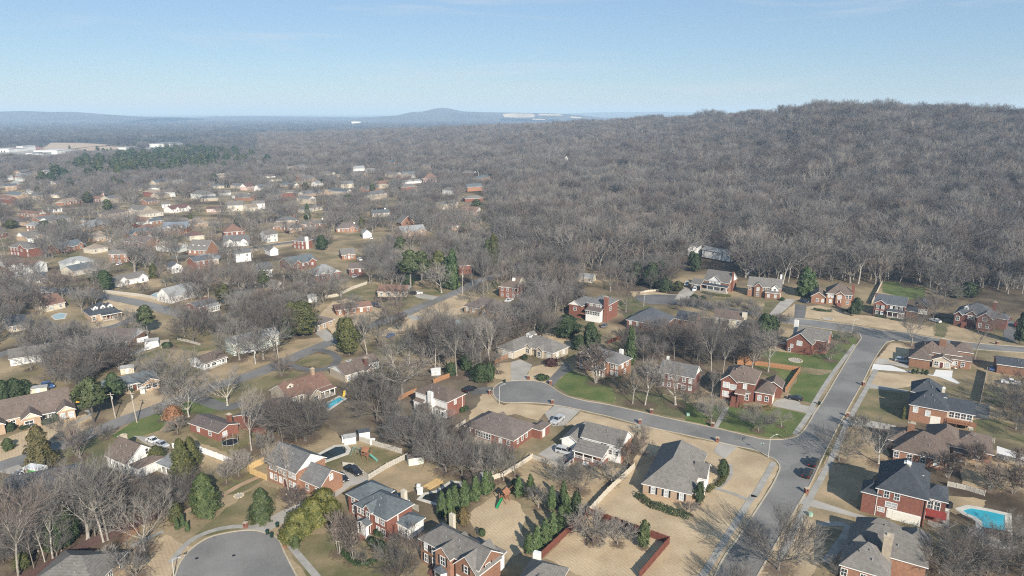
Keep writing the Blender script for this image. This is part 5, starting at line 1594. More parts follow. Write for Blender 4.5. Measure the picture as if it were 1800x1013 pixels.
('tan house with grey roof right of the cypress', 'tan house by the cypress', (338, 394), (368, 391), 3.2, 12, 'hip', 'u', 30, 'w_tan', 'r_tan', None, ''),
('pale house in the trees above the straight street', 'pale house above the street', (873, 450), (893, 444), 3.4, 9, 'gable', 'u', 28, 'w_cream', 'r_mauve', None, ''),
('brick house glimpsed between pines and bare trunks', 'brick house between trunks', (806, 468), (830, 466), 5, 9, 'gable', 'u', 26, 'w_red', 'r_brown', None, ''),
]
for (lab, sh, A, B, e, dp, rf, ax, pt, wl, rm, gb, ex) in FAR:
	h = House(lab, sh, A, B, e)
	v = h.vol(A, B, e, dp, rf, ax, pt, wl, rm, gb)
	L = v['x1'] - v['x0']
	two = '2' in ex
	if 'f' in ex:
		h.auto(v, 'f', two, 3.0)
	if 'r' in ex:
		h.auto(v, 'r', two, 3.6)
	if 'l' in ex:
		h.auto(v, 'l', two, 3.6)
	if 'E' in ex:                         # gabled entries on the front
		for f in ((.12, .68) if L > 14 else (.35,)):
			q = h.box(v['x0'] + L * f, v['y0'] - 1.4, min(5, L * .3), 5, e + .1, 'gable', 'v', 38, wl, rm, gb or wl)
			h.win(q, 'f', [(.5, e - 1.4)], 1.1, 1.5)
	if 'G' in ex:
		q = h.box(v['x0'] + L * .5, v['y0'] - 1.2, L * .36, 6, e + .1, 'gable', 'v', 38, wl, rm, gb or wl)
		h.win(q, 'f', [(.5, e - 1.3)], 1.2, 1.5)
	if 'D' in ex:
		for f in (.2, .5, .8):
			h.dormer(v, f, 2.4, 1.7, 1.8)
	if 'C' in ex:
		h.chimney(v['x1'] - 3, v['y0'] + 4, 3, e + 4, 1.4, .9, 'w_white', False)
	if 'K' in ex:
		h.chimney(v['x1'] + .4, v['y0'] + 2, 0, e + 3, 2.0, 1.4, 'w_cream' if 'cream' in lab else 'w_white', False)
	if 'O' in ex:
		h.porch(v['x0'] + 2, v['x1'], v['y0'] - 2, v['y0'] - .04, 2.9, 6, rm, pitch=14)
	if 'P' in ex:
		q = h.box(v['x0'] + L * .45, v['y0'] - 3.4, L * .5, 3.6, 2.6, 'shed', 'u', 10, 'w_white', 'r_palegrey')
		h.win(q, 'f', [(.15, 1.4), (.38, 1.4), (.62, 1.4), (.85, 1.4)], 1.0, 1.5, False, 0)
		h.chimney(v['x1'] - 2, v['y0'] + 6, 2, 5.4, 1.2, .9, 'w_red')
	if 'S' in ex:
		q = h.box(v['x0'] + L * .05, v['y0'] - 4, L * .8, 4.2, 5.0, 'shed', 'u', 14, 'w_white', 'r_mauve')
		h.win(q, 'f', [(.08 + i * .12, 3.9) for i in range(8)], .75, 1.4, False, 0)
		h.win(v, 'f', [(.2, 6.4), (.45, 6.4), (.7, 6.4)], 1.3, 1.0, False, .8)
		h.win(v, 'r', [(.3, 5.2)], 2.0, 1.6, False, .8)
		a = h.box(v['x0'] - 9, v['y0'] - 2, 7, 7, 5.6, 'gable', 'v', 34, 'w_red', 'r_grey', 'w_white')
		h.win(a, 'f', [(.5, 4.0)], 1.2, 1.4)
		h.box(v['x0'] - 5, v['y0'] + 2, 8, 8, 6.0, 'gable', 'u', 30, 'w_red', 'r_grey')
		h.chimney(v['x1'] - .4, v['y0'] - .5, 0, 11.4, 1.8, 1.2, 'w_red')
		d = MB()
		d.box(v['x0'] - 2, v['x0'] + L * .2, v['y0'] - 3.5, v['y0'] - .1, 2.6, 2.8)
		h.part('deck', d, M['wood'])

# further houses of the left suburb, rank behind rank
fr = random.Random(5)
def free(x, y, r):
	for h in HOUSES:
		v = h.vols[0]
		c = h.world((v['x0'] + v['x1']) / 2, (v['y0'] + v['y1']) / 2)
		if math.hypot(c.x - x, (c.y - y)) < r + (v['x1'] - v['x0']) / 2:
			return False
	return not any(pip((x, y), p) for p in PAVED)
WALLW = {'w_white': 'white', 'w_cream': 'cream', 'w_orange': 'orange brick', 'w_red': 'red brick', 'w_tan': 'tan brick', 'w_palegrey': 'pale grey', 'w_stone': 'stone-coloured'}
ROOFW = {'r_taupe': 'taupe', 'r_grey': 'grey', 'r_tan': 'tan', 'r_bluegrey': 'blue-grey', 'r_palegrey': 'pale', 'r_mauve': 'dull brown', 'r_slate': 'slate', 'r_rust': 'dull rust'}
nn = 0
base = [(h, h.short) for h in HOUSES]
for k in range(5000):
	if nn >= 92:
		break
	px, py = fr.uniform(-10, 860), fr.choice([fr.uniform(283, 345), fr.uniform(335, 470)])
	if px > 640 and py > 400 or py > 330 and px > 560 and fr.random() < .6 or 120 < px < 420 and py < 318 or px < 130 and py < 300:
		continue
	g = G(px, py)
	if not free(g.x, g.y, 13 if py > 340 else 20):
		continue
	wl, rm = fr.choice(list(WALLW) + ['w_red', 'w_orange', 'w_tan', 'w_orange', 'w_stone', 'w_tan']), fr.choice(list(ROOFW) + ['r_taupe', 'r_mauve', 'r_grey', 'r_taupe'])
	rf = fr.choice(['hip', 'gable', 'gable'])
	Lm, W, e = fr.uniform(13, 21), fr.uniform(9, 12), fr.choice([3.0, 3.2, 3.2, 5.2])
	w = Lm * F / to_px(g)[2] / 2
	sl = fr.choice([-.16, -.05, .08]) * w
	b = min(base, key=lambda q: math.hypot(q[0].o.x - g.x, q[0].o.y - g.y))
	rel = 'nearer than' if g.y < b[0].o.y - 8 else ('beyond' if g.y > b[0].o.y + 8 else 'level with')
	lab = f"{'two-storey ' if e > 5 else 'low '}{WALLW[wl]} house with {ROOFW[rm]} {'hip' if rf == 'hip' else 'gable'} roof {rel} the {b[1]}"
	h = House(' '.join(lab.split()[:16]), f"{WALLW[wl]} house with {ROOFW[rm]} roof", (px - w, py - sl), (px + w, py + sl), e)
	v = h.vol((px - w, py - sl), (px + w, py + sl), e, W, rf, 'u', fr.uniform(24, 36), wl, rm, fr.choice([None, 'w_white', None]))
	if py > 350:
		h.auto(v, 'f', e > 5, 3.4)
		if fr.random() < .5:
			q = h.box(v['x0'] + (v['x1'] - v['x0']) * fr.uniform(.1, .6), v['y0'] - 1.4, 4.5, 5, e + .1, 'gable', 'v', 38, wl, rm, wl)
			h.win(q, 'f', [(.5, e - 1.4)], 1.1, 1.5)
		if fr.random() < .4:
			h.chimney(v['x1'] - 3, v['y0'] + W * .6, 2, e + 3.6, 1.2, .9, fr.choice(['w_red', 'w_white']), False)
	nn += 1
seen = {}
for h in HOUSES:
	seen.setdefault(h.root['label'], []).append(h)
for lb, q in seen.items():
	if len(q) > 1:
		for h in q:
			h.root['group'] = 'suburb houses alike'

# dormered house with a deep front porch
h = House('dark-roofed house with three white dormers and a columned front porch', 'three-dormer porch house', (158, 556), (211, 546.5), 3.0)
v = h.vol((158, 556), (211, 546.5), 3.0, 12, 'hip', 'u', 36, 'w_tan', 'r_charcoal')
for f in (.24, .5, .76):
	h.dormer(v, f, 2.2, 2.0, 2.2)
h.porch(v['x0'] + 4, v['x1'] + .4, v['y0'] - 2.2, v['y0'] - .04, 2.8, 6, 'r_charcoal', pitch=12, colm='w_tan')
h.win(v, 'f', [(.1, 1.5), (.4, 1.5), (.8, 1.5)], 1.2, 1.5)
h.door(v, 'f', .6)

# commercial sheds on the far plain
def shed_far(label, px0, px1, row, hgt, depth, wall, rm):
	a, b = G(px0, row), G(px1, row)
	mb = MB()
	L = (b - a).length
	root = bpy.data.objects.new('warehouse', None)
	C.objects.link(root)
	root.location = a
	root.rotation_euler = (0, 0, math.atan2(b.y - a.y, b.x - a.x))
	tag(root, label, 'warehouse')
	mb.box(0, L, 0, depth, 0, hgt)
	link('wall', mb.mesh('wall', M[wall]), root)
	rb = MB()
	rb.box(-.5, L + .5, -.5, depth + .5, hgt, hgt + 1)
	link('roof', rb.mesh('roof', M[rm]), root)
	d = MB()
	d.box(-2, 2, -.15, .05, 0, 4)
	me = d.mesh('loading_door', M['r_slate'])
	for i in range(3):
		link('loading_door', me, root, (L * (.3 + .2 * i), 0, 0))
M['r_white'] = mat('white_metal_roof', (.5, .5, .49), .03, .05)
for a in [('long white warehouse at the left edge of the plain', -10, 16, 268, 7, 50, 'w_white', 'r_white'), ('white warehouse with dark openings on the plain', 17, 29, 267, 7, 40, 'w_white', 'r_white'),
		('bright white boxy warehouse before the red field', 30, 41, 265.5, 10, 45, 'w_white', 'r_white'), ('wide white warehouse before the ploughed field', 60, 101, 272.5, 9, 60, 'w_white', 'r_white'),
		('grey-roofed workshop in front of the wide warehouse', 62, 78, 276, 7, 24, 'w_palegrey', 'r_slate'), ('small pale sheds in front of the warehouses', 46, 58, 274.5, 6, 30, 'w_white', 'r_palegrey'),
		('long white hall beyond the woods', 244, 267, 244, 9, 60, 'w_white', 'r_white'), ('long pale grey hall right of the field', 263, 300, 260, 10, 70, 'w_palegrey', 'r_palegrey'),
		('pale cluster of works beside the pale hall', 254, 272, 267, 8, 40, 'w_palegrey', 'r_palegrey'), ('small works in front of the pale hall', 278, 294, 267.5, 7, 30, 'w_palegrey', 'r_palegrey'),
		('white works near the field end', 208, 222, 266, 8, 40, 'w_palegrey', 'r_white'), ('very distant white works on the horizon plain', 478, 495, 208, 18, 150, 'w_white', 'r_white'),
		('very long distant white plant on the horizon plain', 522, 562, 210.5, 14, 160, 'w_white', 'r_white'), ('distant white tower works on the plain', 618, 632, 217.5, 16, 90, 'w_white', 'r_white')]:
	shed_far(*a)
# ---------------------------------------------------------------- trees
M['bark'] = mat('grey_bark', (.215, .193, .165), .18, 1.2, .95, obj_random=.22)
M['bark_pale'] = mat('pale_bark', (.34, .312, .27), .2, 1.0, .95, obj_random=.12)
M['twig'] = mat('grey_brown_twigs', (.162, .150, .137), .12, .25, .95, obj_random=.24)
M['twig_red'] = mat('red_brown_twigs', (.148, .12, .103), .12, .25, .95, obj_random=.3)
M['twig_dark'] = mat('dark_grey_twigs', (.105, .094, .083), .12, .25, .95, obj_random=.2)
M['bark_dark'] = mat('dark_bark', (.12, .105, .09), .15, 1, .95, obj_random=.2)
M['twig_pale'] = mat('pale_grey_twigs', (.225, .203, .178), .1, .25, .95, obj_random=.15)
def leaf(name, a, b, s=.9):
	m = mat(name, a, col2=b, scale=s, rough=.55, spec=.35, detail=3, obj_random=.18)
	return m
M['l_magnolia'] = leaf('magnolia_leaves', (.030, .050, .014), (.085, .105, .035))
M['l_cedar'] = leaf('cedar_foliage', (.060, .056, .020), (.125, .105, .042))
M['l_cypress'] = leaf('cypress_foliage', (.032, .062, .018), (.095, .13, .045))
M['l_yellow'] = leaf('yellow_green_leaves', (.055, .072, .018), (.165, .15, .036))
M['l_pine'] = leaf('pine_needles', (.035, .052, .018), (.095, .11, .042))
M['l_holly'] = leaf('holly_leaves', (.022, .042, .013), (.055, .08, .027))
M['l_olive'] = leaf('olive_evergreen_foliage', (.045, .055, .014), (.105, .105, .030))
M['l_rusty'] = leaf('rusty_clinging_leaves', (.20, .095, .045), (.33, .17, .09))
M['l_darkred'] = leaf('dark_red_shrub_leaves', (.045, .014, .014), (.085, .03, .028))
M['l_bronze'] = leaf('bronze_juniper', (.10, .075, .025), (.17, .12, .045))

def rot_dir(d, ang, rg):
	a = d.orthogonal().normalized()
	a.rotate(Matrix.Rotation(rg.uniform(0, 2 * math.pi), 3, d))
	q = d.copy()
	q.rotate(Matrix.Rotation(ang, 3, a))
	return q.normalized()

def bare_mesh(seed, h, kind, bark, twig, lod=False):
	rg = random.Random(seed)
	tm, cm = MB(), MB()
	tw = (.026 if kind == 'grand' else .022) if not lod else .042
	P = dict(oak=dict(hf=.2, nl=6, sp=48, l1=.62, up=.10, r=.026), tall=dict(hf=.44, nl=5, sp=30, l1=.50, up=.13, r=.016), vase=dict(hf=.05, nl=6, sp=27, l1=.80, up=.04, r=.018),
			round=dict(hf=.16, nl=8, sp=58, l1=.58, up=.08, r=.024), myrtle=dict(hf=.02, nl=8, sp=17, l1=.86, up=.02, r=.014), grand=dict(hf=.12, nl=12, sp=56, l1=.62, up=.09, r=.022), leaning=dict(hf=.38, nl=4, sp=38, l1=.58, up=.14, r=.020))[kind]
	def branch(p, d, L, r, lv):
		n = (0, 5, 3, 2)[lv]
		st = L / n
		for i in range(n):
			wig = (0, .16, .22, .3)[lv]
			d = (d + Vector((rg.uniform(-wig, wig), rg.uniform(-wig, wig), rg.uniform(-wig, wig) + P['up']))).normalized()
			q = p + d * st
			r1 = r * ((.80, .72, .62, .5)[lv])
			if lv == 1:
				tm.tube(p, q, r, r1, 5)
			elif lv == 2:
				(tm if i == 0 and not lod else cm).tube(p, q, max(r, tw * 1.6), max(r1, tw * 1.4), 4 if not lod else 3)
			else:
				cm.tube(p, q, max(r, tw * 1.2), max(r1, tw * .9), 3)
			if lv == 1 and i >= 1:
				for k in range((3 if kind == 'grand' else 2) if not lod else (1 + (i + 0) % 2)):
					branch(q, rot_dir(d, R(rg.uniform(22, 50)), rg), h * .27 * (1.1 - .10 * i) * rg.uniform(.8, 1.2), r1 * .62, 2)
			elif lv == 2:
				for k in range(2):
					if not lod or k == 0 or i == 2:
						branch(q, rot_dir(d, R(rg.uniform(20, 48)), rg), h * .13 * rg.uniform(.7, 1.25), r1 * .6, 3)
			elif lv == 3:
				for k in range(3 if not lod else 2):
					e = rot_dir(d, R(rg.uniform(12, 45)), rg)
					e = (e + Vector((0, 0, .15))).normalized()
					cm.tube(q, q + e * h * .085 * rg.uniform(.6, 1.3), tw * .85, 0, 3)
			p, r = q, r1
		if lv < 3:
			branch(p, d, L * .3, r, 3)
	base = Vector((0, 0, -.1))
	r0 = P['r'] * h * .82
	if kind in ('vase', 'myrtle'):
		for i in range(P['nl']):
			a = 2 * math.pi * (i + rg.uniform(-.3, .3)) / P['nl']
			s = R(P['sp'] * rg.uniform(.3, 1.15))
			branch(base + Vector((math.cos(a), math.sin(a), 0)) * .15, Vector((math.cos(a) * math.sin(s), math.sin(a) * math.sin(s), math.cos(s))), h * P['l1'] * rg.uniform(.85, 1.1), r0 * .6, 1)
	else:
		p, d = base, Vector((rg.uniform(-.05, .05), rg.uniform(-.05, .05), 1)).normalized()
		if kind == 'leaning':
			d = Vector((rg.uniform(-.25, .25), rg.uniform(-.1, .1), 1)).normalized()
		n = 4
		r = r0
		if lod:
			r *= 1.35
		tm.tube(p, p + d * .5, r * 1.5, r * 1.05, 7)
		p = p + d * .5
		for i in range(n):
			d = (d + Vector((rg.uniform(-.07, .07), rg.uniform(-.07, .07), .05))).normalized()
			q = p + d * (h * P['hf'] / n)
			tm.tube(p, q, r, r * .93, 7)
			p, r = q, r * .93
			if kind in ('tall', 'leaning') and i >= 2:
				branch(p, rot_dir(d, R(rg.uniform(40, 65)), rg), h * .26, r * .4, 2)
		for i in range(P['nl']):
			a = 2 * math.pi * (i + rg.uniform(-.3, .3)) / P['nl']
			s = R(P['sp'] * (rg.uniform(.1, .35) if i == 0 else rg.uniform(.65, 1.2)))
			branch(p, (d + Vector((math.cos(a) * math.tan(s), math.sin(a) * math.tan(s), 0))).normalized(), h * P['l1'] * rg.uniform(.8, 1.1), r * (.8 if i == 0 else .58), 1)
	top = max(v[2] for v in cm.v)
	if lod:
		k = len(tm.v)
		tm.v += cm.v
		tm.f += [tuple(i + k for i in f) for f in cm.f]
		tm.m += [1] * len(cm.f)
		return (tm.mesh('bare_tree', [M[bark], M[twig]]), None, top)
	return (tm.mesh('trunk', M[bark]), cm.mesh('crown', M[twig]), top)

BARE = {
	'oak': [bare_mesh(11, 13, 'oak', 'bark', 'twig'), bare_mesh(12, 13, 'round', 'bark', 'twig'), bare_mesh(13, 14, 'oak', 'bark', 'twig_red')],
	'dark': [bare_mesh(21, 12, 'round', 'bark_dark', 'twig_dark'), bare_mesh(22, 12, 'oak', 'bark_dark', 'twig_dark')],
	'pale': [bare_mesh(31, 13, 'leaning', 'bark_pale', 'twig_pale'), bare_mesh(32, 12, 'oak', 'bark_pale', 'twig_pale')],
	'tall': [bare_mesh(41, 20, 'tall', 'bark', 'twig'), bare_mesh(42, 20, 'tall', 'bark_pale', 'twig'), bare_mesh(43, 20, 'leaning', 'bark', 'twig'), bare_mesh(44, 20, 'tall', 'bark', 'twig_red')],
	'vase': [bare_mesh(51, 9, 'vase', 'bark', 'twig'), bare_mesh(52, 9, 'vase', 'bark', 'twig_red')],
	'myrtle': [bare_mesh(61, 6, 'myrtle', 'bark_pale', 'twig_red'), bare_mesh(62, 6, 'myrtle', 'bark_pale', 'twig_red')],
	'grand': [bare_mesh(66, 15, 'grand', 'bark', 'twig')],
	'small': [bare_mesh(71, 5, 'round', 'bark', 'twig_pale'), bare_mesh(72, 5, 'oak', 'bark_pale', 'twig')],
}
KIND_WORDS = {'grand': 'finely branched wide bare tree', 'oak': 'bare spreading grey tree', 'dark': 'dense dark bare tree', 'pale': 'pale-barked bare tree', 'tall': 'tall bare hardwood', 'vase': 'bare vase-shaped tree',
			'myrtle': 'bare multi-stemmed crape myrtle', 'small': 'small bare ornamental tree'}
LODS = [bare_mesh(81, 19, 'tall', 'bark_pale', 'twig', True), bare_mesh(82, 18, 'tall', 'bark_pale', 'twig', True), bare_mesh(83, 17, 'oak', 'bark', 'twig', True), bare_mesh(84, 19, 'tall', 'bark', 'twig_red', True),
		bare_mesh(85, 18, 'leaning', 'bark_pale', 'twig_pale', True), bare_mesh(86, 17, 'round', 'bark', 'twig', True), bare_mesh(87, 17, 'oak', 'bark', 'twig_red', True)]

def near_house(p, maxd=45):
	best, bd = None, maxd
	for h in HOUSES:
		v = h.vols[0]
		c = h.world((v['x0'] + v['x1']) / 2, (v['y0'] + v['y1']) / 2)
		d = math.hypot(c.x - p.x, c.y - p.y)
		if d < bd:
			best, bd, cc = h, d, c
	if not best:
		return None, None
	dy = p.y - cc.y
	rel = 'in front of' if dy < -7 else ('behind' if dy > 7 else 'beside')
	return best, rel

USED = {}
def size_word(hm):
	return 'low' if hm < 4.5 else ('medium-sized' if hm < 9 else ('large' if hm < 15 else 'towering'))

def label_tree(o, kind_phrase, p, hm, cat='tree', extra=''):
	h, rel = near_house(p)
	if h:
		lb = f'{size_word(hm)} {kind_phrase} {rel} the {h.short}'
	elif p.x / max(p.y, 1) > .0 and p.y > 330:
		lb = f'{kind_phrase} in the grey wood on the hillside'
	else:
		lb = f'{size_word(hm)} {kind_phrase} standing among the suburban yards'
	w = lb.split()
	if len(w) > 16:
		lb = ' '.join(w[:16])
	USED.setdefault(lb, []).append(o)
	tag(o, lb, cat)

KEEPOUT = []
LITTER = []
def plant(meshes, name, loc, hm, rz=None, wide=1.0, kind_phrase='', cat='tree'):
	tr, cr, top = meshes
	s = hm / top
	root = bpy.data.objects.new(name, None)
	C.objects.link(root)
	root.location = loc
	root.rotation_euler = (0, 0, rng.uniform(0, 6.28) if rz is None else rz)
	root.scale = (s * wide, s * wide, s)
	if tr:
		link('trunk', tr, root)
	if cr:
		link('crown', cr, root)
	label_tree(root, kind_phrase, Vector(loc), hm, cat)
	KEEPOUT.append((loc[0], loc[1]))
	if loc[1] < 330 and hm > 2.5:
		LITTER.append((loc[0], loc[1], min(7, hm * .42 * wide)))
	return root

N_BARE = [0]
def T(kind, bx, by, hp, wide=1.0, hm=None):
	g = G(bx, by)
	g = Vector((g.x, g.y, tz(g.x, g.y)))
	h = hm or max(1.5, hz(g, by - hp))
	ms = BARE[kind]
	N_BARE[0] += 1
	plant(ms[int(bx * 7 + by * 3) % len(ms)], 'bare_tree', g, h, None, wide, KIND_WORDS[kind])

for a in [
	('grand', 1368, 1002, 130, .92), ('grand', 1312, 1062, 80, .95), ('small', 1213, 905, 24), ('small', 1042, 952, 60, 1.2), ('small', 1085, 957, 46, 1.2), ('vase', 1020, 864, 62, 1.15), ('vase', 992, 856, 55, 1.2),
	('small', 1075, 850, 42, 1.3), ('vase', 1128, 797, 40, 1.1), ('vase', 1104, 815, 52, 1.2), ('small', 946, 893, 38, 1.1), ('small', 1092, 808, 30, 1.1), ('vase', 1132, 770, 28),
	('grand', 1250, 741, 54, .9), ('grand', 1333, 758, 56, .95), ('pale', 1373, 750, 36), ('oak', 1474, 810, 66, .95), ('pale', 1544, 815, 84, 1.05), ('myrtle', 1666, 842, 50, 1.3), ('myrtle', 1697, 818, 44, 1.0), ('myrtle', 1716, 822, 46, 1.0),
	('myrtle', 1740, 862, 52, 1.4), ('myrtle', 1780, 868, 52, 1.4), ('small', 1507, 755, 30, 1.2), ('oak', 1602, 608, 66, 1.0), ('tall', 1713, 632, 110, 1.0), ('oak', 1660, 530, 40, 1.3), ('dark', 1640, 562, 52, 1.2),
	('tall', 1670, 1015, 92), ('tall', 1650, 1008, 80), ('vase', 1692, 1012, 88, 1.2), ('tall', 1733, 1015, 84), ('oak', 1768, 1008, 76), ('oak', 1795, 1000, 70), ('vase', 1628, 1015, 66), ('oak', 1710, 985, 60), ('oak', 1752, 975, 62), ('oak', 1785, 960, 60),
	('oak', 1785, 755, 60, 1.1), ('oak', 1798, 742, 74, 1.1), ('oak', 1765, 716, 54, 1.1), ('oak', 1790, 700, 60, 1.2), ('myrtle', 1788, 822, 40, 1.2), ('vase', 1472, 1012, 34, 1.2),
	('pale', 1350, 654, 84, 1.15), ('pale', 1322, 649, 72, .9), ('tall', 1220, 641, 86), ('tall', 1215, 638, 78), ('tall', 1250, 657, 100, .8), ('tall', 1271, 656, 70, .8), ('vase', 1459, 634, 42, 1.4), ('vase', 1486, 602, 34, 1.4),
	('pale', 1250, 696, 50, 1.0), ('dark', 1440, 618, 26, 1.2), ('dark', 1290, 640, 70), ('dark', 1335, 632, 72), ('dark', 1240, 628, 70), ('dark', 1180, 620, 50, 1.1), ('dark', 1200, 605, 50, 1.2), ('oak', 1160, 600, 46, 1.2), ('vase', 1125, 600, 40, 1.3),
	('dark', 1268, 612, 56, 1.1), ('dark', 1310, 606, 50, 1.1), ('tall', 1185, 632, 74), ('tall', 1150, 626, 66), ('oak', 1225, 590, 46, 1.2), ('vase', 1145, 640, 34),
	('myrtle', 1048, 673, 74, 1.5), ('pale', 1134, 712, 92, 1.1), ('pale', 1112, 710, 74), ('pale', 1187, 712, 86, 1.2), ('dark', 1095, 690, 46), ('vase', 1225, 712, 40, 1.2),
	('pale', 645, 623, 76, 1.0), ('dark', 666, 605, 68, 1.1), ('pale', 707, 694, 108, 1.25), ('tall', 765, 650, 116), ('tall', 773, 648, 100), ('tall', 803, 661, 112), ('tall', 831, 648, 96), ('pale', 861, 643, 92), ('tall', 745, 640, 90), ('tall', 818, 640, 86),
	('dark', 752, 625, 74, 1.2), ('dark', 790, 620, 70, 1.2), ('dark', 845, 625, 74, 1.2), ('oak', 720, 640, 60, 1.2), ('tall', 690, 640, 70), ('dark', 640, 700, 50, 1.3), ('dark', 672, 716, 60, 1.3), ('dark', 632, 684, 36, 1.0), ('oak', 876, 655, 44),
	('dark', 340, 602, 56, 1.25), ('oak', 421, 633, 78), ('oak', 463, 632, 66, 1.15), ('oak', 482, 616, 86, 1.2), ('vase', 496, 661, 44, 1.2), ('pale', 400, 713, 70, 1.25), ('pale', 332, 733, 62, 1.35), ('vase', 322, 700, 62, 1.4), ('oak', 360, 705, 30),
	('oak', 181, 645, 74, 1.3), ('oak', 140, 676, 66, 1.3), ('oak', 82, 622, 60, 1.2), ('oak', 295, 688, 78, 1.3), ('vase', 262, 668, 46, 1.3), ('vase', 100, 650, 46, 1.4), ('oak', 118, 640, 50, 1.2), ('myrtle', 210, 650, 40, 1.6), ('oak', 55, 650, 46), ('vase', 160, 665, 50, 1.2), ('oak', 60, 600, 50, 1.2),
	('oak', 110, 523, 52, 1.2), ('oak', 158, 532, 44, 1.1), ('vase', 232, 586, 48, 1.15), ('pale', 255, 590, 46, .9), ('oak', 237, 478, 66, 1.3), ('oak', 40, 505, 46, 1.2), ('oak', 137, 512, 40), ('oak', 20, 560, 50, 1.2), ('vase', 250, 515, 24, 1.3), ('vase', 217, 512, 24, 1.3),
	('oak', 353, 525, 64, 1.25), ('oak', 422, 535, 76, 1.1), ('vase', 472, 547, 48, 1.3), ('oak', 506, 532, 50, 1.2), ('vase', 420, 592, 50, 1.1), ('vase', 394, 584, 44, 1.0), ('vase', 486, 592, 62, 1.1), ('oak', 586, 516, 48, .9), ('oak', 305, 552, 40, 1.1), ('pale', 524, 548, 40),
	('pale', 776, 515, 62, 1.15), ('dark', 700, 536, 46, 1.2), ('dark', 853, 570, 50, 1.1), ('tall', 832, 514, 84, .8), ('tall', 848, 518, 90, .8), ('tall', 858, 516, 80, .8), ('tall', 870, 500, 84, .8), ('vase', 612, 560, 50, 1.1), ('myrtle', 705, 585, 40, 1.0), ('dark', 770, 565, 44, 1.3),
	('oak', 1100, 548, 62, 1.1), ('oak', 1073, 512, 54, 1.2), ('tall', 1025, 504, 86, 1.2), ('vase', 985, 530, 84, 1.2), ('vase', 965, 545, 70, 1.2), ('tall', 960, 570, 80, .8), ('tall', 945, 570, 84, .9), ('dark', 1000, 545, 62, 1.1), ('tall', 930, 590, 80, .8), ('tall', 975, 560, 70, .8), ('tall', 955, 470, 46), ('oak', 940, 585, 60),
	('vase', 885, 600, 54, 1.2), ('vase', 900, 590, 60, 1.1), ('vase', 915, 600, 44, 1.2), ('dark', 1010, 520, 50, 1.1), ('oak', 1110, 500, 46, 1.2), ('oak', 1150, 500, 60, 1.2), ('vase', 1172, 505, 54, 1.2), ('pale', 902, 485, 54, .8),
	('tall', 33, 1016, 190, 1.0), ('tall', 5, 975, 160), ('tall', 93, 982, 138), ('tall', 79, 988, 112, .8), ('pale', 155, 948, 152, 1.05), ('tall', 182, 953, 165, 1.0), ('tall', 190, 950, 160), ('tall', 60, 1000, 96, .7), ('pale', 253, 968, 104, 1.05), ('vase', 238, 1012, 62, 1.5), ('small', 188, 994, 34),
	('oak', 130, 930, 90, 1.1), ('oak', 60, 950, 100, 1.1), ('oak', 110, 905, 90, 1.1), ('oak', 170, 918, 80, 1.1), ('oak', 215, 908, 72, 1.1), ('oak', 245, 902, 66, 1.1), ('dark', 262, 893, 58, 1.1), ('dark', 302, 898, 62, 1.1), ('dark', 285, 882, 44, 1.1), ('oak', 20, 930, 90, 1.1), ('oak', 40, 900, 80, 1.1),
	('tall', 223, 918, 110), ('oak', 150, 888, 48), ('oak', 200, 892, 52), ('vase', 80, 940, 70, 1.1), ('vase', 20, 980, 70, 1.2), ('dark', 320, 890, 80, 1.0), ('vase', 138, 805, 70, 1.0), ('oak', 105, 770, 46),
	('vase', 186, 772, 30, 1.1), ('oak', 141, 805, 60, 1.1), ('small', 285, 740, 34), ('small', 312, 762, 30, 1.2), ('pale', 442, 792, 112, .9), ('small', 420, 838, 54, .8), ('small', 398, 850, 40), ('tall', 497, 780, 100, .9), ('dark', 536, 775, 96, 1.1), ('dark', 545, 768, 80, 1.1),
	('dark', 510, 762, 80, 1.1), ('dark', 546, 748, 60, 1.0), ('dark', 480, 770, 66, 1.1), ('vase', 462, 800, 46), ('pale', 508, 868, 98, .95), ('myrtle', 516, 903, 46, 1.6), ('myrtle', 622, 985, 84, .85), ('myrtle', 596, 973, 78, .85), ('vase', 690, 1000, 62, 1.2), ('vase', 722, 985, 66, 1.1),
	('dark', 702, 1030, 62, 1.1), ('vase', 640, 992, 30), ('grand', 726, 798, 92, 1.0), ('dark', 663, 740, 78, 1.3), ('grand', 784, 830, 84, .95), ('vase', 750, 800, 70, 1.1), ('oak', 812, 835, 66, 1.1), ('oak', 832, 838, 64, 1.1), ('vase', 850, 836, 60, 1.1), ('pale', 865, 846, 60, 1.0),
	('vase', 760, 780, 54, 1.1), ('vase', 790, 785, 60, 1.1), ('vase', 820, 785, 50, 1.2), ('oak', 885, 845, 56, 1.0), ('vase', 835, 868, 44, 1.2), ('vase', 700, 770, 60, 1.1), ('oak', 905, 835, 50), ('vase', 780, 760, 46, 1.2), ('oak', 690, 745, 50, 1.1), ('myrtle', 745, 735, 30, 1.5),
]:
	T(*a)

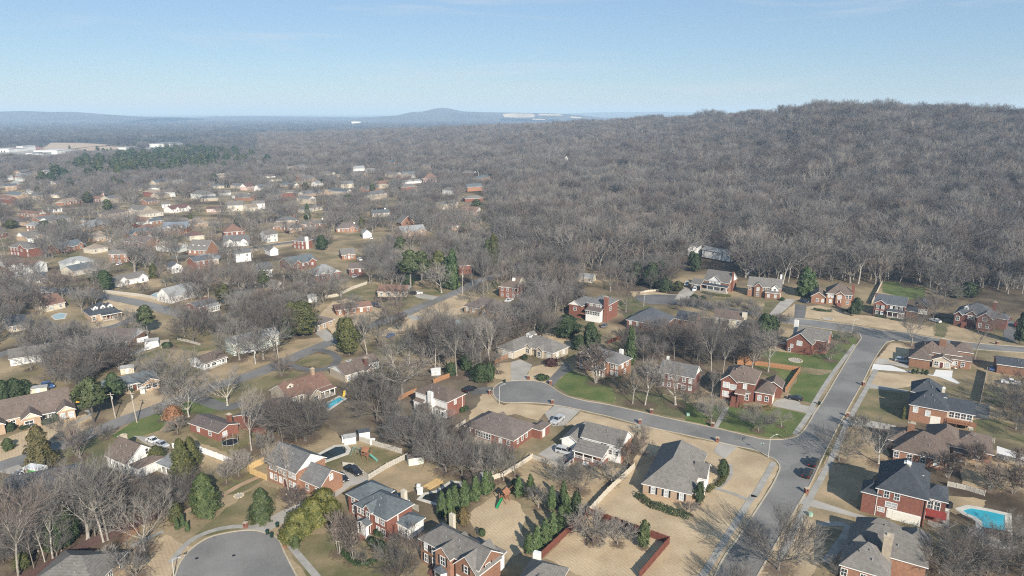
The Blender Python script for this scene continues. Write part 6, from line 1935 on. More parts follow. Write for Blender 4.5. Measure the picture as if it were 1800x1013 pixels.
# ---- evergreens
def ever_mesh(seed, shape, h, w, n, s, lf, trunk=.08, bark='bark_dark'):
	rg = random.Random(seed)
	mb, tm = MB(), MB()
	z0 = dict(cone=.03, round=.0, magnolia=.02, pine=.42, column=.0, oval=.12, spire=.03).get(shape, .03)
	def prof(t):
		if shape == 'cone': return (1 - t) ** .75 * (.55 + .45 * min(1, t * 7))
		if shape == 'spire': return (1 - t) ** .6 * (.7 + .3 * min(1, t * 6)) * .95
		if shape == 'magnolia': return max(0, 1 - t ** 1.7) ** .75 * (.75 + .25 * min(1, t * 5))
		if shape == 'column': return (1 - t ** 3) ** .6
		if shape == 'pine': return math.sin(math.pi * min(1, .12 + .88 * t)) ** .6
		if shape == 'oval': return math.sin(math.pi * (.16 + .80 * t)) ** .8
		return math.sqrt(max(0, 1 - (2 * t - 1) ** 2)) if shape == 'round' else 1
	k = 0
	lumps = [(rg.uniform(0, 6.28), rg.random(), rg.uniform(.10, .26)) for _ in range(46)]
	while k < n:
		t = rg.random()
		rr = prof(t)
		if rg.random() > rr + .12:
			continue
		a = rg.uniform(0, 2 * math.pi)
		lump = 0
		for la, lt, lr in lumps:
			da = abs((a - la + math.pi) % (2 * math.pi) - math.pi) * max(rr, .15)
			d2 = (da * .9) ** 2 + ((t - lt) * h / w * 1.2) ** 2
			lump = max(lump, 1 - d2 / lr ** 2)
		rad = rr * w / 2 * (.62 + .48 * max(0, lump)) * (1 - .42 * rg.random() ** 1.6)
		if shape == 'pine' and lump < .1 and rg.random() < .75:
			continue
		z = (z0 + (1 - z0) * t) * h
		p = Vector((rad * math.cos(a), rad * math.sin(a), z))
		out = Vector((math.cos(a), math.sin(a), .55 + rg.uniform(-.4, .6))).normalized()
		tn = out.orthogonal().normalized()
		tn.rotate(Matrix.Rotation(rg.uniform(0, 6.28), 3, out))
		bn = out.cross(tn)
		s1 = s * rg.uniform(.6, 1.3)
		tip = p + (tn * .8 + out * .5) * s1
		mb.face([p - bn * s1 * .42, tip, p + bn * s1 * .42 + out * .1 * s1])
		mb.face([p - tn * s1 * .2 + bn * s1 * .3, p + tn * s1 * .3 - bn * s1 * .5 + out * s1 * .25, p + tn * s1 * .55 + bn * s1 * .45])
		k += 1
	tm.tube((0, 0, -.1), (0, 0, h * (.9 if shape == 'pine' else .8)), trunk * w * .35, trunk * w * .08, 6)
	if shape == 'pine':
		for i in range(14):
			a, t = rg.uniform(0, 6.28), rg.uniform(.42, .9)
			r = prof((t - .42) / .58) * w / 2 * .8
			tm.tube((0, 0, t * h), (r * math.cos(a), r * math.sin(a), t * h + .4), .05, .03, 4)
	return (tm.mesh('trunk', M[bark]), mb.mesh('crown', M[lf]), h)

EV = {
	'magnolia': ever_mesh(1, 'magnolia', 9, 7.6, 4600, .42, 'l_magnolia'), 'cedar': ever_mesh(2, 'cone', 11, 9, 5200, .42, 'l_cedar'), 'cedar2': ever_mesh(3, 'spire', 9, 6.2, 3800, .38, 'l_olive'),
	'cypress': ever_mesh(4, 'spire', 7, 3.8, 2600, .40, 'l_cypress'), 'cypress2': ever_mesh(14, 'spire', 7, 4.2, 2800, .40, 'l_cypress'), 'yellow': ever_mesh(5, 'round', 6, 7.2, 4200, .40, 'l_yellow'), 'pine': ever_mesh(6, 'pine', 17, 8.5, 3600, .60, 'l_pine', .12, 'bark'),
	'pine2': ever_mesh(7, 'pine', 15, 8, 3400, .58, 'l_olive', .12, 'bark'), 'holly': ever_mesh(8, 'round', 5, 5.4, 3200, .34, 'l_holly'), 'dark': ever_mesh(9, 'oval', 7, 6, 3600, .36, 'l_holly'), 'olive': ever_mesh(10, 'oval', 11, 9, 5200, .42, 'l_olive'),
	'column': ever_mesh(12, 'column', 5, 1.6, 1500, .30, 'l_olive'), 'bronze': ever_mesh(13, 'oval', 5, 3.6, 2600, .26, 'l_bronze'), 'rusty': ever_mesh(15, 'oval', 6, 6.4, 2600, .34, 'l_rusty'), 'cedarblue': ever_mesh(16, 'pine', 11, 7, 3000, .5, 'l_pine', .12),
	'darkred': ever_mesh(17, 'round', 2, 4.6, 1400, .28, 'l_darkred'), 'shrub': ever_mesh(18, 'round', 1.6, 2.1, 700, .26, 'l_holly'), 'sapling': ever_mesh(19, 'oval', 5.6, 3.6, 900, .46, 'l_magnolia', .05, 'bark_pale'),
}
EVW = {'magnolia': 'dense dark magnolia', 'cedar': 'broad bronze-green cedar', 'cedar2': 'pointed olive cedar', 'cypress': 'pointed green cypress', 'cypress2': 'full green cypress', 'yellow': 'yellow-green leafy bush', 'pine': 'long-needled green pine', 'pine2': 'olive-green pine',
	'holly': 'rounded dark holly', 'dark': 'dense dark evergreen', 'olive': 'broad olive evergreen', 'column': 'slim columnar evergreen', 'bronze': 'egg-shaped bronze juniper', 'rusty': 'tree with clinging rust leaves', 'cedarblue': 'layered open pine', 'darkred': 'clipped dark red shrub',
	'shrub': 'clipped dark green shrub', 'sapling': 'young leafy magnolia'}
def E(kind, bx, by, hp, wide=None, hm=None):
	"""wide: crown width in pixels of the photograph (None keeps the kind's own proportions)"""
	g = G(bx, by)
	g = Vector((g.x, g.y, tz(g.x, g.y)))
	h = hm or max(.8, hz(g, by - hp))
	k = 1.0
	if wide:
		wm = wide * to_px(g)[2] / F
		w0 = {'magnolia': 7.6, 'cedar': 9, 'cedar2': 6.2, 'cypress': 3.8, 'cypress2': 4.2, 'yellow': 7.2, 'pine': 8.5, 'pine2': 8, 'holly': 5.4, 'dark': 6, 'olive': 9, 'column': 1.6, 'bronze': 3.6, 'rusty': 6.4, 'cedarblue': 7, 'darkred': 4.6, 'shrub': 2.1, 'sapling': 3.6}[kind]
		k = wm / (w0 * h / EV[kind][2])
	small = kind in ('shrub', 'darkred')
	plant(EV[kind], 'shrub' if small or kind in ('yellow', 'bronze') else ('pine_tree' if 'pine' in kind or kind == 'cedarblue' else 'evergreen_tree'), g, h, None, k, EVW[kind], 'shrub' if small or kind in ('yellow', 'bronze') else 'tree')

for a in [
	('magnolia', 362, 904, 72, 62), ('magnolia', 461, 916, 58, 50), ('cedar', 74, 818, 72, 72), ('cedarblue', 165, 744, 78, 56), ('dark', 203, 700, 44, 40), ('rusty', 306, 750, 36, 38), ('holly', 6, 706, 36, 36), ('holly', 28, 700, 34, 34), ('holly', 46, 694, 26, 26),
	('cedar2', 322, 842, 70, 56), ('cedar2', 338, 820, 52, 44), ('olive', 275, 815, 30, 44), ('magnolia', 15, 790, 20, 26), ('olive', 614, 624, 64, 46), ('olive', 603, 614, 54, 28), ('olive', 533, 590, 60, 66), ('olive', 514, 578, 48, 40), ('dark', 506, 596, 36, 34),
	('pine', 260, 591, 54, 32), ('dark', 186, 512, 36, 36), ('dark', 172, 505, 28, 26), ('cedar2', 271, 489, 26, 22), ('pine2', 397, 540, 40, 30), ('pine', 464, 512, 36, 22), ('olive', 425, 548, 22, 26),
	('pine', 722, 506, 66, 40), ('pine', 742, 502, 60, 36), ('pine2', 772, 498, 56, 34), ('cypress', 796, 508, 70, 34), ('cypress', 787, 506, 54, 26), ('dark', 718, 504, 22, 26), ('pine2', 868, 500, 88, 22), ('pine', 858, 470, 50, 18),
	('dark', 996, 592, 38, 56), ('dark', 1038, 614, 46, 40), ('holly', 1018, 615, 26, 28), ('cypress', 1108, 640, 66, 28), ('dark', 950, 584, 22, 24), ('holly', 793, 660, 22, 24), ('holly', 846, 670, 30, 40), ('dark', 860, 671, 32, 30), ('holly', 820, 650, 26, 26),
	('dark', 1145, 508, 46, 36), ('dark', 1120, 500, 40, 32), ('dark', 1160, 500, 40, 32), ('holly', 1168, 512, 22, 30), ('olive', 1192, 512, 18, 22), ('cypress2', 1414, 521, 52, 40), ('cypress2', 1426, 518, 40, 28), ('dark', 1342, 600, 48, 44), ('dark', 1355, 596, 40, 34),
	('holly', 1702, 522, 26, 34), ('olive', 1680, 524, 22, 26), ('dark', 1792, 605, 56, 26), ('holly', 1760, 570, 22, 12), ('holly', 1505, 552, 28, 22), ('dark', 1497, 555, 22, 14), ('dark', 1222, 480, 34, 22), ('olive', 1290, 460, 22, 30), ('dark', 1216, 470, 28, 22),
	('sapling', 1131, 963, 48, 28), ('dark', 1228, 886, 38, 24), ('holly', 1270, 838, 30, 20), ('holly', 1552, 896, 30, 18), ('column', 1587, 736, 22, 8), ('holly', 1660, 800, 18, 26), ('dark', 100, 970, 62, 48), ('dark', 120, 960, 66, 46), ('olive', 40, 1002, 30, 30),
	('cypress2', 777, 908, 44, 26), ('cypress', 790, 900, 40, 22), ('cypress2', 800, 898, 46, 28), ('cypress2', 817, 889, 44, 30), ('cypress2', 836, 879, 42, 28), ('cypress2', 854, 868, 40, 26), ('cypress', 862, 861, 32, 20),
	('column', 789, 932, 34, 9), ('column', 799, 930, 36, 9), ('bronze', 815, 924, 32, 26), ('shrub', 847, 943, 14, 13),
	('cypress2', 930, 970, 32, 26), ('cypress2', 944, 966, 42, 28), ('cypress2', 958, 956, 44, 30), ('cypress2', 972, 941, 42, 26), ('cypress2', 986, 932, 44, 26), ('cypress', 996, 912, 44, 24), ('cypress2', 970, 894, 40, 24), ('cypress2', 990, 890, 44, 24), ('dark', 1012, 906, 42, 26),
	('cypress2', 912, 872, 34, 24), ('cypress2', 932, 868, 34, 24), ('holly', 905, 862, 20, 18), ('yellow', 515, 955, 34, 46), ('yellow', 530, 940, 42, 54), ('yellow', 552, 925, 46, 56), ('yellow', 570, 905, 44, 46), ('magnolia', 508, 950, 26, 30), ('magnolia', 520, 962, 22, 22),
	('yellow', 585, 915, 34, 36), ('darkred', 969, 643, 12, 26), ('shrub', 922, 633, 10, 12), ('shrub', 952, 668, 10, 20), ('shrub', 960, 668, 8, 12), ('shrub', 1221, 524, 6, 12), ('shrub', 1235, 526, 6, 12), ('shrub', 664, 942, 12, 16), ('shrub', 673, 945, 12, 16), ('shrub', 655, 960, 14, 20),
	('shrub', 670, 966, 14, 20), ('shrub', 98, 740, 12, 12), ('shrub', 84, 745, 8, 20), ('shrub', 20, 758, 14, 16), ('shrub', 45, 754, 8, 18), ('shrub', 118, 735, 7, 26), ('shrub', 260, 680, 7, 18), ('shrub', 230, 688, 8, 16), ('shrub', 160, 610, 8, 16), ('shrub', 293, 612, 10, 18),
	('cypress', 322, 925, 22, 12), ('cypress', 312, 930, 20, 12), ('cypress', 330, 934, 18, 10), ('olive', 310, 920, 36, 30), ('shrub', 1605, 657, 8, 7), ('cypress', 1612, 657, 10, 6), ('cypress', 1621, 658, 10, 6), ('shrub', 1628, 659, 8, 7), ('shrub', 1375, 529, 6, 10), ('shrub', 1692, 752, 10, 16),
	('magnolia', 142, 870, 8), ('olive', 135, 850, 20, 20), ('holly', 812, 724, 8, 14), ('shrub', 818, 722, 8, 12), ('dark', 82, 412, 24, 34), ('dark', 112, 408, 24, 30), ('pine', 122, 420, 22, 20), ('olive', 20, 402, 16, 26), ('cedar2', 336, 395, 20, 18), ('cypress', 541, 386, 28, 16),
	('cypress', 590, 388, 18, 18), ('dark', 566, 440, 26, 24), ('dark', 208, 400, 14, 24), ('cedar2', 80, 342, 20, 20), ('cedar2', 137, 342, 16, 12), ('olive', 155, 357, 20, 20), ('olive', 202, 352, 16, 18), ('pine', 838, 372, 22, 18), ('pine', 885, 390, 30, 20), ('pine', 868, 440, 24, 14),
	('dark', 720, 372, 18, 26), ('olive', 468, 326, 14, 12), ('pine', 574, 326, 18, 22), ('dark', 190, 345, 14, 16), ('cedar2', 1355, 256, 14, 10), ('cedar2', 1419, 262, 16, 9), ('dark', 1385, 266, 10, 10), ('cedar2', 1645, 260, 10, 10), ('cedar2', 1632, 264, 8, 10), ('cedar2', 1695, 264, 10, 10), ('dark', 1548, 256, 8, 10), ('dark', 1083, 252, 12, 10), ('dark', 1152, 300, 18, 16), ('dark', 1290, 252, 10, 14), ('dark', 1720, 320, 14, 20), ('olive', 1790, 325, 18, 16)]:
	E(*a)
# hedges: one thing each
def hedge(pts, w, hgt, lf, label):
	W = smooth([G(*p) for p in pts], 6)
	rg = random.Random(label)
	mb = MB()
	tot = sum((W[i + 1] - W[i]).length for i in range(len(W) - 1))
	for k in range(int(tot * 130)):
		d = rg.random() * tot
		i = 0
		while i < len(W) - 2 and d > (W[i + 1] - W[i]).length:
			d -= (W[i + 1] - W[i]).length
			i += 1
		t = W[i + 1] - W[i]
		p = W[i] + t.normalized() * d
		nx = Vector((-t.y, t.x, 0)).normalized()
		a = rg.uniform(0, math.pi)
		hh = hgt * (.75 + .4 * mn.noise(Vector((p.x / 1.5, p.y / 1.5, 0))) + .1)
		r = 1 - .35 * rg.random()
		p = p + nx * math.cos(a) * w / 2 * r * (1 + .35 * mn.noise(Vector((p.x, p.y, 4)))) + Vector((0, 0, abs(math.sin(a)) ** .6 * hh * r))
		o = (nx * math.cos(a) + Vector((0, 0, math.sin(a) + .2))).normalized()
		tn = o.orthogonal().normalized()
		tn.rotate(Matrix.Rotation(rg.uniform(0, 6.28), 3, o))
		bn = o.cross(tn)
		s = .26 * rg.uniform(.7, 1.3)
		mb.face([p - bn * s * .5, p + (tn + o * .4) * s, p + bn * s * .5])
	tag(link('hedge', mb.mesh('hedge', M[lf])), label, 'hedge')
hedge([(1121, 872), (1140, 888), (1165, 897), (1195, 907), (1212, 912)], 2.2, 1.9, 'l_holly', 'dark hedge along the front of the hip-roofed corner house')
hedge([(1272, 812), (1277, 830), (1268, 848), (1258, 856)], 1.6, 1.1, 'l_olive', 'low olive hedge beside the corner house walk')
hedge([(1242, 866), (1252, 856)], 1.5, 1.0, 'l_olive', 'short green hedge below the corner house porch')
hedge([(1537, 556), (1558, 560)], 1.8, 1.3, 'l_holly', 'low hedge under the slate-roofed porch house windows')
hedge([(1566, 562), (1592, 566)], 1.6, 1.0, 'l_holly', 'low hedge in front of the columned porch')
hedge([(1430, 545), (1448, 548), (1462, 548)], 1.6, 1.4, 'l_holly', 'hedge below the gabled brick garage')
hedge([(1480, 548), (1498, 548)], 1.8, 1.6, 'l_holly', 'hedge by the brick entry steps')
hedge([(1235, 515), (1258, 520), (1285, 522)], 1.8, 1.2, 'l_olive', 'hedge along the full-width front porch')
hedge([(1065, 668), (1080, 668), (1092, 663)], 1.4, .9, 'l_holly', 'low hedge at the grey-roofed brick two-storey')
hedge([(1300, 716), (1330, 722), (1355, 718)], 2.0, 1.3, 'l_bronze', 'brown bare hedge below the big brick house windows')
hedge([(600, 968), (630, 992), (660, 985)], 1.6, .5, 'l_holly', 'low green border under the crape myrtles')
# ---------------------------------------------------------------- leaf litter and bare rings under the yard trees
def litter():
	m = bpy.data.materials.new('leaf_litter')
	m.use_nodes = True
	nt = m.node_tree
	bs = nt.nodes['Principled BSDF']
	bs.inputs['Base Color'].default_value = (.13, .09, .06, 1)
	bs.inputs['Roughness'].default_value = 1
	uv = nt.nodes.new('ShaderNodeUVMap')
	ln = nt.nodes.new('ShaderNodeVectorMath')
	ln.operation = 'LENGTH'
	nt.links.new(uv.outputs[0], ln.inputs[0])
	nz = nt.nodes.new('ShaderNodeTexNoise')
	nz.inputs['Scale'].default_value = 1.6
	nz.inputs['Detail'].default_value = 6
	g = nt.nodes.new('ShaderNodeNewGeometry')
	nt.links.new(g.outputs['Position'], nz.inputs['Vector'])
	a = nt.nodes.new('ShaderNodeMath')
	a.operation = 'ADD'
	nt.links.new(ln.outputs['Value'], a.inputs[0])
	nt.links.new(nz.outputs['Fac'], a.inputs[1])
	mr = nt.nodes.new('ShaderNodeMapRange')
	mr.inputs['From Min'].default_value = .72
	mr.inputs['From Max'].default_value = 1.15
	mr.inputs['To Min'].default_value = .75
	mr.inputs['To Max'].default_value = 0
	nt.links.new(a.outputs[0], mr.inputs['Value'])
	nt.links.new(mr.outputs[0], bs.inputs['Alpha'])
	v, f, uvs = [], [], []
	r2 = random.Random(3)
	for x, y, w in LITTER:
		if any(pip((x, y), p) for p in PAVED):
			continue
		k = len(v)
		n = 14
		z = tz(x, y) + .043 + r2.uniform(0, .004)
		v.append((x, y, z)); uvs.append((0, 0))
		for i in range(n):
			t = 2 * math.pi * i / n
			v.append((x + w * math.cos(t), y + w * math.sin(t), z))
			uvs.append((math.cos(t), math.sin(t)))
		for i in range(n):
			f.append((k, k + 1 + i, k + 1 + (i + 1) % n))
	me = bpy.data.meshes.new('leaf_litter')
	me.from_pydata(v, [], f)
	u = me.uv_layers.new(name='UVMap')
	for lp in me.loops:
		u.data[lp.index].uv = uvs[lp.vertex_index]
	me.materials.append(m)
	struct(link('leaf_litter', me), 'stuff', 'brown fallen leaves thinning out under the yard trees')
litter()
# ---------------------------------------------------------------- fences
def gdist(a, b):
	return math.hypot(b.x - a.x, b.y - a.y)
def fence(pts, hgt, panel_m, label, post_m=None, step=2.4, kind='board', ends=True):
	W = [G(*p) for p in pts]
	root = bpy.data.objects.new('fence', None)
	C.objects.link(root)
	root.location = (W[0].x, W[0].y, tz(W[0].x, W[0].y))
	tag(root, label, 'fence')
	cache = {}
	pmb = MB()
	pmb.box(-.07, .07, -.07, .07, 0, hgt + .12)
	post = pmb.mesh('post', M[post_m or panel_m])
	for i in range(len(W) - 1):
		a, b = W[i], W[i + 1]
		L = gdist(a, b)
		n = max(1, round(L / step))
		st = L / n
		k = round(st, 2)
		if k not in cache:
			mb = MB()
			if kind == 'board':
				nb = max(3, int(st / .32))
				bw = st / nb
				for j in range(nb):
					o = .012 if j % 2 else -.012
					mb.box(j * bw + .012, (j + 1) * bw - .012, -.02 + o, .02 + o, .06, hgt - (.03 if j % 3 == 1 else 0))
				mb.box(0, st, .02, .06, hgt * .25, hgt * .25 + .09)
				mb.box(0, st, .02, .06, hgt * .78, hgt * .78 + .09)
			elif kind == 'picket':
				nb = int(st / .24)
				for j in range(nb):
					mb.box(j * st / nb + .03, j * st / nb + .15, -.02, .02, .05, hgt)
				mb.box(0, st, .02, .06, hgt * .3, hgt * .3 + .08)
				mb.box(0, st, .02, .06, hgt * .75, hgt * .75 + .08)
			elif kind == 'wall':
				mb.box(0, st, -.15, .15, 0, hgt)
			cache[k] = mb.mesh('panel', M[panel_m])
		ang = math.atan2(b.y - a.y, b.x - a.x)
		for j in range(n):
			p = Vector((a.x + (b.x - a.x) * j / n, a.y + (b.y - a.y) * j / n, 0))
			q = (p.x - root.location.x, p.y - root.location.y, tz(p.x, p.y) - root.location.z)
			link('panel', cache[k], root, q, ang)
			if kind != 'wall':
				link('post', post, root, q, ang)
	if kind != 'wall':
		b = W[-1]
		link('post', post, root, (b.x - root.location.x, b.y - root.location.y, 0))
	return root
M['f_red'] = mat('dark_red_fence_stain', (.15, .052, .036), .12, 2)
M['f_grey'] = mat('weathered_grey_boards', (.42, .39, .34), .12, 2)
M['f_white'] = mat('white_vinyl', (.80, .80, .80), .02, 2, .5)
M['f_yellow'] = mat('new_yellow_pine_boards', (.52, .36, .17), .1, 2)
M['f_brown'] = mat('dark_brown_fence_stain', (.085, .050, .043), .15, 2)
M['f_tan'] = mat('orange_brown_boards', (.33, .17, .085), .12, 2)
M['f_pale'] = mat('pale_weathered_boards', (.50, .45, .37), .1, 2)
fence([(953, 982), (1030, 909), (1036, 906), (1118, 936), (1176, 957), (1124, 1018)], 1.9, 'f_red', 'dark red board fence round a straw-coloured back yard')
fence([(1115, 824), (1068, 868), (1036, 903)], 1.7, 'f_pale', 'pale grey board fence beside the corner house lawn')
fence([(304, 790), (316, 789)], 1.8, 'f_white', 'short white vinyl fence by the white brown-roofed house')
fence([(336, 790), (372, 803), (411, 818)], 1.8, 'f_white', 'bright white vinyl fence stepping down a back yard')
fence([(464, 815), (436, 828), (440, 833), (469, 845)], 1.8, 'f_yellow', 'new yellow pine fence at the orange brick house')
fence([(27, 1032), (85, 1003), (158, 962), (237, 929), (290, 905)], 2.0, 'f_brown', 'long dark brown board fence along the lower left wood')
fence([(603, 822), (622, 824), (648, 844), (680, 824), (716, 806)], 1.6, 'f_grey', 'grey weathered fence between drive, play yard and straw yard')
fence([(632, 776), (662, 785), (706, 798)], 1.6, 'f_grey', 'grey weathered fence behind the play yard')
fence([(818, 746), (786, 765), (753, 785)], 1.5, 'f_grey', 'grey fence running down behind the mauve-roofed ranch')
fence([(1637, 756), (1680, 764), (1747, 780)], 1.6, 'f_grey', 'weathered picket fence behind the long brown-roofed ranch', kind='picket')
fence([(1665, 855), (1698, 862), (1730, 872)], 1.4, 'f_grey', 'weathered fence between crape myrtles and pool lawn')
fence([(1752, 806), (1775, 812), (1800, 820)], 1.5, 'f_grey', 'grey fence below the pale concrete pad')
fence([(1296, 641), (1332, 643), (1406, 653), (1380, 690)], 1.8, 'f_tan', 'orange-brown board fence round the side lawn')
fence([(1296, 634), (1318, 634)], 1.7, 'f_tan', 'short orange-brown fence at the grove')
fence([(1343, 458), (1328, 473), (1311, 487)], 1.6, 'f_white', 'white fence running up into the forest')
fence([(1288, 448), (1318, 450), (1343, 456)], 1.4, 'f_white', 'white rail fence behind the long white forest house', kind='picket')
fence([(229, 606), (245, 603), (261, 599)], 2.0, 'f_white', 'white fence between the brown ranch and the sheds')
fence([(229, 625), (255, 617), (280, 609)], 1.2, 'f_white', 'long low white fence above the olive yard')
fence([(790, 664), (776, 669), (762, 675)], 1.7, 'f_tan', 'red-brown fence behind the white-fronted house')
fence([(732, 690), (716, 697), (700, 705)], 1.6, 'f_tan', 'red-brown fence in front of the white-fronted house')
fence([(181, 514), (215, 518), (250, 522), (284, 529)], 1.5, 'f_grey', 'grey fence along the far left street')
fence([(598, 519), (622, 508), (645, 500)], 1.6, 'f_pale', 'pale fence beside the olive ranch lawn')
fence([(572, 525), (586, 523), (600, 520)], 1.6, 'f_pale', 'pale fence behind the small white carport')
fence([(1734, 655), (1729, 680), (1723, 708)], 1.9, 'f_grey', 'grey board fence in deep shade beside the right drive')
fence([(1550, 500), (1541, 517), (1532, 536)], 1.9, 'f_pale', 'pale fence beside the vivid green back lawn')
fence([(935, 806), (962, 815), (991, 825), (1008, 812)], 1.1, 'f_grey', 'grey retaining wall round the parking pad', kind='wall')
fence([(860, 846), (885, 838), (915, 820), (936, 806)], 1.4, 'f_pale', 'pale weathered fence in the bare thicket')
fence([(735, 900), (720, 892)], 1.7, 'f_grey', 'short grey fence at the blue-grey roofed house')
fence([(1068, 605), (1090, 596), (1108, 592)], 1.5, 'f_red', 'red-stained fence below the slate hip roof')
fence([(352, 608), (330, 602), (312, 598)], 1.1, 'f_grey', 'thin grey yard fence above the carport ranch', kind='picket')
fence([(640, 600), (620, 596)], 1.0, 'f_pale', 'low pale fence by the olive evergreen', kind='picket')
fence([(870, 640), (882, 634), (892, 630)], 1.7, 'f_tan', 'tan fence beside the grey ranch garage')
fence([(1125, 516), (1140, 513), (1160, 512), (1172, 514)], 1.0, 'f_pale', 'low pale wall above the upper court')

# ---------------------------------------------------------------- vehicles
def paint(name, c):
	k = 'p_' + name
	if k not in M:
		M[k] = mat(name + '_car_paint', c, .02, 1, .28, spec=.6)
	return M[k]
M['tyre'] = mat('tyre_rubber', (.02, .02, .02), .1, 4, .8)
M['rim'] = mat('wheel_rim', (.45, .45, .46), .05, 4, .35, metal=.6)
M['carglass'] = mat('car_glass', (.02, .024, .03), .05, 1, .06, spec=.7)
M['headlamp'] = mat('headlamp_glass', (.7, .7, .68), .05, 2, .15)
M['taillamp'] = mat('tail_lamp_red', (.45, .02, .02), .05, 2, .2)
_vm = {}
def vehicle_meshes(kind, pname, pcol):
	key = (kind, pname)
	if key in _vm:
		return _vm[key]
	# x forward, profile of (x, z) for lower body and cabin
	S = dict(
		suv=dict(L=4.8, W=1.92, low=[(-2.4, .35), (2.35, .35), (2.4, .75), (2.2, 1.0), (1.05, 1.12), (-2.3, 1.12), (-2.4, .8)], cab=[(1.0, 1.1), (.35, 1.68), (-1.9, 1.74), (-2.3, 1.1)]),
		sedan=dict(L=4.7, W=1.82, low=[(-2.35, .32), (2.3, .32), (2.35, .62), (2.1, .84), (.95, .95), (-1.5, .97), (-2.3, .95), (-2.35, .6)], cab=[(1.0, .94), (.15, 1.40), (-1.0, 1.42), (-1.8, .95)]),
		van=dict(L=5.1, W=1.98, low=[(-2.5, .33), (2.45, .33), (2.5, .7), (2.2, 1.0), (1.4, 1.12), (-2.45, 1.12), (-2.5, .8)], cab=[(1.5, 1.1), (.5, 1.72), (-2.2, 1.76), (-2.45, 1.1)]),
		pickup=dict(L=5.7, W=1.98, low=[(-2.85, .45), (2.8, .45), (2.85, .9), (2.7, 1.12), (1.3, 1.2), (-2.85, 1.18)], cab=[(1.2, 1.18), (.55, 1.82), (-.75, 1.84), (-1.0, 1.18)]))[kind]
	W = S['W']
	def prism(pts, w0, w1, mb, mi=0, top_in=.0):
		zmin, zmax = min(p[1] for p in pts), max(p[1] for p in pts)
		Lf, Rt = [], []
		for x, z in pts:
			k = (z - zmin) / (zmax - zmin)
			w = w0 + (w1 - w0) * k
			Lf.append((x, w / 2, z)); Rt.append((x, -w / 2, z))
		mb.face(Lf, mi); mb.face(Rt[::-1], mi)
		for i in range(len(pts)):
			j = (i + 1) % len(pts)
			mb.face([Rt[i], Rt[j], Lf[j], Lf[i]], mi)
	def flip(pts):
		a = sum(pts[i][0] * pts[(i + 1) % len(pts)][1] - pts[(i + 1) % len(pts)][0] * pts[i][1] for i in range(len(pts)))
		return pts if a < 0 else pts[::-1]
	body = MB()
	prism(flip(S['low']), W, W * .96, body)
	if kind == 'pickup':
		body.box(-2.75, -1.05, -W / 2 + .1, W / 2 - .1, 1.185, 1.19, 0)
		body.box(-2.85, -1.0, -W / 2, -W / 2 + .12, 1.1, 1.3)
		body.box(-2.85, -1.0, W / 2 - .12, W / 2, 1.1, 1.3)
		body.box(-2.85, -2.73, -W / 2 + .12, W / 2 - .12, 1.1, 1.3)
	c = S['cab']
	glass = MB()
	prism(flip(c), W * .93, W * .78, glass)
	roof = MB()
	t0, t1 = c[1], c[2]
	roof.box(t1[0] - .02, t0[0] + .02, -W * .40, W * .40, max(t0[1], t1[1]) - .05, max(t0[1], t1[1]) + .05)
	# pillars
	for sgn in (-1, 1):
		for (p, q) in ((c[0], c[1]), (c[3], c[2]), (((c[0][0] + c[3][0]) / 2, c[0][1]), ((c[1][0] + c[2][0]) / 2, c[1][1]))):
			roof.tube((p[0], sgn * W * .465, p[1]), (q[0], sgn * W * .39, q[1]), .06, .05, 4)
	wh = MB(); rm = MB()
	def wheel_at():
		n = 12
		prof = [(0.0, -.11), (.34, -.11), (.36, 0), (.34, .11), (0.0, .11)]
		for i in range(n):
			a0, a1 = 2 * math.pi * i / n, 2 * math.pi * (i + 1) / n
			for j in range(4):
				(r0, y0), (r1, y1) = prof[j], prof[j + 1]
				wh.face([(r0 * math.cos(a0), y0, r0 * math.sin(a0)), (r0 * math.cos(a1), y0, r0 * math.sin(a1)), (r1 * math.cos(a1), y1, r1 * math.sin(a1)), (r1 * math.cos(a0), y1, r1 * math.sin(a0))])
		rm.face([(.2 * math.cos(2 * math.pi * i / 10), -.115, .2 * math.sin(2 * math.pi * i / 10)) for i in range(10)])
		rm.face([(.2 * math.cos(2 * math.pi * i / 10), .115, -.2 * math.sin(2 * math.pi * i / 10)) for i in range(10)])
	wheel_at()
	lm = MB(); lm.box(-.06, .04, -.2, .2, -.08, .08)
	r = dict(S=S, body=body.mesh('body', paint(pname, pcol)), glass=glass.mesh('windows', M['carglass']), roof=roof.mesh('car_roof', paint(pname, pcol)), wheel=wh.mesh('wheel', M['tyre']), rim=rm.mesh('rim', M['rim']),
			head=lm.mesh('headlight', M['headlamp']), tail=lm.mesh('taillight', M['taillamp']))
	_vm[key] = r
	return r
PC = dict(black=(.012, .012, .014), white=(.75, .75, .75), silver=(.42, .43, .45), blue=(.05, .12, .28), red=(.30, .015, .015), darkred=(.10, .01, .01), grey=(.15, .16, .17), navy=(.02, .03, .06), lightblue=(.30, .38, .46))
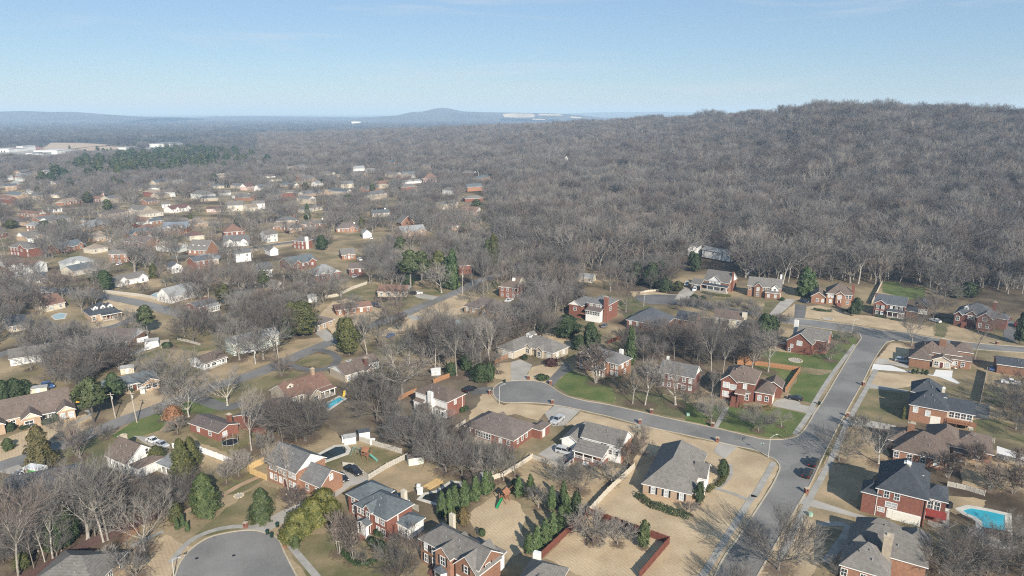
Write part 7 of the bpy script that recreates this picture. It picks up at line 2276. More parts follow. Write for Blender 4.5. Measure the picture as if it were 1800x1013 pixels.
def car(kind, col, px, py, heading_to, label, cat=None):
	"""heading_to: a pixel the front points at"""
	m = vehicle_meshes(kind, col, PC[col])
	p = G(px, py)
	q = G(*heading_to)
	root = bpy.data.objects.new({'suv': 'parked_car', 'sedan': 'parked_car', 'van': 'minivan', 'pickup': 'pickup_truck'}[kind], None)
	C.objects.link(root)
	root.location = (p.x, p.y, tz(p.x, p.y) + .065)
	root.rotation_euler = (0, 0, math.atan2(q.y - p.y, q.x - p.x))
	tag(root, label, cat or ('truck' if kind == 'pickup' else 'car'))
	link('body', m['body'], root)
	link('windows', m['glass'], root)
	link('car_roof', m['roof'], root)
	S = m['S']
	hl = S['L'] / 2
	for sx in (.60, -.60):
		for sy in (-1, 1):
			w = link('wheel', m['wheel'], root, (sx * hl * 1.02, sy * (S['W'] / 2 - .1), .36))
			link('rim', m['rim'], w, (0, 0, 0))
	zl = .72 if kind != 'pickup' else .95
	for sy in (-1, 1):
		link('headlight', m['head'], root, (hl - .02, sy * S['W'] * .36, zl))
		link('taillight', m['tail'], root, (-hl + .02, sy * S['W'] * .38, zl + .1))
	return root
for a in [
	('suv', 'black', 1430, 817, (1450, 785), 'dark SUV parked at the kerb, the farther of two'), ('suv', 'black', 1419, 836, (1440, 800), 'dark SUV with red tail lamps parked at the kerb, the nearer of two'),
	('sedan', 'black', 1397, 703, (1380, 700), 'black car parked on the corner house drive beside the green lawn'), ('suv', 'lightblue', 1586, 637, (1610, 641), 'pale blue SUV in the shade of the brown brick house'),
	('sedan', 'blue', 1744, 650, (1746, 635), 'blue and silver car parked beside the shaded fence'), ('pickup', 'white', 1776, 676, (1750, 672), 'white pickup truck under bare branches at the right edge'),
	('pickup', 'red', 1787, 574, (1787, 560), 'bright red truck on the shaded drive'), ('suv', 'darkred', 1767, 563, (1775, 563), 'dark red car beside the street end house'), ('sedan', 'white', 1644, 566, (1630, 562), 'white car by the white garage door'),
	('pickup', 'silver', 980, 742, (972, 748), 'silver pickup on the drive of the mauve-roofed ranch'), ('van', 'silver', 993, 797, (1006, 800), 'silver minivan beside the white porch'), ('sedan', 'navy', 1003, 809, (1008, 800), 'dark blue covered car at the corner of the parking pad'),
	('suv', 'black', 826, 688, (842, 682), 'black SUV on the court drive'), ('pickup', 'black', 622, 832, (634, 838), 'black pickup behind the picket fence'), ('sedan', 'black', 601, 843, (612, 852), 'black sedan beside the brick gable end'),
	('suv', 'white', 76, 516, (88, 518), 'white SUV on the far left street, the left of a pair'), ('sedan', 'white', 88, 520, (100, 522), 'white sedan on the far left street, the right of a pair'), ('sedan', 'white', 20, 516, (30, 516), 'white car at the left edge street'),
	('suv', 'lightblue', 167, 514, (178, 516), 'pale car on the far left street by the dark evergreen'), ('pickup', 'blue', 85, 681, (95, 686), 'bright blue pickup behind the long tan ranch'), ('sedan', 'lightblue', 510, 720, (520, 722), 'pale blue car under the dark thicket'),
	('sedan', 'silver', 499, 744, (505, 740), 'silver car half hidden in the thicket'), ('suv', 'black', 724, 518, (715, 517), 'dark car at the white garage end'), ('sedan', 'white', 735, 517, (745, 517), 'white car at the white garage end'),
	('suv', 'navy', 661, 540, (670, 541), 'dark car under the brown carport'), ('sedan', 'blue', 687, 592, (695, 588), 'blue car on the shaded drive'), ('suv', 'white', 1221, 511, (1218, 518), 'white SUV in front of the dark garage'),
	('van', 'white', 136, 846, (126, 838), 'white van behind the grey roof'), ('suv', 'white', 440, 620, (430, 622), 'white and blue truck by the sage house'), ('sedan', 'navy', 1412, 532, (1420, 534), 'dark blue car in shade by the brick garage'),
	('van', 'white', 1207, 503, (1204, 510), 'white camper beside the brick garage'), ('suv', 'grey', 890, 560, (895, 555), 'grey car by the tan brick house'), ('sedan', 'grey', 40, 837, (28, 834), 'blue-grey car parked in front of the box truck'),
	('sedan', 'white', 270, 778, (280, 782), 'white car behind the white gabled house'), ('sedan', 'silver', 285, 785, (292, 788), 'silver car behind the white gabled house'), ('suv', 'black', 115, 700, (122, 706), 'black car beside the yellow canopy'), ('sedan', 'black', 918, 462, (925, 458), 'dark car on the shaded street under the oaks'), ('sedan', 'grey', 905, 470, (912, 466), 'grey car on the shaded street')]:
	car(*a)
vr = random.Random(9)
for h in HOUSES:
	if 260 < h.o.y < 700 and vr.random() < .30 and h.o.x < 40:
		v = h.vols[0]
		p = h.world(v['x1'] + vr.uniform(-6, 3), v['y0'] - vr.uniform(4, 8))
		if any(abs(p.x - a) < 6 and abs(p.y - c) < 6 for a, c in KEEPOUT):
			continue
		q = h.world(v['x1'], v['y0'] + 4)
		a, b = to_px(p), to_px(q)
		col, kd = vr.choice(['white', 'silver', 'black', 'grey', 'red', 'blue', 'white']), vr.choice(['sedan', 'suv', 'suv', 'pickup'])
		car(kd, col, a[0], a[1], (b[0], b[1]), ' '.join(f"{col} {'pickup' if kd == 'pickup' else ('SUV' if kd == 'suv' else 'car')} parked by the {h.short}".split()[:16]))

# box truck
def box_truck():
	p, q = G(62, 842), G(35, 838)
	root = bpy.data.objects.new('box_truck', None)
	C.objects.link(root)
	root.location = (p.x, p.y, .065)
	root.rotation_euler = (0, 0, math.atan2(q.y - p.y, q.x - p.x))
	tag(root, 'white rental box truck with a green panel on its side', 'truck')
	b = MB(); b.box(-3.2, 1.9, -1.2, 1.2, .9, 3.5)
	cargo = link('cargo_box', b.mesh('cargo_box', M['f_white']), root)
	g = MB(); g.box(-2.9, .6, 1.2, 1.225, 1.1, 3.1); g.box(-2.9, .6, -1.225, -1.2, 1.1, 3.1)
	link('green_panel', g.mesh('green_panel', mat('green_truck_graphic', (.08, .36, .07), .25, 1.2)), cargo)
	w = MB()
	for i, (x, hh) in enumerate([(-2.3, .7), (-1.7, .5), (-1.2, .6), (-.7, .7)]):
		w.box(x, x + .16, 1.225, 1.235, 1.9, 1.9 + hh)
		w.box(x, x + .42, 1.225, 1.235, 1.9, 2.03)
	w.box(-2.8, .5, 1.225, 1.235, 1.25, 1.45)
	link('pale_lettering', w.mesh('pale_lettering', M['f_white']), cargo)
	o = MB(); o.box(.7, 1.3, 1.2, 1.22, 1.2, 3.1)
	link('orange_panel', o.mesh('orange_panel', mat('faded_orange_graphic', (.55, .36, .2), .1, 2)), cargo)
	c = MB(); c.box(1.95, 3.6, -1.05, 1.05, .6, 1.5); c.box(1.95, 2.9, -1.0, 1.0, 1.5, 2.3)
	link('cab', c.mesh('cab', M['f_white']), root)
	gl = MB(); gl.box(2.2, 2.93, -1.02, 1.02, 1.55, 2.15)
	link('windows', gl.mesh('windows', M['carglass']), root)
	m = vehicle_meshes('pickup', 'white', PC['white'])
	for sx in (2.7, -2.2):
		for sy in (-1, 1):
			wl = link('wheel', m['wheel'], root, (sx, sy * 1.0, .4), 0, 1.15)
			link('rim', m['rim'], wl, (0, 0, 0))
	d = MB(); d.box(-3.25, -3.2, -1.05, 1.05, 1.0, 3.3)
	link('rear_door', d.mesh('rear_door', M['trim']), root)
box_truck()

# ---------------------------------------------------------------- street furniture
M['galv'] = mat('galvanised_pole', (.52, .52, .50), .06, 1, .5, metal=.2)
M['timberpole'] = mat('weathered_utility_pole', (.40, .35, .29), .12, .6)
def street_light(px, py, top, side, label):
	g = G(px, py)
	h = hz(g, top)
	root = bpy.data.objects.new('street_lamp', None)
	C.objects.link(root)
	root.location = (g.x, g.y, tz(g.x, g.y))
	tag(root, label, 'street lamp', 'street lamps along the subdivision streets')
	a = MB(); a.tube((0, 0, 0), (.1 * side, 0, h * .86), .11, .08, 8)
	link('pole', a.mesh('pole', M['galv']), root)
	b = MB()
	b.tube((.1 * side, 0, h * .86), (1.0 * side, 0, h * .97), .07, .06, 6)
	b.tube((1.0 * side, 0, h * .97), (1.5 * side, 0, h), .06, .05, 6)
	link('arm', b.mesh('arm', M['galv']), root)
	c = MB(); c.box(min(1.4 * side, 2.0 * side), max(1.4 * side, 2.0 * side), -.14, .14, h - .08, h + .1)
	hd = link('lamp_head', c.mesh('lamp_head', M['galv']), root)
	d = MB(); d.box(min(1.5 * side, 1.9 * side), max(1.5 * side, 1.9 * side), -.1, .1, h - .12, h - .08)
	link('lens', d.mesh('lens', M['headlamp']), hd)
street_light(1350, 805, 764, 1, 'white street lamp at the main street corner')
street_light(877.5, 711, 675, 1, 'white street lamp at the middle court')
street_light(1131.5, 539, 513, 1, 'white street lamp at the upper court')
street_light(1498, 582, 561, 1, 'white street lamp where the street meets the top road')
street_light(306, 1014, 980, 1, 'white street lamp at the lower left court')
street_light(3, 452, 447, -1, 'small lamp near the left border suburb street')
def utility_pole(px, py, top, label, lean=0.0, white=False):
	g = G(px, py)
	h = hz(g, top)
	root = bpy.data.objects.new('utility_pole', None)
	C.objects.link(root)
	root.location = (g.x, g.y, tz(g.x, g.y))
	tag(root, label, 'utility pole')
	a = MB(); a.tube((0, 0, 0), (lean * h, 0, h), .17, .11, 8, cap=True)
	link('pole', a.mesh('pole', M['galv' if white else 'timberpole']), root)
	b = MB(); b.box(lean * h - 1.1, lean * h + 1.1, -.06, .06, h - .7, h - .58)
	link('crossarm', b.mesh('crossarm', M['timberpole']), root)
	c = MB(); c.lathe([(.2, h - 2.2), (.24, h - 2.1), (.24, h - 1.4), (.2, h - 1.3)], 8, 0, lean * h + .32, 0)
	link('transformer', c.mesh('transformer', M['galv']), root)
utility_pole(241, 743, 688, 'pale utility pole leaning beside the green lawn', -.06)
utility_pole(203, 735, 690, 'utility pole beside the bronze pine', -.05)
utility_pole(449, 640, 612, 'short white pole in the golden verge', 0, True)
utility_pole(813, 518, 480, 'utility pole beside the straight street')
utility_pole(925, 472, 443, 'utility pole near the shaded street')
utility_pole(491, 644, 596, 'tall pole behind the round bare tree on the straight street', -.03)
utility_pole(653, 362, 341, 'far pole among forest edge houses')
utility_pole(219, 330, 317, 'far pole below the pine wood')
utility_pole(988, 452, 420, 'tall pole in the middle forest')

# mailboxes: brick pillars with a box
def mailbox(px, py, label, proto=[]):
	g = G(px, py)
	if not proto:
		root = bpy.data.objects.new('mailbox', None)
		C.objects.link(root)
		a = MB(); a.box(-.42, .42, -.36, .36, 0, 1.35)
		link('brick_pillar', a.mesh('brick_pillar', M['w_red']), root)
		b = MB(); b.box(-.5, .5, -.44, .44, 1.35, 1.45)
		link('cap', b.mesh('cap', M['w_stone']), root)
		c = MB(); c.box(-.12, .12, -.5, -.365, .85, 1.1)
		link('letter_box', c.mesh('letter_box', M['shutter']), root)
		proto.append(root)
		root.location = (g.x, g.y, 0)
		o = root
	else:
		o = copy_thing(proto[0], (g.x, g.y, 0), rng.uniform(-.4, .4))
	tag(o, label, 'mailbox', 'brick mailboxes along the kerb')
for a in [(971, 710, 'brick mailbox by the driveway with the silver pickup'), (1145, 727, 'brick mailbox below the pale trees across the street'), (1125, 745, 'brick mailbox at the white porch house walk'), (1252.6, 751, 'brick mailbox at the foot of the green lawn walk'),
		(1261, 777, 'brick mailbox beside the corner house drive'), (1490, 733, 'brick mailbox beside the brown ranch drive'), (1417, 867, 'brick mailbox beside the cream garage drive'), (968, 676, 'brick mailbox at the edge of the middle court'), (432, 928, 'brick mailbox at the head of the lower court'),
		(501, 961, 'brick mailbox by the yellow-green bushes'), (861, 693, 'brick mailbox by the court lamp'), (1517, 678, 'brick mailbox beside the upper concrete walk'), (1752, 606, 'low brick mailbox at the top road'), (929, 667, 'brick mailbox at the grey ranch drive')]:
	mailbox(*a)
def bin_(px, py, col, label, proto={}):
	g = G(px, py)
	if col not in proto:
		root = bpy.data.objects.new('trash_bin', None)
		C.objects.link(root)
		a = MB()
		for z0, z1, w0, w1 in ((.08, .95, .27, .33),):
			P = [(-w0, -w0, z0), (w0, -w0, z0), (w0, w0, z0), (-w0, w0, z0), (-w1, -w1, z1), (w1, -w1, z1), (w1, w1, z1), (-w1, w1, z1)]
			for q in ((0, 3, 2, 1), (4, 5, 6, 7), (0, 1, 5, 4), (1, 2, 6, 5), (2, 3, 7, 6), (3, 0, 4, 7)):
				a.face([P[i] for i in q])
		m = mat(col + '_bin_plastic', dict(green=(.02, .04, .03), blue=(.02, .06, .16))[col], .1, 3, .5)
		link('body', a.mesh('body', m), root)
		b = MB(); b.box(-.36, .36, -.38, .36, .95, 1.05)
		link('lid', b.mesh('lid', m), root)
		c = MB(); c.tube((-.25, .3, .1), (-.15, .3, .1), .1, .1, 8); c.tube((.15, .3, .1), (.25, .3, .1), .1, .1, 8)
		link('wheel', c.mesh('wheel', M['tyre']), root)
		proto[col] = root
		root.location = (g.x, g.y, .06)
		o = root
	else:
		o = copy_thing(proto[col], (g.x, g.y, .06), rng.uniform(-.6, .6))
	tag(o, label, 'bin')
for a in [(470.5, 940, 'green', 'dark green wheelie bin on the court, the left of a pair'), (478, 945, 'green', 'dark green wheelie bin on the court, the right of a pair'), (488, 927, 'green', 'dark green bin beside the bushes'), (561, 871, 'blue', 'blue bin at the brick gable corner'),
		(563, 869, 'green', 'dark bin beside the blue bin'), (937, 767, 'blue', 'blue bin against the brick garage wing'), (866, 1010, 'green', 'dark bin at the black-shuttered house'), (1702, 645, 'green', 'dark bin behind the brown brick house'), (887, 673, 'green', 'dark bin on the court kerb'), (1440, 712, 'green', 'dark bin beside the main street')]:
	bin_(*a)
# green utility cabinet, signpost, gas grills, patio things
def cabinet(px, py, label, m, w=.9, h=.9, d=.8):
	g = G(px, py)
	root = bpy.data.objects.new('utility_cabinet', None)
	C.objects.link(root)
	root.location = (g.x, g.y, 0)
	tag(root, label, 'utility box')
	a = MB(); a.box(-w / 2, w / 2, -d / 2, d / 2, .08, h)
	link('housing', a.mesh('housing', m), root)
	b = MB(); b.box(-w / 2 - .06, w / 2 + .06, -d / 2 - .06, d / 2 + .06, 0, .08)
	link('plinth', b.mesh('plinth', M['concrete']), root)
	c = MB(); c.box(-w / 2 + .05, w / 2 - .05, -d / 2 - .02, -d / 2, .15, h - .1)
	link('door', c.mesh('door', m), root)
M['padgreen'] = mat('pale_green_cabinet_paint', (.28, .42, .33), .04, 2, .5)
cabinet(1424, 907, 'pale green utility box by the lower driveway', M['padgreen'])
cabinet(1209, 731, 'pale green utility box on the verge', M['padgreen'])
cabinet(736, 858, 'white pool equipment cabinet beside the cream chimney', M['f_white'], .9, 1.0, .7)
def signpost(px, py, label):
	g = G(px, py)
	root = bpy.data.objects.new('street_sign', None)
	C.objects.link(root)
	root.location = (g.x, g.y, 0)
	tag(root, label, 'street sign')
	a = MB(); a.tube((0, 0, 0), (0, 0, 2.9), .035, .035, 6)
	link('post', a.mesh('post', M['galv']), root)
	b = MB(); b.box(-.5, .5, -.015, .015, 2.9, 3.12)
	c = MB(); c.box(-.015, .015, -.5, .5, 2.66, 2.88)
	link('blade', b.mesh('blade', M['padgreen']), root)
	link('blade', c.mesh('blade', M['padgreen']), root)
signpost(1338.5, 797, 'green street name sign post at the corner')

# sheds
def shed(px, py, ang, w, d, h, wall, rm, label, pitch=24):
	g = G(px, py)
	root = bpy.data.objects.new('garden_shed', None)
	C.objects.link(root)
	root.location = (g.x, g.y, tz(g.x, g.y))
	root.rotation_euler = (0, 0, R(ang))
	tag(root, label, 'shed')
	a = MB()
	a.box(-w / 2, w / 2, -d / 2, d / 2, 0, h)
	r = math.tan(R(pitch)) * d / 2
	for x in (-w / 2, w / 2):
		a.face([(x, -d / 2, h), (x, d / 2, h), (x, 0, h + r)])
	link('wall', a.mesh('wall', M[wall]), root)
	b = MB()
	o = .15
	for s in (-1, 1):
		q = [(-w / 2 - o, s * (d / 2 + o), h - o * .4), (w / 2 + o, s * (d / 2 + o), h - o * .4), (w / 2 + o, 0, h + r + .06), (-w / 2 - o, 0, h + r + .06)]
		b.face(q if s < 0 else q[::-1])
	link('roof', b.mesh('roof', M[rm]), root)
	c = MB(); c.box(-.55, .55, -d / 2 - .05, -d / 2, .05, min(1.95, h))
	link('door', c.mesh('door', M['trim'] if wall != 'w_white' else M['w_palegrey']), root)
for a in [(615, 778, 20, 3.2, 2.6, 2.1, 'w_white', 'r_palegrey', 'white garden shed at the corner of the black pool'), (640, 769, 20, 3.0, 2.6, 2.2, 'w_white', 'r_charcoal', 'white garden shed with a dark roof, the right of two'), (605, 777, 20, 1.2, 1.2, 1.9, 'w_cream', 'r_palegrey', 'narrow cream pump cupboard beside the white shed'),
		(225, 655, 25, 4.2, 3.0, 2.2, 'w_cream', 'r_palegrey', 'cream garden shed behind the blue-grey roofed ranch'), (268, 608, 20, 5, 3.6, 2.4, 'w_white', 'r_palegrey', 'white shed beside the white fence'), (291, 609, 20, 3.0, 3, 2.0, 'w_cream', 'r_tan', 'small cream shed beside the clipped shrub'),
		(766, 658, 10, 3.2, 2.6, 1.8, 'w_white', 'r_white', 'white box shed under the tall trunks'), (730, 814, 20, 4.0, 2.4, 2.2, 'w_sage', 'r_mauve', 'grey-green shed under the thicket'), (252, 691, 10, 1.4, 1.2, 2.0, 'w_white', 'r_white', 'small white arch on the straw lawn'), (655, 781, 10, 1.3, 1.0, 1.6, 'w_white', 'r_white', 'small white tank by the play yard'),
		(1748, 955, -20, 4.6, 3.4, 2.4, 'w_palegrey', 'r_rust', 'small pavilion with red roof at the pool foot'), (70, 690, 20, 5, 2.4, 2, 'w_cream', 'r_palegrey', 'pale shed behind the long tan ranch'), (738, 868, 15, 1.3, 1.1, 1.5, 'w_white', 'r_white', 'white pool cupboard beside the dark pool'), (850, 846, 10, 2.0, 1.6, 2.2, 'w_palegrey', 'r_palegrey', 'pale grey shed behind the cypress row')]:
	shed(*a)

# pools
M['poolblue'] = mat('turquoise_pool_water', (.03, .33, .43), .1, .15, .06, spec=.6, col2=(.05, .43, .53))
M['pooldark'] = mat('dark_winter_pool_water', (.012, .016, .013), .1, .2, .05, spec=.6)
M['poolpale'] = mat('pale_blue_pool_cover', (.30, .42, .46), .08, .3, .4)
M['coping'] = mat('pool_coping', (.52, .49, .43), .08, .6)
def pool(pts, m, label, border=1.0, deck_m='coping', cop=True):
	W = [G(*p) for p in pts]
	c = sum((p for p in W), Vector()) / len(W)
	root = bpy.data.objects.new('swimming_pool', None)
	C.objects.link(root)
	root.location = (c.x, c.y, 0)
	tag(root, label, 'pool')
	W = [p - c for p in W]
	n = len(W)
	area = sum(W[i].x * W[(i + 1) % n].y - W[(i + 1) % n].x * W[i].y for i in range(n))
	if area < 0:
		W.reverse()
	def off(d):
		out = []
		for i in range(n):
			a, b, e = W[i - 1], W[i], W[(i + 1) % n]
			n1 = Vector(((b - a).y, -(b - a).x, 0)).normalized()
			n2 = Vector(((e - b).y, -(e - b).x, 0)).normalized()
			m_ = (n1 + n2)
			m_ = m_.normalized() / max(.5, m_.normalized().dot(n1))
			out.append(b + m_ * d)
		return out
	O = off(border)
	dk = MB()
	for i in range(n):
		j = (i + 1) % n
		dk.face([W[i] + Vector((0, 0, .11)), O[i] + Vector((0, 0, .11)), O[j] + Vector((0, 0, .11)), W[j] + Vector((0, 0, .11))])
		dk.face([W[j] + Vector((0, 0, .11)), W[j] + Vector((0, 0, .03)), W[i] + Vector((0, 0, .03)), W[i] + Vector((0, 0, .11))])
		dk.face([O[i] + Vector((0, 0, .11)), O[i], O[j], O[j] + Vector((0, 0, .11))])
	link('coping', dk.mesh('coping', M[deck_m]), root)
	w = MB(); w.face([p + Vector((0, 0, .07)) for p in W])
	link('water', w.mesh('water', m), root)
	return root
pool([(1692, 898), (1706, 894), (1735, 899), (1766, 906), (1767, 946), (1747, 945), (1728, 935), (1726, 918), (1714, 909), (1699, 903)], M['poolblue'], 'turquoise free-form pool behind the tall brick house', 1.3)
pool([(741, 877), (748, 870), (769, 866), (794, 849), (806, 850), (815, 862), (806, 874), (777, 888)], M['pooldark'], 'dark pool with pale coping behind the brick house', .9)
pool([(563, 800), (590, 786), (604, 785), (610, 791), (607, 797), (574, 809)], M['pooldark'], 'black-covered pool beside the white sheds', 1.1)
pool([(570, 713), (596, 699), (604, 702), (578, 719)], M['poolblue'], 'small bright blue pool behind the rust-roofed house', .9)
pool([(92, 556), (104, 551), (116, 552), (112, 560), (98, 562)], M['poolpale'], 'pale blue covered pool in the left suburb', .6)
pool([(262, 522), (275, 515), (290, 514), (288, 520), (272, 526)], M['poolpale'], 'pale pool beside the steep-gabled house', .6)
pool([(1233, 595), (1246, 590), (1262, 598), (1250, 604), (1236, 603)], M['poolpale'], 'pale covered pool in the shade of the grove', .7)

# play sets, trampoline, patio things, slide
def playset(px, py, ang, label, slide, small=False):
	g = G(px, py)
	root = bpy.data.objects.new('play_set', None)
	C.objects.link(root)
	root.location = (g.x, g.y, 0)
	root.rotation_euler = (0, 0, R(ang))
	tag(root, label, 'play set')
	a = MB()
	for x in (-.9, .9):
		for y in (-.9, .9):
			a.tube((x, y, 0), (x, y, 2.5), .08, .08, 4)
	a.box(-.95, .95, -.95, .95, 1.3, 1.4)
	link('tower', a.mesh('tower', M['wood']), root)
	r = MB()
	r.face([(-1.1, -1.1, 2.4), (1.1, -1.1, 2.4), (1.1, 0, 3.4), (-1.1, 0, 3.4)])
	r.face([(1.1, 1.1, 2.4), (-1.1, 1.1, 2.4), (-1.1, 0, 3.4), (1.1, 0, 3.4)])
	link('roof', r.mesh('roof', M['wood']), root)
	s = MB()
	for i in range(6):
		t0, t1 = i / 6, (i + 1) / 6
		P0, P1 = (-1 - 2.6 * t0, 1.35 * (1 - t0) ** .8 + .15), (-1 - 2.6 * t1, 1.35 * (1 - t1) ** .8 + .15)
		s.face([(P0[0], -.3, P0[1]), (P0[0], .3, P0[1]), (P1[0], .3, P1[1]), (P1[0], -.3, P1[1])])
		for y in (-.3, .3):
			s.face([(P0[0], y, P0[1]), (P1[0], y, P1[1]), (P1[0], y, P1[1] + .22), (P0[0], y, P0[1] + .22)])
	link('slide', s.mesh('slide', slide), root)
	b = MB()
	b.tube((.9, 0, 2.3), (4.6, 0, 2.3), .08, .08, 5)
	for y in (-1, 1):
		b.tube((4.6, 0, 2.3), (4.9, y, 0), .07, .07, 5)
	link('swing_beam', b.mesh('swing_beam', M['wood'] if small else slide), root)
	for x in (2.0, 3.3):
		c = MB()
		for dx in (-.2, .2):
			c.tube((x + dx, 0, 2.3), (x + dx, 0, .5), .015, .015, 3)
		c.box(x - .25, x + .25, -.12, .12, .46, .5)
		link('swing', c.mesh('swing', M['shutter']), root)
M['slidegreen'] = mat('green_slide_plastic', (.02, .26, .10), .05, 2, .4)
M['slideteal'] = mat('faded_teal_plastic', (.13, .30, .24), .08, 2, .5)
playset(645, 806, 150, 'teal and timber play set on the olive yard', M['slideteal'])
playset(887, 882, 60, 'timber play set with a green slide by the straw lawn', M['slidegreen'], True)
def trampoline(px, py, rad, label):
	g = G(px, py)
	root = bpy.data.objects.new('trampoline', None)
	C.objects.link(root)
	root.location = (g.x, g.y, 0)
	tag(root, label, 'trampoline')
	a = MB()
	n = 16
	for i in range(n):
		t0, t1 = 2 * math.pi * i / n, 2 * math.pi * (i + 1) / n
		a.tube((rad * math.cos(t0), rad * math.sin(t0), .8), (rad * math.cos(t1), rad * math.sin(t1), .8), .06, .06, 4)
		if i % 2 == 0:
			a.tube((rad * math.cos(t0), rad * math.sin(t0), 0), (rad * math.cos(t0), rad * math.sin(t0), 2.4), .035, .035, 4)
	link('frame', a.mesh('frame', M['galv']), root)
	b = MB(); b.face([(rad * .95 * math.cos(2 * math.pi * i / n), rad * .95 * math.sin(2 * math.pi * i / n), .8) for i in range(n)])
	link('mat', b.mesh('mat', M['shutter']), root)
	c = MB()
	for i in range(n * 2):
		t0 = 2 * math.pi * i / (n * 2)
		c.tube((rad * math.cos(t0), rad * math.sin(t0), .85), (rad * math.cos(t0), rad * math.sin(t0), 2.35), .03, .03, 3)
	for z in (1.3, 1.8, 2.3):
		for i in range(n):
			t0, t1 = 2 * math.pi * i / n, 2 * math.pi * (i + 1) / n
			c.tube((rad * math.cos(t0), rad * math.sin(t0), z), (rad * math.cos(t1), rad * math.sin(t1), z), .025, .025, 3)
	link('net', c.mesh('net', M['shutter']), root)
trampoline(405, 782, 2.2, 'round netted trampoline beside the red brick ranch')
def chair(px, py, ang, m, label, grp):
	g = G(px, py)
	root = bpy.data.objects.new('patio_chair', None)
	C.objects.link(root)
	root.location = (g.x, g.y, .06)
	root.rotation_euler = (0, 0, R(ang))
	tag(root, label, 'chair', grp)
	a = MB(); a.box(-.35, .35, -.35, .35, .35, .45); link('seat', a.mesh('seat', m), root)
	b = MB(); b.box(-.35, .35, .28, .36, .45, 1.0); link('backrest', b.mesh('backrest', m), root)
	c = MB()
	c.box(-.03, .03, -.03, .03, 0, .35)
	me = c.mesh('leg', M['shutter'])
	for x in (-.3, .3):
		for y in (-.3, .3):
			link('leg', me, root, (x, y, 0))
for i, (x, y) in enumerate([(1642, 889), (1648, 892), (1653, 896), (1659, 890), (1663, 900)]):
	chair(x, y, 40 * i, M['f_white'] if i % 2 else M['galv'], 'pale patio chair under the red awning', 'patio chairs behind the tall brick house')
for i, (x, y) in enumerate([(1638, 906), (1646, 911)]):
	chair(x, y, 30 + 50 * i, M['shutter'], 'dark lounge chair on the brick house patio', 'dark lounge chairs on the patio')
for i, (x, y) in enumerate([(1672, 646), (1680, 650), (1688, 648), (1660, 648)]):
	chair(x, y, 50 * i, M['f_white'] if i % 2 else M['galv'], 'patio chair behind the stone-gabled wing', 'patio chairs behind the brown-roofed house')
cabinet(1701, 648, 'pale covered grill behind the brown-roofed house', M['galv'], 1.2, 1.3, .8)
cabinet(1668, 893, 'black covered grill at the patio edge', M['shutter'], 1.0, 1.5, 1.0)
# stacked lumber by the dark pool
def lumber(px, py, label):
	g, q = G(px, py), G(782, 845)
	root = bpy.data.objects.new('lumber_pile', None)
	C.objects.link(root)
	root.location = (g.x, g.y, .05)
	root.rotation_euler = (0, 0, math.atan2(q.y - g.y, q.x - g.x))
	tag(root, label, 'lumber pile')
	r2 = random.Random(4)
	b = MB(); b.box(0, 4.6, -.1, .1, 0, .12)
	me = b.mesh('plank', M['f_yellow'])
	for i in range(16):
		o = link('plank', me, root, (r2.uniform(-.3, .3), (i % 8) * .32, (i // 8) * .14))
		o.rotation_euler = (0, 0, r2.uniform(-.06, .06))
lumber(756, 861, 'pile of yellow planks beside the dark pool')
# fire ring and stones
def stone_ring(px, py, rad, n, label):
	g = G(px, py)
	root = bpy.data.objects.new('stone_ring', None)
	C.objects.link(root)
	root.location = (g.x, g.y, 0)
	tag(root, label, 'stone ring')
	b = MB(); b.lathe([(.30, 0), (.34, .15), (.26, .28)], 7)
	me = b.mesh('stone', M['w_stone'])
	for i in range(n):
		t = 2 * math.pi * i / n
		link('stone', me, root, (rad * math.cos(t), rad * math.sin(t), 0), t)
	c = MB(); c.lathe([(rad * .9, 0), (rad * .88, .05)], 16)
	link('gravel_bed', c.mesh('gravel_bed', M['concrete']), root)
stone_ring(1398, 634, 2.3, 20, 'round stone-edged bed on the green lawn')
stone_ring(1455, 561, 2.2, 16, 'round brick-edged bed on the straw bank')
stone_ring(420, 872, 1.0, 9, 'small stone ring on the olive lawn')
# dish, yellow canopy, manholes
def canopy():
	g = G(134, 716)
	root = bpy.data.objects.new('canopy', None)
	C.objects.link(root)
	root.location = (g.x, g.y, 0)
	root.rotation_euler = (0, 0, .4)
	tag(root, 'yellow tarpaulin canopy beside the long tan ranch', 'canopy')
	a = MB()
	a.face([(-2, -1.5, 2.0), (2, -1.5, 2.0), (0, 0, 2.8)]); a.face([(2, -1.5, 2.0), (2, 1.5, 2.0), (0, 0, 2.8)])
	a.face([(2, 1.5, 2.0), (-2, 1.5, 2.0), (0, 0, 2.8)]); a.face([(-2, 1.5, 2.0), (-2, -1.5, 2.0), (0, 0, 2.8)])
	link('cover', a.mesh('cover', mat('yellow_tarpaulin', (.60, .37, .05), .1, 2)), root)
	c = MB(); c.box(-.05, .05, -.05, .05, 0, 2)
	me = c.mesh('leg', M['galv'])
	for x in (-1.9, 1.9):
		for y in (-1.4, 1.4):
			link('leg', me, root, (x, y, 0))
canopy()
def manhole(px, py, label):
	g = G(px, py)
	b = MB(); b.lathe([(.36, .0), (.36, .02), (.30, .025)], 14)
	o = link('manhole_cover', b.mesh('manhole_cover', M['shutter']), None, (g.x, g.y, .056))
	tag(o, label, 'manhole cover')
for a in [(411, 977, 'dark manhole cover near the middle of the lower court'), (346, 982, 'dark drain cover on the left of the lower court'), (330, 971, 'dark drain at the lower court kerb'), (1419, 803, 'dark manhole cover at the street junction')]:
	manhole(*a)
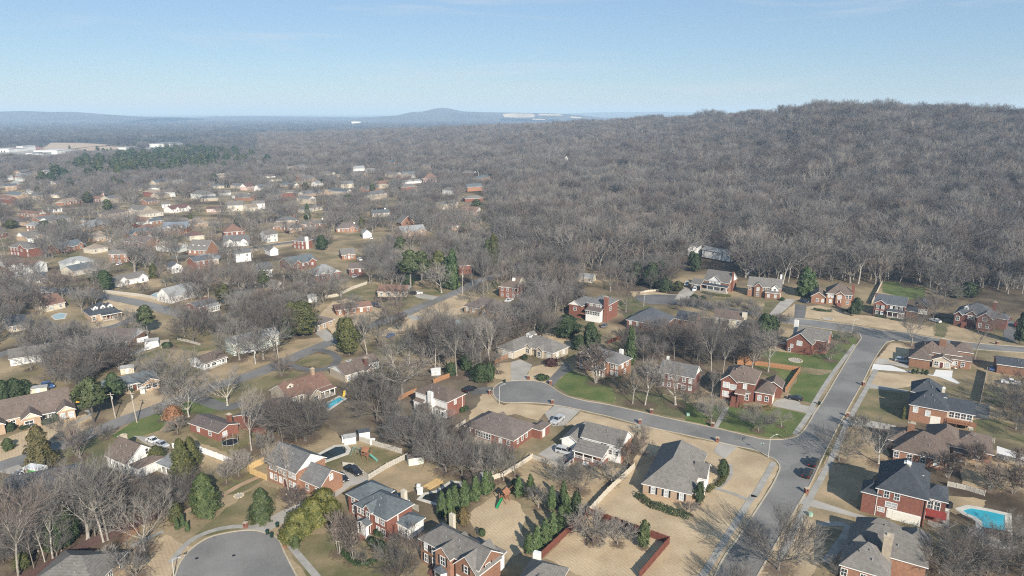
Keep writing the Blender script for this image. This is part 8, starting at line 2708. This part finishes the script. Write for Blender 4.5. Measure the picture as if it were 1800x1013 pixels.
def slide_yellow():
	g = G(607, 694)
	root = bpy.data.objects.new('pool_slide', None)
	C.objects.link(root)
	root.location = (g.x, g.y, 0)
	tag(root, 'yellow pool slide beside the small blue pool', 'slide')
	s = MB(); s.box(-.3, .3, -.4, .4, 0, 1.6); link('ladder', s.mesh('ladder', M['galv']), root)
	b = MB()
	b.face([(-.35, -.4, 1.7), (.35, -.4, 1.7), (.35, -2.2, .3), (-.35, -2.2, .3)])
	b.face([(-.35, -.4, 1.7), (-.35, -2.2, .3), (-.35, -2.2, .55), (-.35, -.4, 1.95)])
	b.face([(.35, -.4, 1.7), (.35, -2.2, .3), (.35, -2.2, .55), (.35, -.4, 1.95)])
	link('chute', b.mesh('chute', mat('yellow_slide_plastic', (.65, .45, .03), .05, 2, .4)), root)
slide_yellow()
# ---------------------------------------------------------------- fields of the far plain
M['field'] = mat('ploughed_tan_field', (.36, .27, .19), world_pos=True, col2=(.43, .335, .24), scale=.01, fine=(.08, .08))
M['redfield'] = mat('bare_red_clay', (.36, .13, .085), world_pos=True, col2=(.42, .19, .13), scale=.01)
sheet('field', [(88, 252), (92, 251.2), (140, 251.5), (190, 254.5), (185, 256.5), (160, 258.5), (120, 262), (70, 262.5), (82, 257)], M['field'], .3, 'wide tan ploughed field on the plain', keep=OPEN)
sheet('field', [(120, 264.5), (155, 259.5), (190, 257.5), (222, 259), (222, 261.5), (185, 264.5), (140, 267.5)], M['field'], .3, 'narrow tan field beside the ploughed field', keep=OPEN)
sheet('field', [(-10, 262), (30, 259), (55, 258), (80, 260.5), (70, 263), (40, 263.5), (-10, 265)], M['redfield'], .3, 'bare red clay field behind the warehouses', keep=OPEN)
sheet('field', [(-20, 264), (120, 263.5), (140, 270), (110, 282), (40, 283), (-20, 280)], M['concrete'], .25, 'pale yards round the warehouses', keep=OPEN)
sheet('field', [(-10, 328), (40, 325), (112, 321.5), (112, 326), (60, 329), (-10, 332)], M['dormant_dull'], .3, 'long straw strip across the left woods', keep=OPEN)
sheet('field', [(250, 262), (300, 261), (302, 269), (250, 272)], M['concrete'], .25, 'pale yard round the works', keep=OPEN)

# ---------------------------------------------------------------- scattered trees
boxes = []
for h in HOUSES:
	for v in h.vols:
		boxes.append((h.o.x, h.o.y, math.cos(-h.ang), math.sin(-h.ang), v['x0'] - 3, v['x1'] + 3, v['y0'] - 3, v['y1'] + 3))
CELL = 40.0
grid = {}
for b in boxes:
	c, s = b[2], -b[3]
	xs, ys = [], []
	for x in (b[4], b[5]):
		for y in (b[6], b[7]):
			xs.append(b[0] + x * c - y * s); ys.append(b[1] + x * s + y * c)
	for i in range(int(min(xs) // CELL), int(max(xs) // CELL) + 1):
		for j in range(int(min(ys) // CELL), int(max(ys) // CELL) + 1):
			grid.setdefault((i, j), []).append(b)
hc = []
for h in HOUSES:
	v = h.vols[0]
	hc.append((h.world((v['x0'] + v['x1']) / 2, v['y0']), (v['x1'] - v['x0']) / 2, h))
polys = [(p, min(q[0] for q in p), max(q[0] for q in p), min(q[1] for q in p), max(q[1] for q in p)) for p in OPEN + PAVED]
def blocked(x, y):
	for b in grid.get((int(x // CELL), int(y // CELL)), ()):
		rx, ry = x - b[0], y - b[1]
		u, v = rx * b[2] - ry * b[3], rx * b[3] + ry * b[2]
		if b[4] < u < b[5] and b[6] < v < b[7]:
			return True
	for p, x0, x1, y0, y1 in polys:
		if x0 < x < x1 and y0 < y < y1 and pip((x, y), p):
			return True
	return False
def hides(x, y):
	"""stands in the open strip just before a house"""
	for c, hw, h in hc:
		dy = c.y - y
		if 0 < dy < (26 if c.y < 380 else (90 if 'white forest house' in h.short else (min(46, c.y * .08) if c.y < 620 else 80))) and abs(x - (c.x - (c.x / max(c.y, 1)) * dy)) < hw + 3:
			return .97 if 'white forest house' in h.short or c.y < 380 else (.66 if c.y < 560 else .92)
	return 0

PW = [(135, 300), (150, 285), (200, 276), (270, 266), (340, 262), (405, 263), (410, 290), (360, 294), (300, 300), (220, 306), (160, 312), (135, 312)]
PWG = [(g.x, g.y) for g in (G(a, b + 9) for a, b in PW)]
sr = random.Random(77)
cand = []
# forest
Y = 340.0
while Y < 2700:
	sp = 6.6 + max(0, Y - 450) * .0035
	t = -.36
	while t < .80:
		tt = t + sr.uniform(-.5, .5) * sp / Y
		yy = Y + sr.uniform(-.5, .5) * sp
		x = tt * yy
		t += sp / Y
		if yy < wood_from(tt) or (tt < -.02 and yy < 1050 - 1500 * max(0, tt + .15)):
			continue
		z = tz(x, yy)
		if mn.noise(Vector((x / 26, yy / 30, 50))) < -.22 and yy > wood_from(tt) + 25:
			continue
		if z < .5 and sr.random() < (-.14 + .10 * mn.noise(Vector((x / 160, yy / 260, 12))) - tt) / .16 + max(0, (yy - 1500) / 900) * (tt < -.05):
			continue
		cand.append((yy, x, z, 0, sr.choice([sr.uniform(9, 15), sr.uniform(14, 20), sr.uniform(17, 24)])))
	Y += sp * .9
# suburb
for k in range(21000):
	tt = sr.uniform(-.82, .06)
	yy = math.sqrt(sr.uniform(225 ** 2, 1500 ** 2))
	x = tt * yy
	if yy > wood_from(tt) + 5 and tt > -.02:
		continue
	n = mn.noise(Vector((x / 70, yy / 90, 9)))
	if sr.random() > .46 + 1.1 * n + min(.45, max(0, (yy - 420) / 900)):
		continue
	if to_px(Vector((x, yy, 0)))[1] > 610:
		continue
	cand.append((yy, x, 0.0, 1, sr.uniform(8, 17)))
cand.sort()
HB = 900
horizon = [-9.0] * HB
keep = []
for yy, x, z, kind, hgt in cand:
	t = x / yy
	if abs(t) > .82:
		continue
	b = min(HB - 1, max(0, int((t + .82) / 1.64 * HB)))
	top = (z + hgt - CAM_H) / yy
	vis = top > horizon[b] - .001
	g = (z + 4 - CAM_H) / yy
	horizon[b] = max(horizon[b], g)
	if not vis or blocked(x, yy) or ((kind == 1 or yy < 1300) and sr.random() < hides(x, yy)):
		continue
	if x < -100 and yy > 900 and pip((x, yy), PWG) and sr.random() < .5:
		continue
	if yy < 420 and any((x - a) ** 2 + (yy - c) ** 2 < 16 for a, c in KEEPOUT):
		continue
	keep.append((yy, x, z, kind, hgt))
n_ind = max(0, 296 - N_BARE[0])
def inframe(x, y, z):
	p = to_px(Vector((x, y, z)))
	return -20 < p[0] < 1820 and -20 < p[1] < 1040
ind, rest = [], []
for r in keep:
	if len(ind) < n_ind and inframe(r[1], r[0], r[2]):
		ind.append(r)
	else:
		rest.append(r)
print('bare trees listed', N_BARE[0], 'scattered single', len(ind), 'massed', len(rest))
for yy, x, z, kind, hgt in ind:
	ms = BARE['tall' if kind == 0 or sr.random() < .25 else sr.choice(['oak', 'oak', 'vase', 'dark'])]
	kw = 'tall bare hardwood' if ms is BARE['tall'] else 'bare spreading grey tree'
	plant(sr.choice(ms), 'bare_tree', (x, yy, z), hgt * (1.15 if kind == 0 else 1), None, sr.uniform(.9, 1.2), kw)
# single-mesh trees that the massed woods repeat
protos = []
for i, (me, _, top) in enumerate(LODS):
	yy, x, z, kind, hgt = rest[i * 9]
	o = link('bare_tree', me, None, (x, yy, z), sr.uniform(0, 6), hgt / top)
	label_tree(o, 'bare grey tree', Vector((x, yy, z)), hgt)
	protos.append((o, top))

def scatter(name, label, sources, pts):
	"""pts: (x, y, z, rz, scale, wide, index)"""
	me = bpy.data.meshes.new(name)
	me.from_pydata([p[:3] for p in pts], [], [])
	a = me.attributes.new('turn', 'FLOAT_VECTOR', 'POINT')
	a.data.foreach_set('vector', [c for p in pts for c in (0, 0, p[3])])
	a = me.attributes.new('size', 'FLOAT_VECTOR', 'POINT')
	a.data.foreach_set('vector', [c for p in pts for c in (p[4] * p[5], p[4] * p[5], p[4])])
	a = me.attributes.new('pick', 'INT', 'POINT')
	a.data.foreach_set('value', [p[6] for p in pts])
	o = link(name, me)
	struct(o, 'stuff', label)
	ng = bpy.data.node_groups.new(name + '_nodes', 'GeometryNodeTree')
	ng.interface.new_socket('Geometry', in_out='INPUT', socket_type='NodeSocketGeometry')
	ng.interface.new_socket('Geometry', in_out='OUTPUT', socket_type='NodeSocketGeometry')
	N, Lk = ng.nodes, ng.links
	gi, go = N.new('NodeGroupInput'), N.new('NodeGroupOutput')
	ip = N.new('GeometryNodeInstanceOnPoints')
	jn = N.new('GeometryNodeJoinGeometry')
	for s in reversed(sources):
		oi = N.new('GeometryNodeObjectInfo')
		oi.inputs['Object'].default_value = s
		oi.inputs['As Instance'].default_value = True
		Lk.new(oi.outputs['Geometry'], jn.inputs[0])
	Lk.new(gi.outputs[0], ip.inputs['Points'])
	Lk.new(jn.outputs[0], ip.inputs['Instance'])
	ip.inputs['Pick Instance'].default_value = True
	def attr(nm, ty):
		n = N.new('GeometryNodeInputNamedAttribute')
		n.data_type = ty
		n.inputs['Name'].default_value = nm
		return n.outputs['Attribute']
	Lk.new(attr('pick', 'INT'), ip.inputs['Instance Index'])
	er = N.new('FunctionNodeEulerToRotation')
	Lk.new(attr('turn', 'FLOAT_VECTOR'), er.inputs[0])
	Lk.new(er.outputs[0], ip.inputs['Rotation'])
	Lk.new(attr('size', 'FLOAT_VECTOR'), ip.inputs['Scale'])
	Lk.new(ip.outputs[0], go.inputs[0])
	md = o.modifiers.new('scatter', 'NODES')
	md.node_group = ng
	return o
def join_tree(pair, nm):
	bm = bmesh.new()
	bm.from_mesh(pair[0])
	nf = len(bm.faces)
	bm.from_mesh(pair[1])
	bm.faces.ensure_lookup_table()
	for k, f in enumerate(bm.faces):
		f.material_index = 0 if k < nf else 1
	j = bpy.data.meshes.new(nm)
	bm.to_mesh(j)
	bm.free()
	j.materials.append(pair[0].materials[0])
	j.materials.append(pair[1].materials[0])
	return j
tsrc = []
for i, (k, q, bx, by, hh) in enumerate([('dark', 0, 1262, 640, 11), ('oak', 0, 205, 905, 12), ('vase', 0, 730, 770, 8), ('tall', 0, 968, 520, 14), ('dark', 1, 1302, 622, 11)]):
	ms = BARE[k][q]
	g = G(bx, by)
	o = link('bare_tree', join_tree(ms, 'bare_tree'), None, (g.x, g.y, 0), i, hh / ms[2])
	label_tree(o, KIND_WORDS[k] + ' in the thicket', Vector((g.x, g.y, 0)), hh)
	tsrc.append((o, ms[2]))
tp = []
for poly, n, ks, h0, h1 in [
	([(1095, 595), (1150, 580), (1300, 588), (1385, 604), (1345, 618), (1300, 646), (1240, 650), (1120, 650), (1110, 630)], 62, (3, 4, 3, 0), 7, 12),
	([(-30, 900), (40, 905), (150, 895), (270, 885), (345, 890), (310, 905), (238, 918), (80, 990), (20, 1012), (-30, 1015)], 64, (1, 1, 0, 2), 6, 10),
	([(470, 745), (530, 742), (552, 755), (545, 780), (500, 782)], 12, (0, 4), 6, 9), ([(690, 745), (760, 735), (880, 800), (900, 840), (800, 835), (740, 800), (690, 775)], 18, (2, 1), 5, 9),
	([(640, 665), (690, 650), (700, 720), (640, 715)], 10, (0, 4), 6, 10), ([(745, 600), (880, 600), (880, 655), (760, 655)], 34, (0, 3, 1), 9, 15), ([(915, 470), (1015, 465), (1020, 540), (985, 590), (905, 600)], 70, (3, 1, 2), 9, 16),
	([(1030, 440), (1195, 440), (1195, 505), (1100, 515), (1030, 500)], 90, (3, 1, 0), 8, 14), ([(1775, 700), (1810, 690), (1810, 790), (1790, 770)], 10, (1, 0), 5, 8), ([(1615, 995), (1700, 998), (1810, 990), (1810, 1030), (1620, 1030)], 14, (1, 2), 4, 7),
	([(55, 590), (215, 595), (235, 640), (200, 690), (90, 680), (50, 640)], 60, (1, 0, 2), 6, 11), ([(640, 450), (700, 440), (710, 505), (650, 498)], 34, (3, 1), 9, 15), ([(820, 430), (920, 430), (900, 500), (830, 500)], 50, (3, 1), 9, 16), ([(1240, 592), (1420, 560), (1350, 590)], 8, (0,), 5, 8),
	([(-20, 520), (60, 530), (60, 600), (-20, 610)], 26, (1, 0), 6, 11), ([(300, 560), (390, 560), (400, 600), (320, 605)], 14, (0, 1), 6, 11), ([(300, 500), (560, 480), (560, 560), (440, 590), (400, 555), (330, 530)], 44, (1, 0, 2), 6, 11), ([(1190, 525), (1330, 545), (1330, 560), (1190, 548)], 26, (2, 1), 4, 7)]:
	W = [(g.x, g.y) for g in (G(*p) for p in poly)]
	xs, ys = [p[0] for p in W], [p[1] for p in W]
	c = 0
	for k in range(n * 8):
		x, y = sr.uniform(min(xs), max(xs)), sr.uniform(min(ys), max(ys))
		if c < n and pip((x, y), W) and not blocked(x, y):
			i = sr.choice(ks)
			tp.append((x, y, tz(x, y), sr.uniform(0, 6), sr.uniform(h0, h1) / tsrc[i][1], sr.uniform(.9, 1.3), i))
			c += 1
used = {i * 9 for i in range(len(LODS))}
pts = []
for k, (yy, x, z, kind, hgt) in enumerate(rest):
	if k in used:
		continue
	i = sr.randrange(len(LODS))
	if kind == 1 and sr.random() < .6:
		i = sr.choice([2, 5, 6])
	# dark and pale drifts through the wood
	pts.append((x, yy, z - .2, sr.uniform(0, 6.28), hgt / protos[i][1] * (1.1 if kind == 0 else 1.0), sr.uniform(.95, 1.35), i))
scatter('bare_thicket', 'tangled leafless trees filling the groves and thickets', [p[0] for p in tsrc], tp)
scatter('bare_woods', 'leafless grey-brown wood and suburb trees covering the hillside and the yards', [p[0] for p in protos], pts)

# evergreens sprinkled through the suburb and the hill
ever_pts = []
srcs = []
for i, (nm, bx, by, hh) in enumerate([('pine', 655, 345, 14), ('cedar2', 400, 330, 10), ('dark', 150, 425, 7)]):
	me = MB()
	tr, cr, top = EV[nm]
	g = G(bx, by)
	j = join_tree((tr, cr), 'evergreen_tree')
	o = link('evergreen_tree', j, None, (g.x, g.y, tz(g.x, g.y)), 0, hh / top)
	label_tree(o, ('green pine', 'pointed olive cedar', 'dense dark evergreen')[i], Vector((g.x, g.y, 0)), hh)
	srcs.append((o, top))
for k in range(2400):
	tt = sr.uniform(-.8, .75)
	yy = math.sqrt(sr.uniform(420 ** 2, 2300 ** 2))
	x = tt * yy
	n = mn.noise(Vector((x / 120, yy / 160, 20)))
	if sr.random() > .44 + 1.2 * n - (.36 if tt > .1 else 0) or blocked(x, yy) or hides(x, yy):
		continue
	i = sr.choice([0, 0, 1, 1, 2])
	ever_pts.append((x, yy, tz(x, yy), sr.uniform(0, 6), sr.uniform(8, 16) / srcs[i][1] * (.75 if i else 1), sr.uniform(.9, 1.3), i))
# the pine wood on the left
x0, x1 = min(p[0] for p in PWG), max(p[0] for p in PWG)
y0, y1 = min(p[1] for p in PWG), max(p[1] for p in PWG)
k = 0
while k < 1000:
	x, yy = sr.uniform(x0, x1), sr.uniform(y0, y1)
	k += 1
	if pip((x, yy), PWG):
		if mn.noise(Vector((x / 60, yy / 90, 3))) < -.12:
			continue
		i = 0 if sr.random() < .7 else sr.choice([1, 2])
		ever_pts.append((x + sr.gauss(0, 26), yy + sr.gauss(0, 40), 0, sr.uniform(0, 6), sr.uniform(12, 23) / srcs[i][1], sr.uniform(.9, 1.5), i))
scatter('evergreen_woods', 'dark green pines in a wood and dotted over the far yards', [s[0] for s in srcs], ever_pts)

# far woods of the plain: clumps of bare trees
def clump_mesh(seed, twig, bark):
	rg = random.Random(seed)
	mb = MB()
	for i in range(9):
		cx, cy, h = rg.uniform(-20, 20), rg.uniform(-20, 20), rg.uniform(11, 17)
		mb.tube((cx, cy, 0), (cx, cy, h * .6), .3, .2, 4, 1)
		for k in range(70):
			a, s = rg.uniform(0, 6.28), rg.uniform(0, 1.0)
			z = h * rg.uniform(.35, .75)
			d = Vector((math.cos(a) * s, math.sin(a) * s, 1.0)).normalized()
			p = Vector((cx + rg.gauss(0, 2.2), cy + rg.gauss(0, 2.2), z))
			mb.tube(p, p + d * h * rg.uniform(.15, .35), .16, 0, 3, 0)
	return mb.mesh('tree_clump', [M[twig], M[bark]])
csrc = []
M['twig_far'] = mat('dark_far_twigs', (.085, .080, .072), .2, .05, .95, obj_random=.4)
for i, (tw, bk, bx, by) in enumerate([('twig_far', 'twig_far', 60, 292), ('twig_far', 'bark_dark', 330, 256), ('twig_far', 'twig_far', 110, 246)]):
	g = G(bx, by)
	o = link('tree_clump', clump_mesh(200 + i, tw, bk), None, (g.x, g.y, 0))
	struct(o, 'stuff', 'clump of far bare trees on the plain')
	csrc.append(o)
FIELDS = OPEN[-6:-1]
def before_field(x, y):
	for k in (1.0, 1.03, 1.06, 1.10, 1.15, 1.2, 1.24):
		for dx in (-25, 25):
			if any(pip(((x + dx) * k, y * k), q) for q in FIELDS):
				return True
	return False
cp = []
for k in range(26000):
	yy = math.sqrt(sr.uniform(1150 ** 2, 9500 ** 2)) if k % 3 else sr.uniform(1150, 3200)
	tt = sr.uniform(-.85, .45)
	x = tt * yy
	if tz(x, yy) > .5 or yy < 1500 and tt > -.30 or (yy > 1150 and tt > .0 and yy < 3000):
		continue
	n = mn.noise(Vector((x / 420, yy / 600, 31))) + .4 * mn.noise(Vector((x / 120, yy / 200, 5)))
	if n < .0 and sr.random() < .93:
		continue
	if yy < 2400 and x < 0 and before_field(x, yy):
		continue
	if blocked(x, yy) or (yy < 2200 and hides(x, yy - 5)):
		continue
	cp.append((x, yy, 0, sr.uniform(0, 6), sr.uniform(.7, 1.15), sr.uniform(.9, 1.5), sr.choice([0, 0, 1, 2])))
print('far clumps', len(cp))
scatter('far_woods', 'hazy far-off woods across the plain', csrc, cp)

# labels that several trees share: true of all, marked as one group
for lb, os_ in USED.items():
	if len(os_) > 1:
		for o in os_:
			o['group'] = lb.replace(' the ', ' ')[:100] + ' group'

# ---------------------------------------------------------------- air
hz_m = bpy.data.materials.new('thin_haze')
hz_m.use_nodes = True
nt = hz_m.node_tree
nt.nodes.clear()
out = nt.nodes.new('ShaderNodeOutputMaterial')
pv = nt.nodes.new('ShaderNodeVolumePrincipled')
pv.inputs['Color'].default_value = (.48, .70, 1.0, 1)
pv.inputs['Absorption Color'].default_value = (.30, .35, 1, 1)
pv.inputs['Density'].default_value = HAZE
pv.inputs['Anisotropy'].default_value = 0.0
nt.links.new(pv.outputs[0], out.inputs['Volume'])
hb = MB()
hb.box(-110000, 110000, -2000, 70000, -1.8, 205)
ho = link('haze', hb.mesh('haze', hz_m))
ho['kind'] = 'stuff'
ho['label'] = 'thin blue winter haze over the valley'
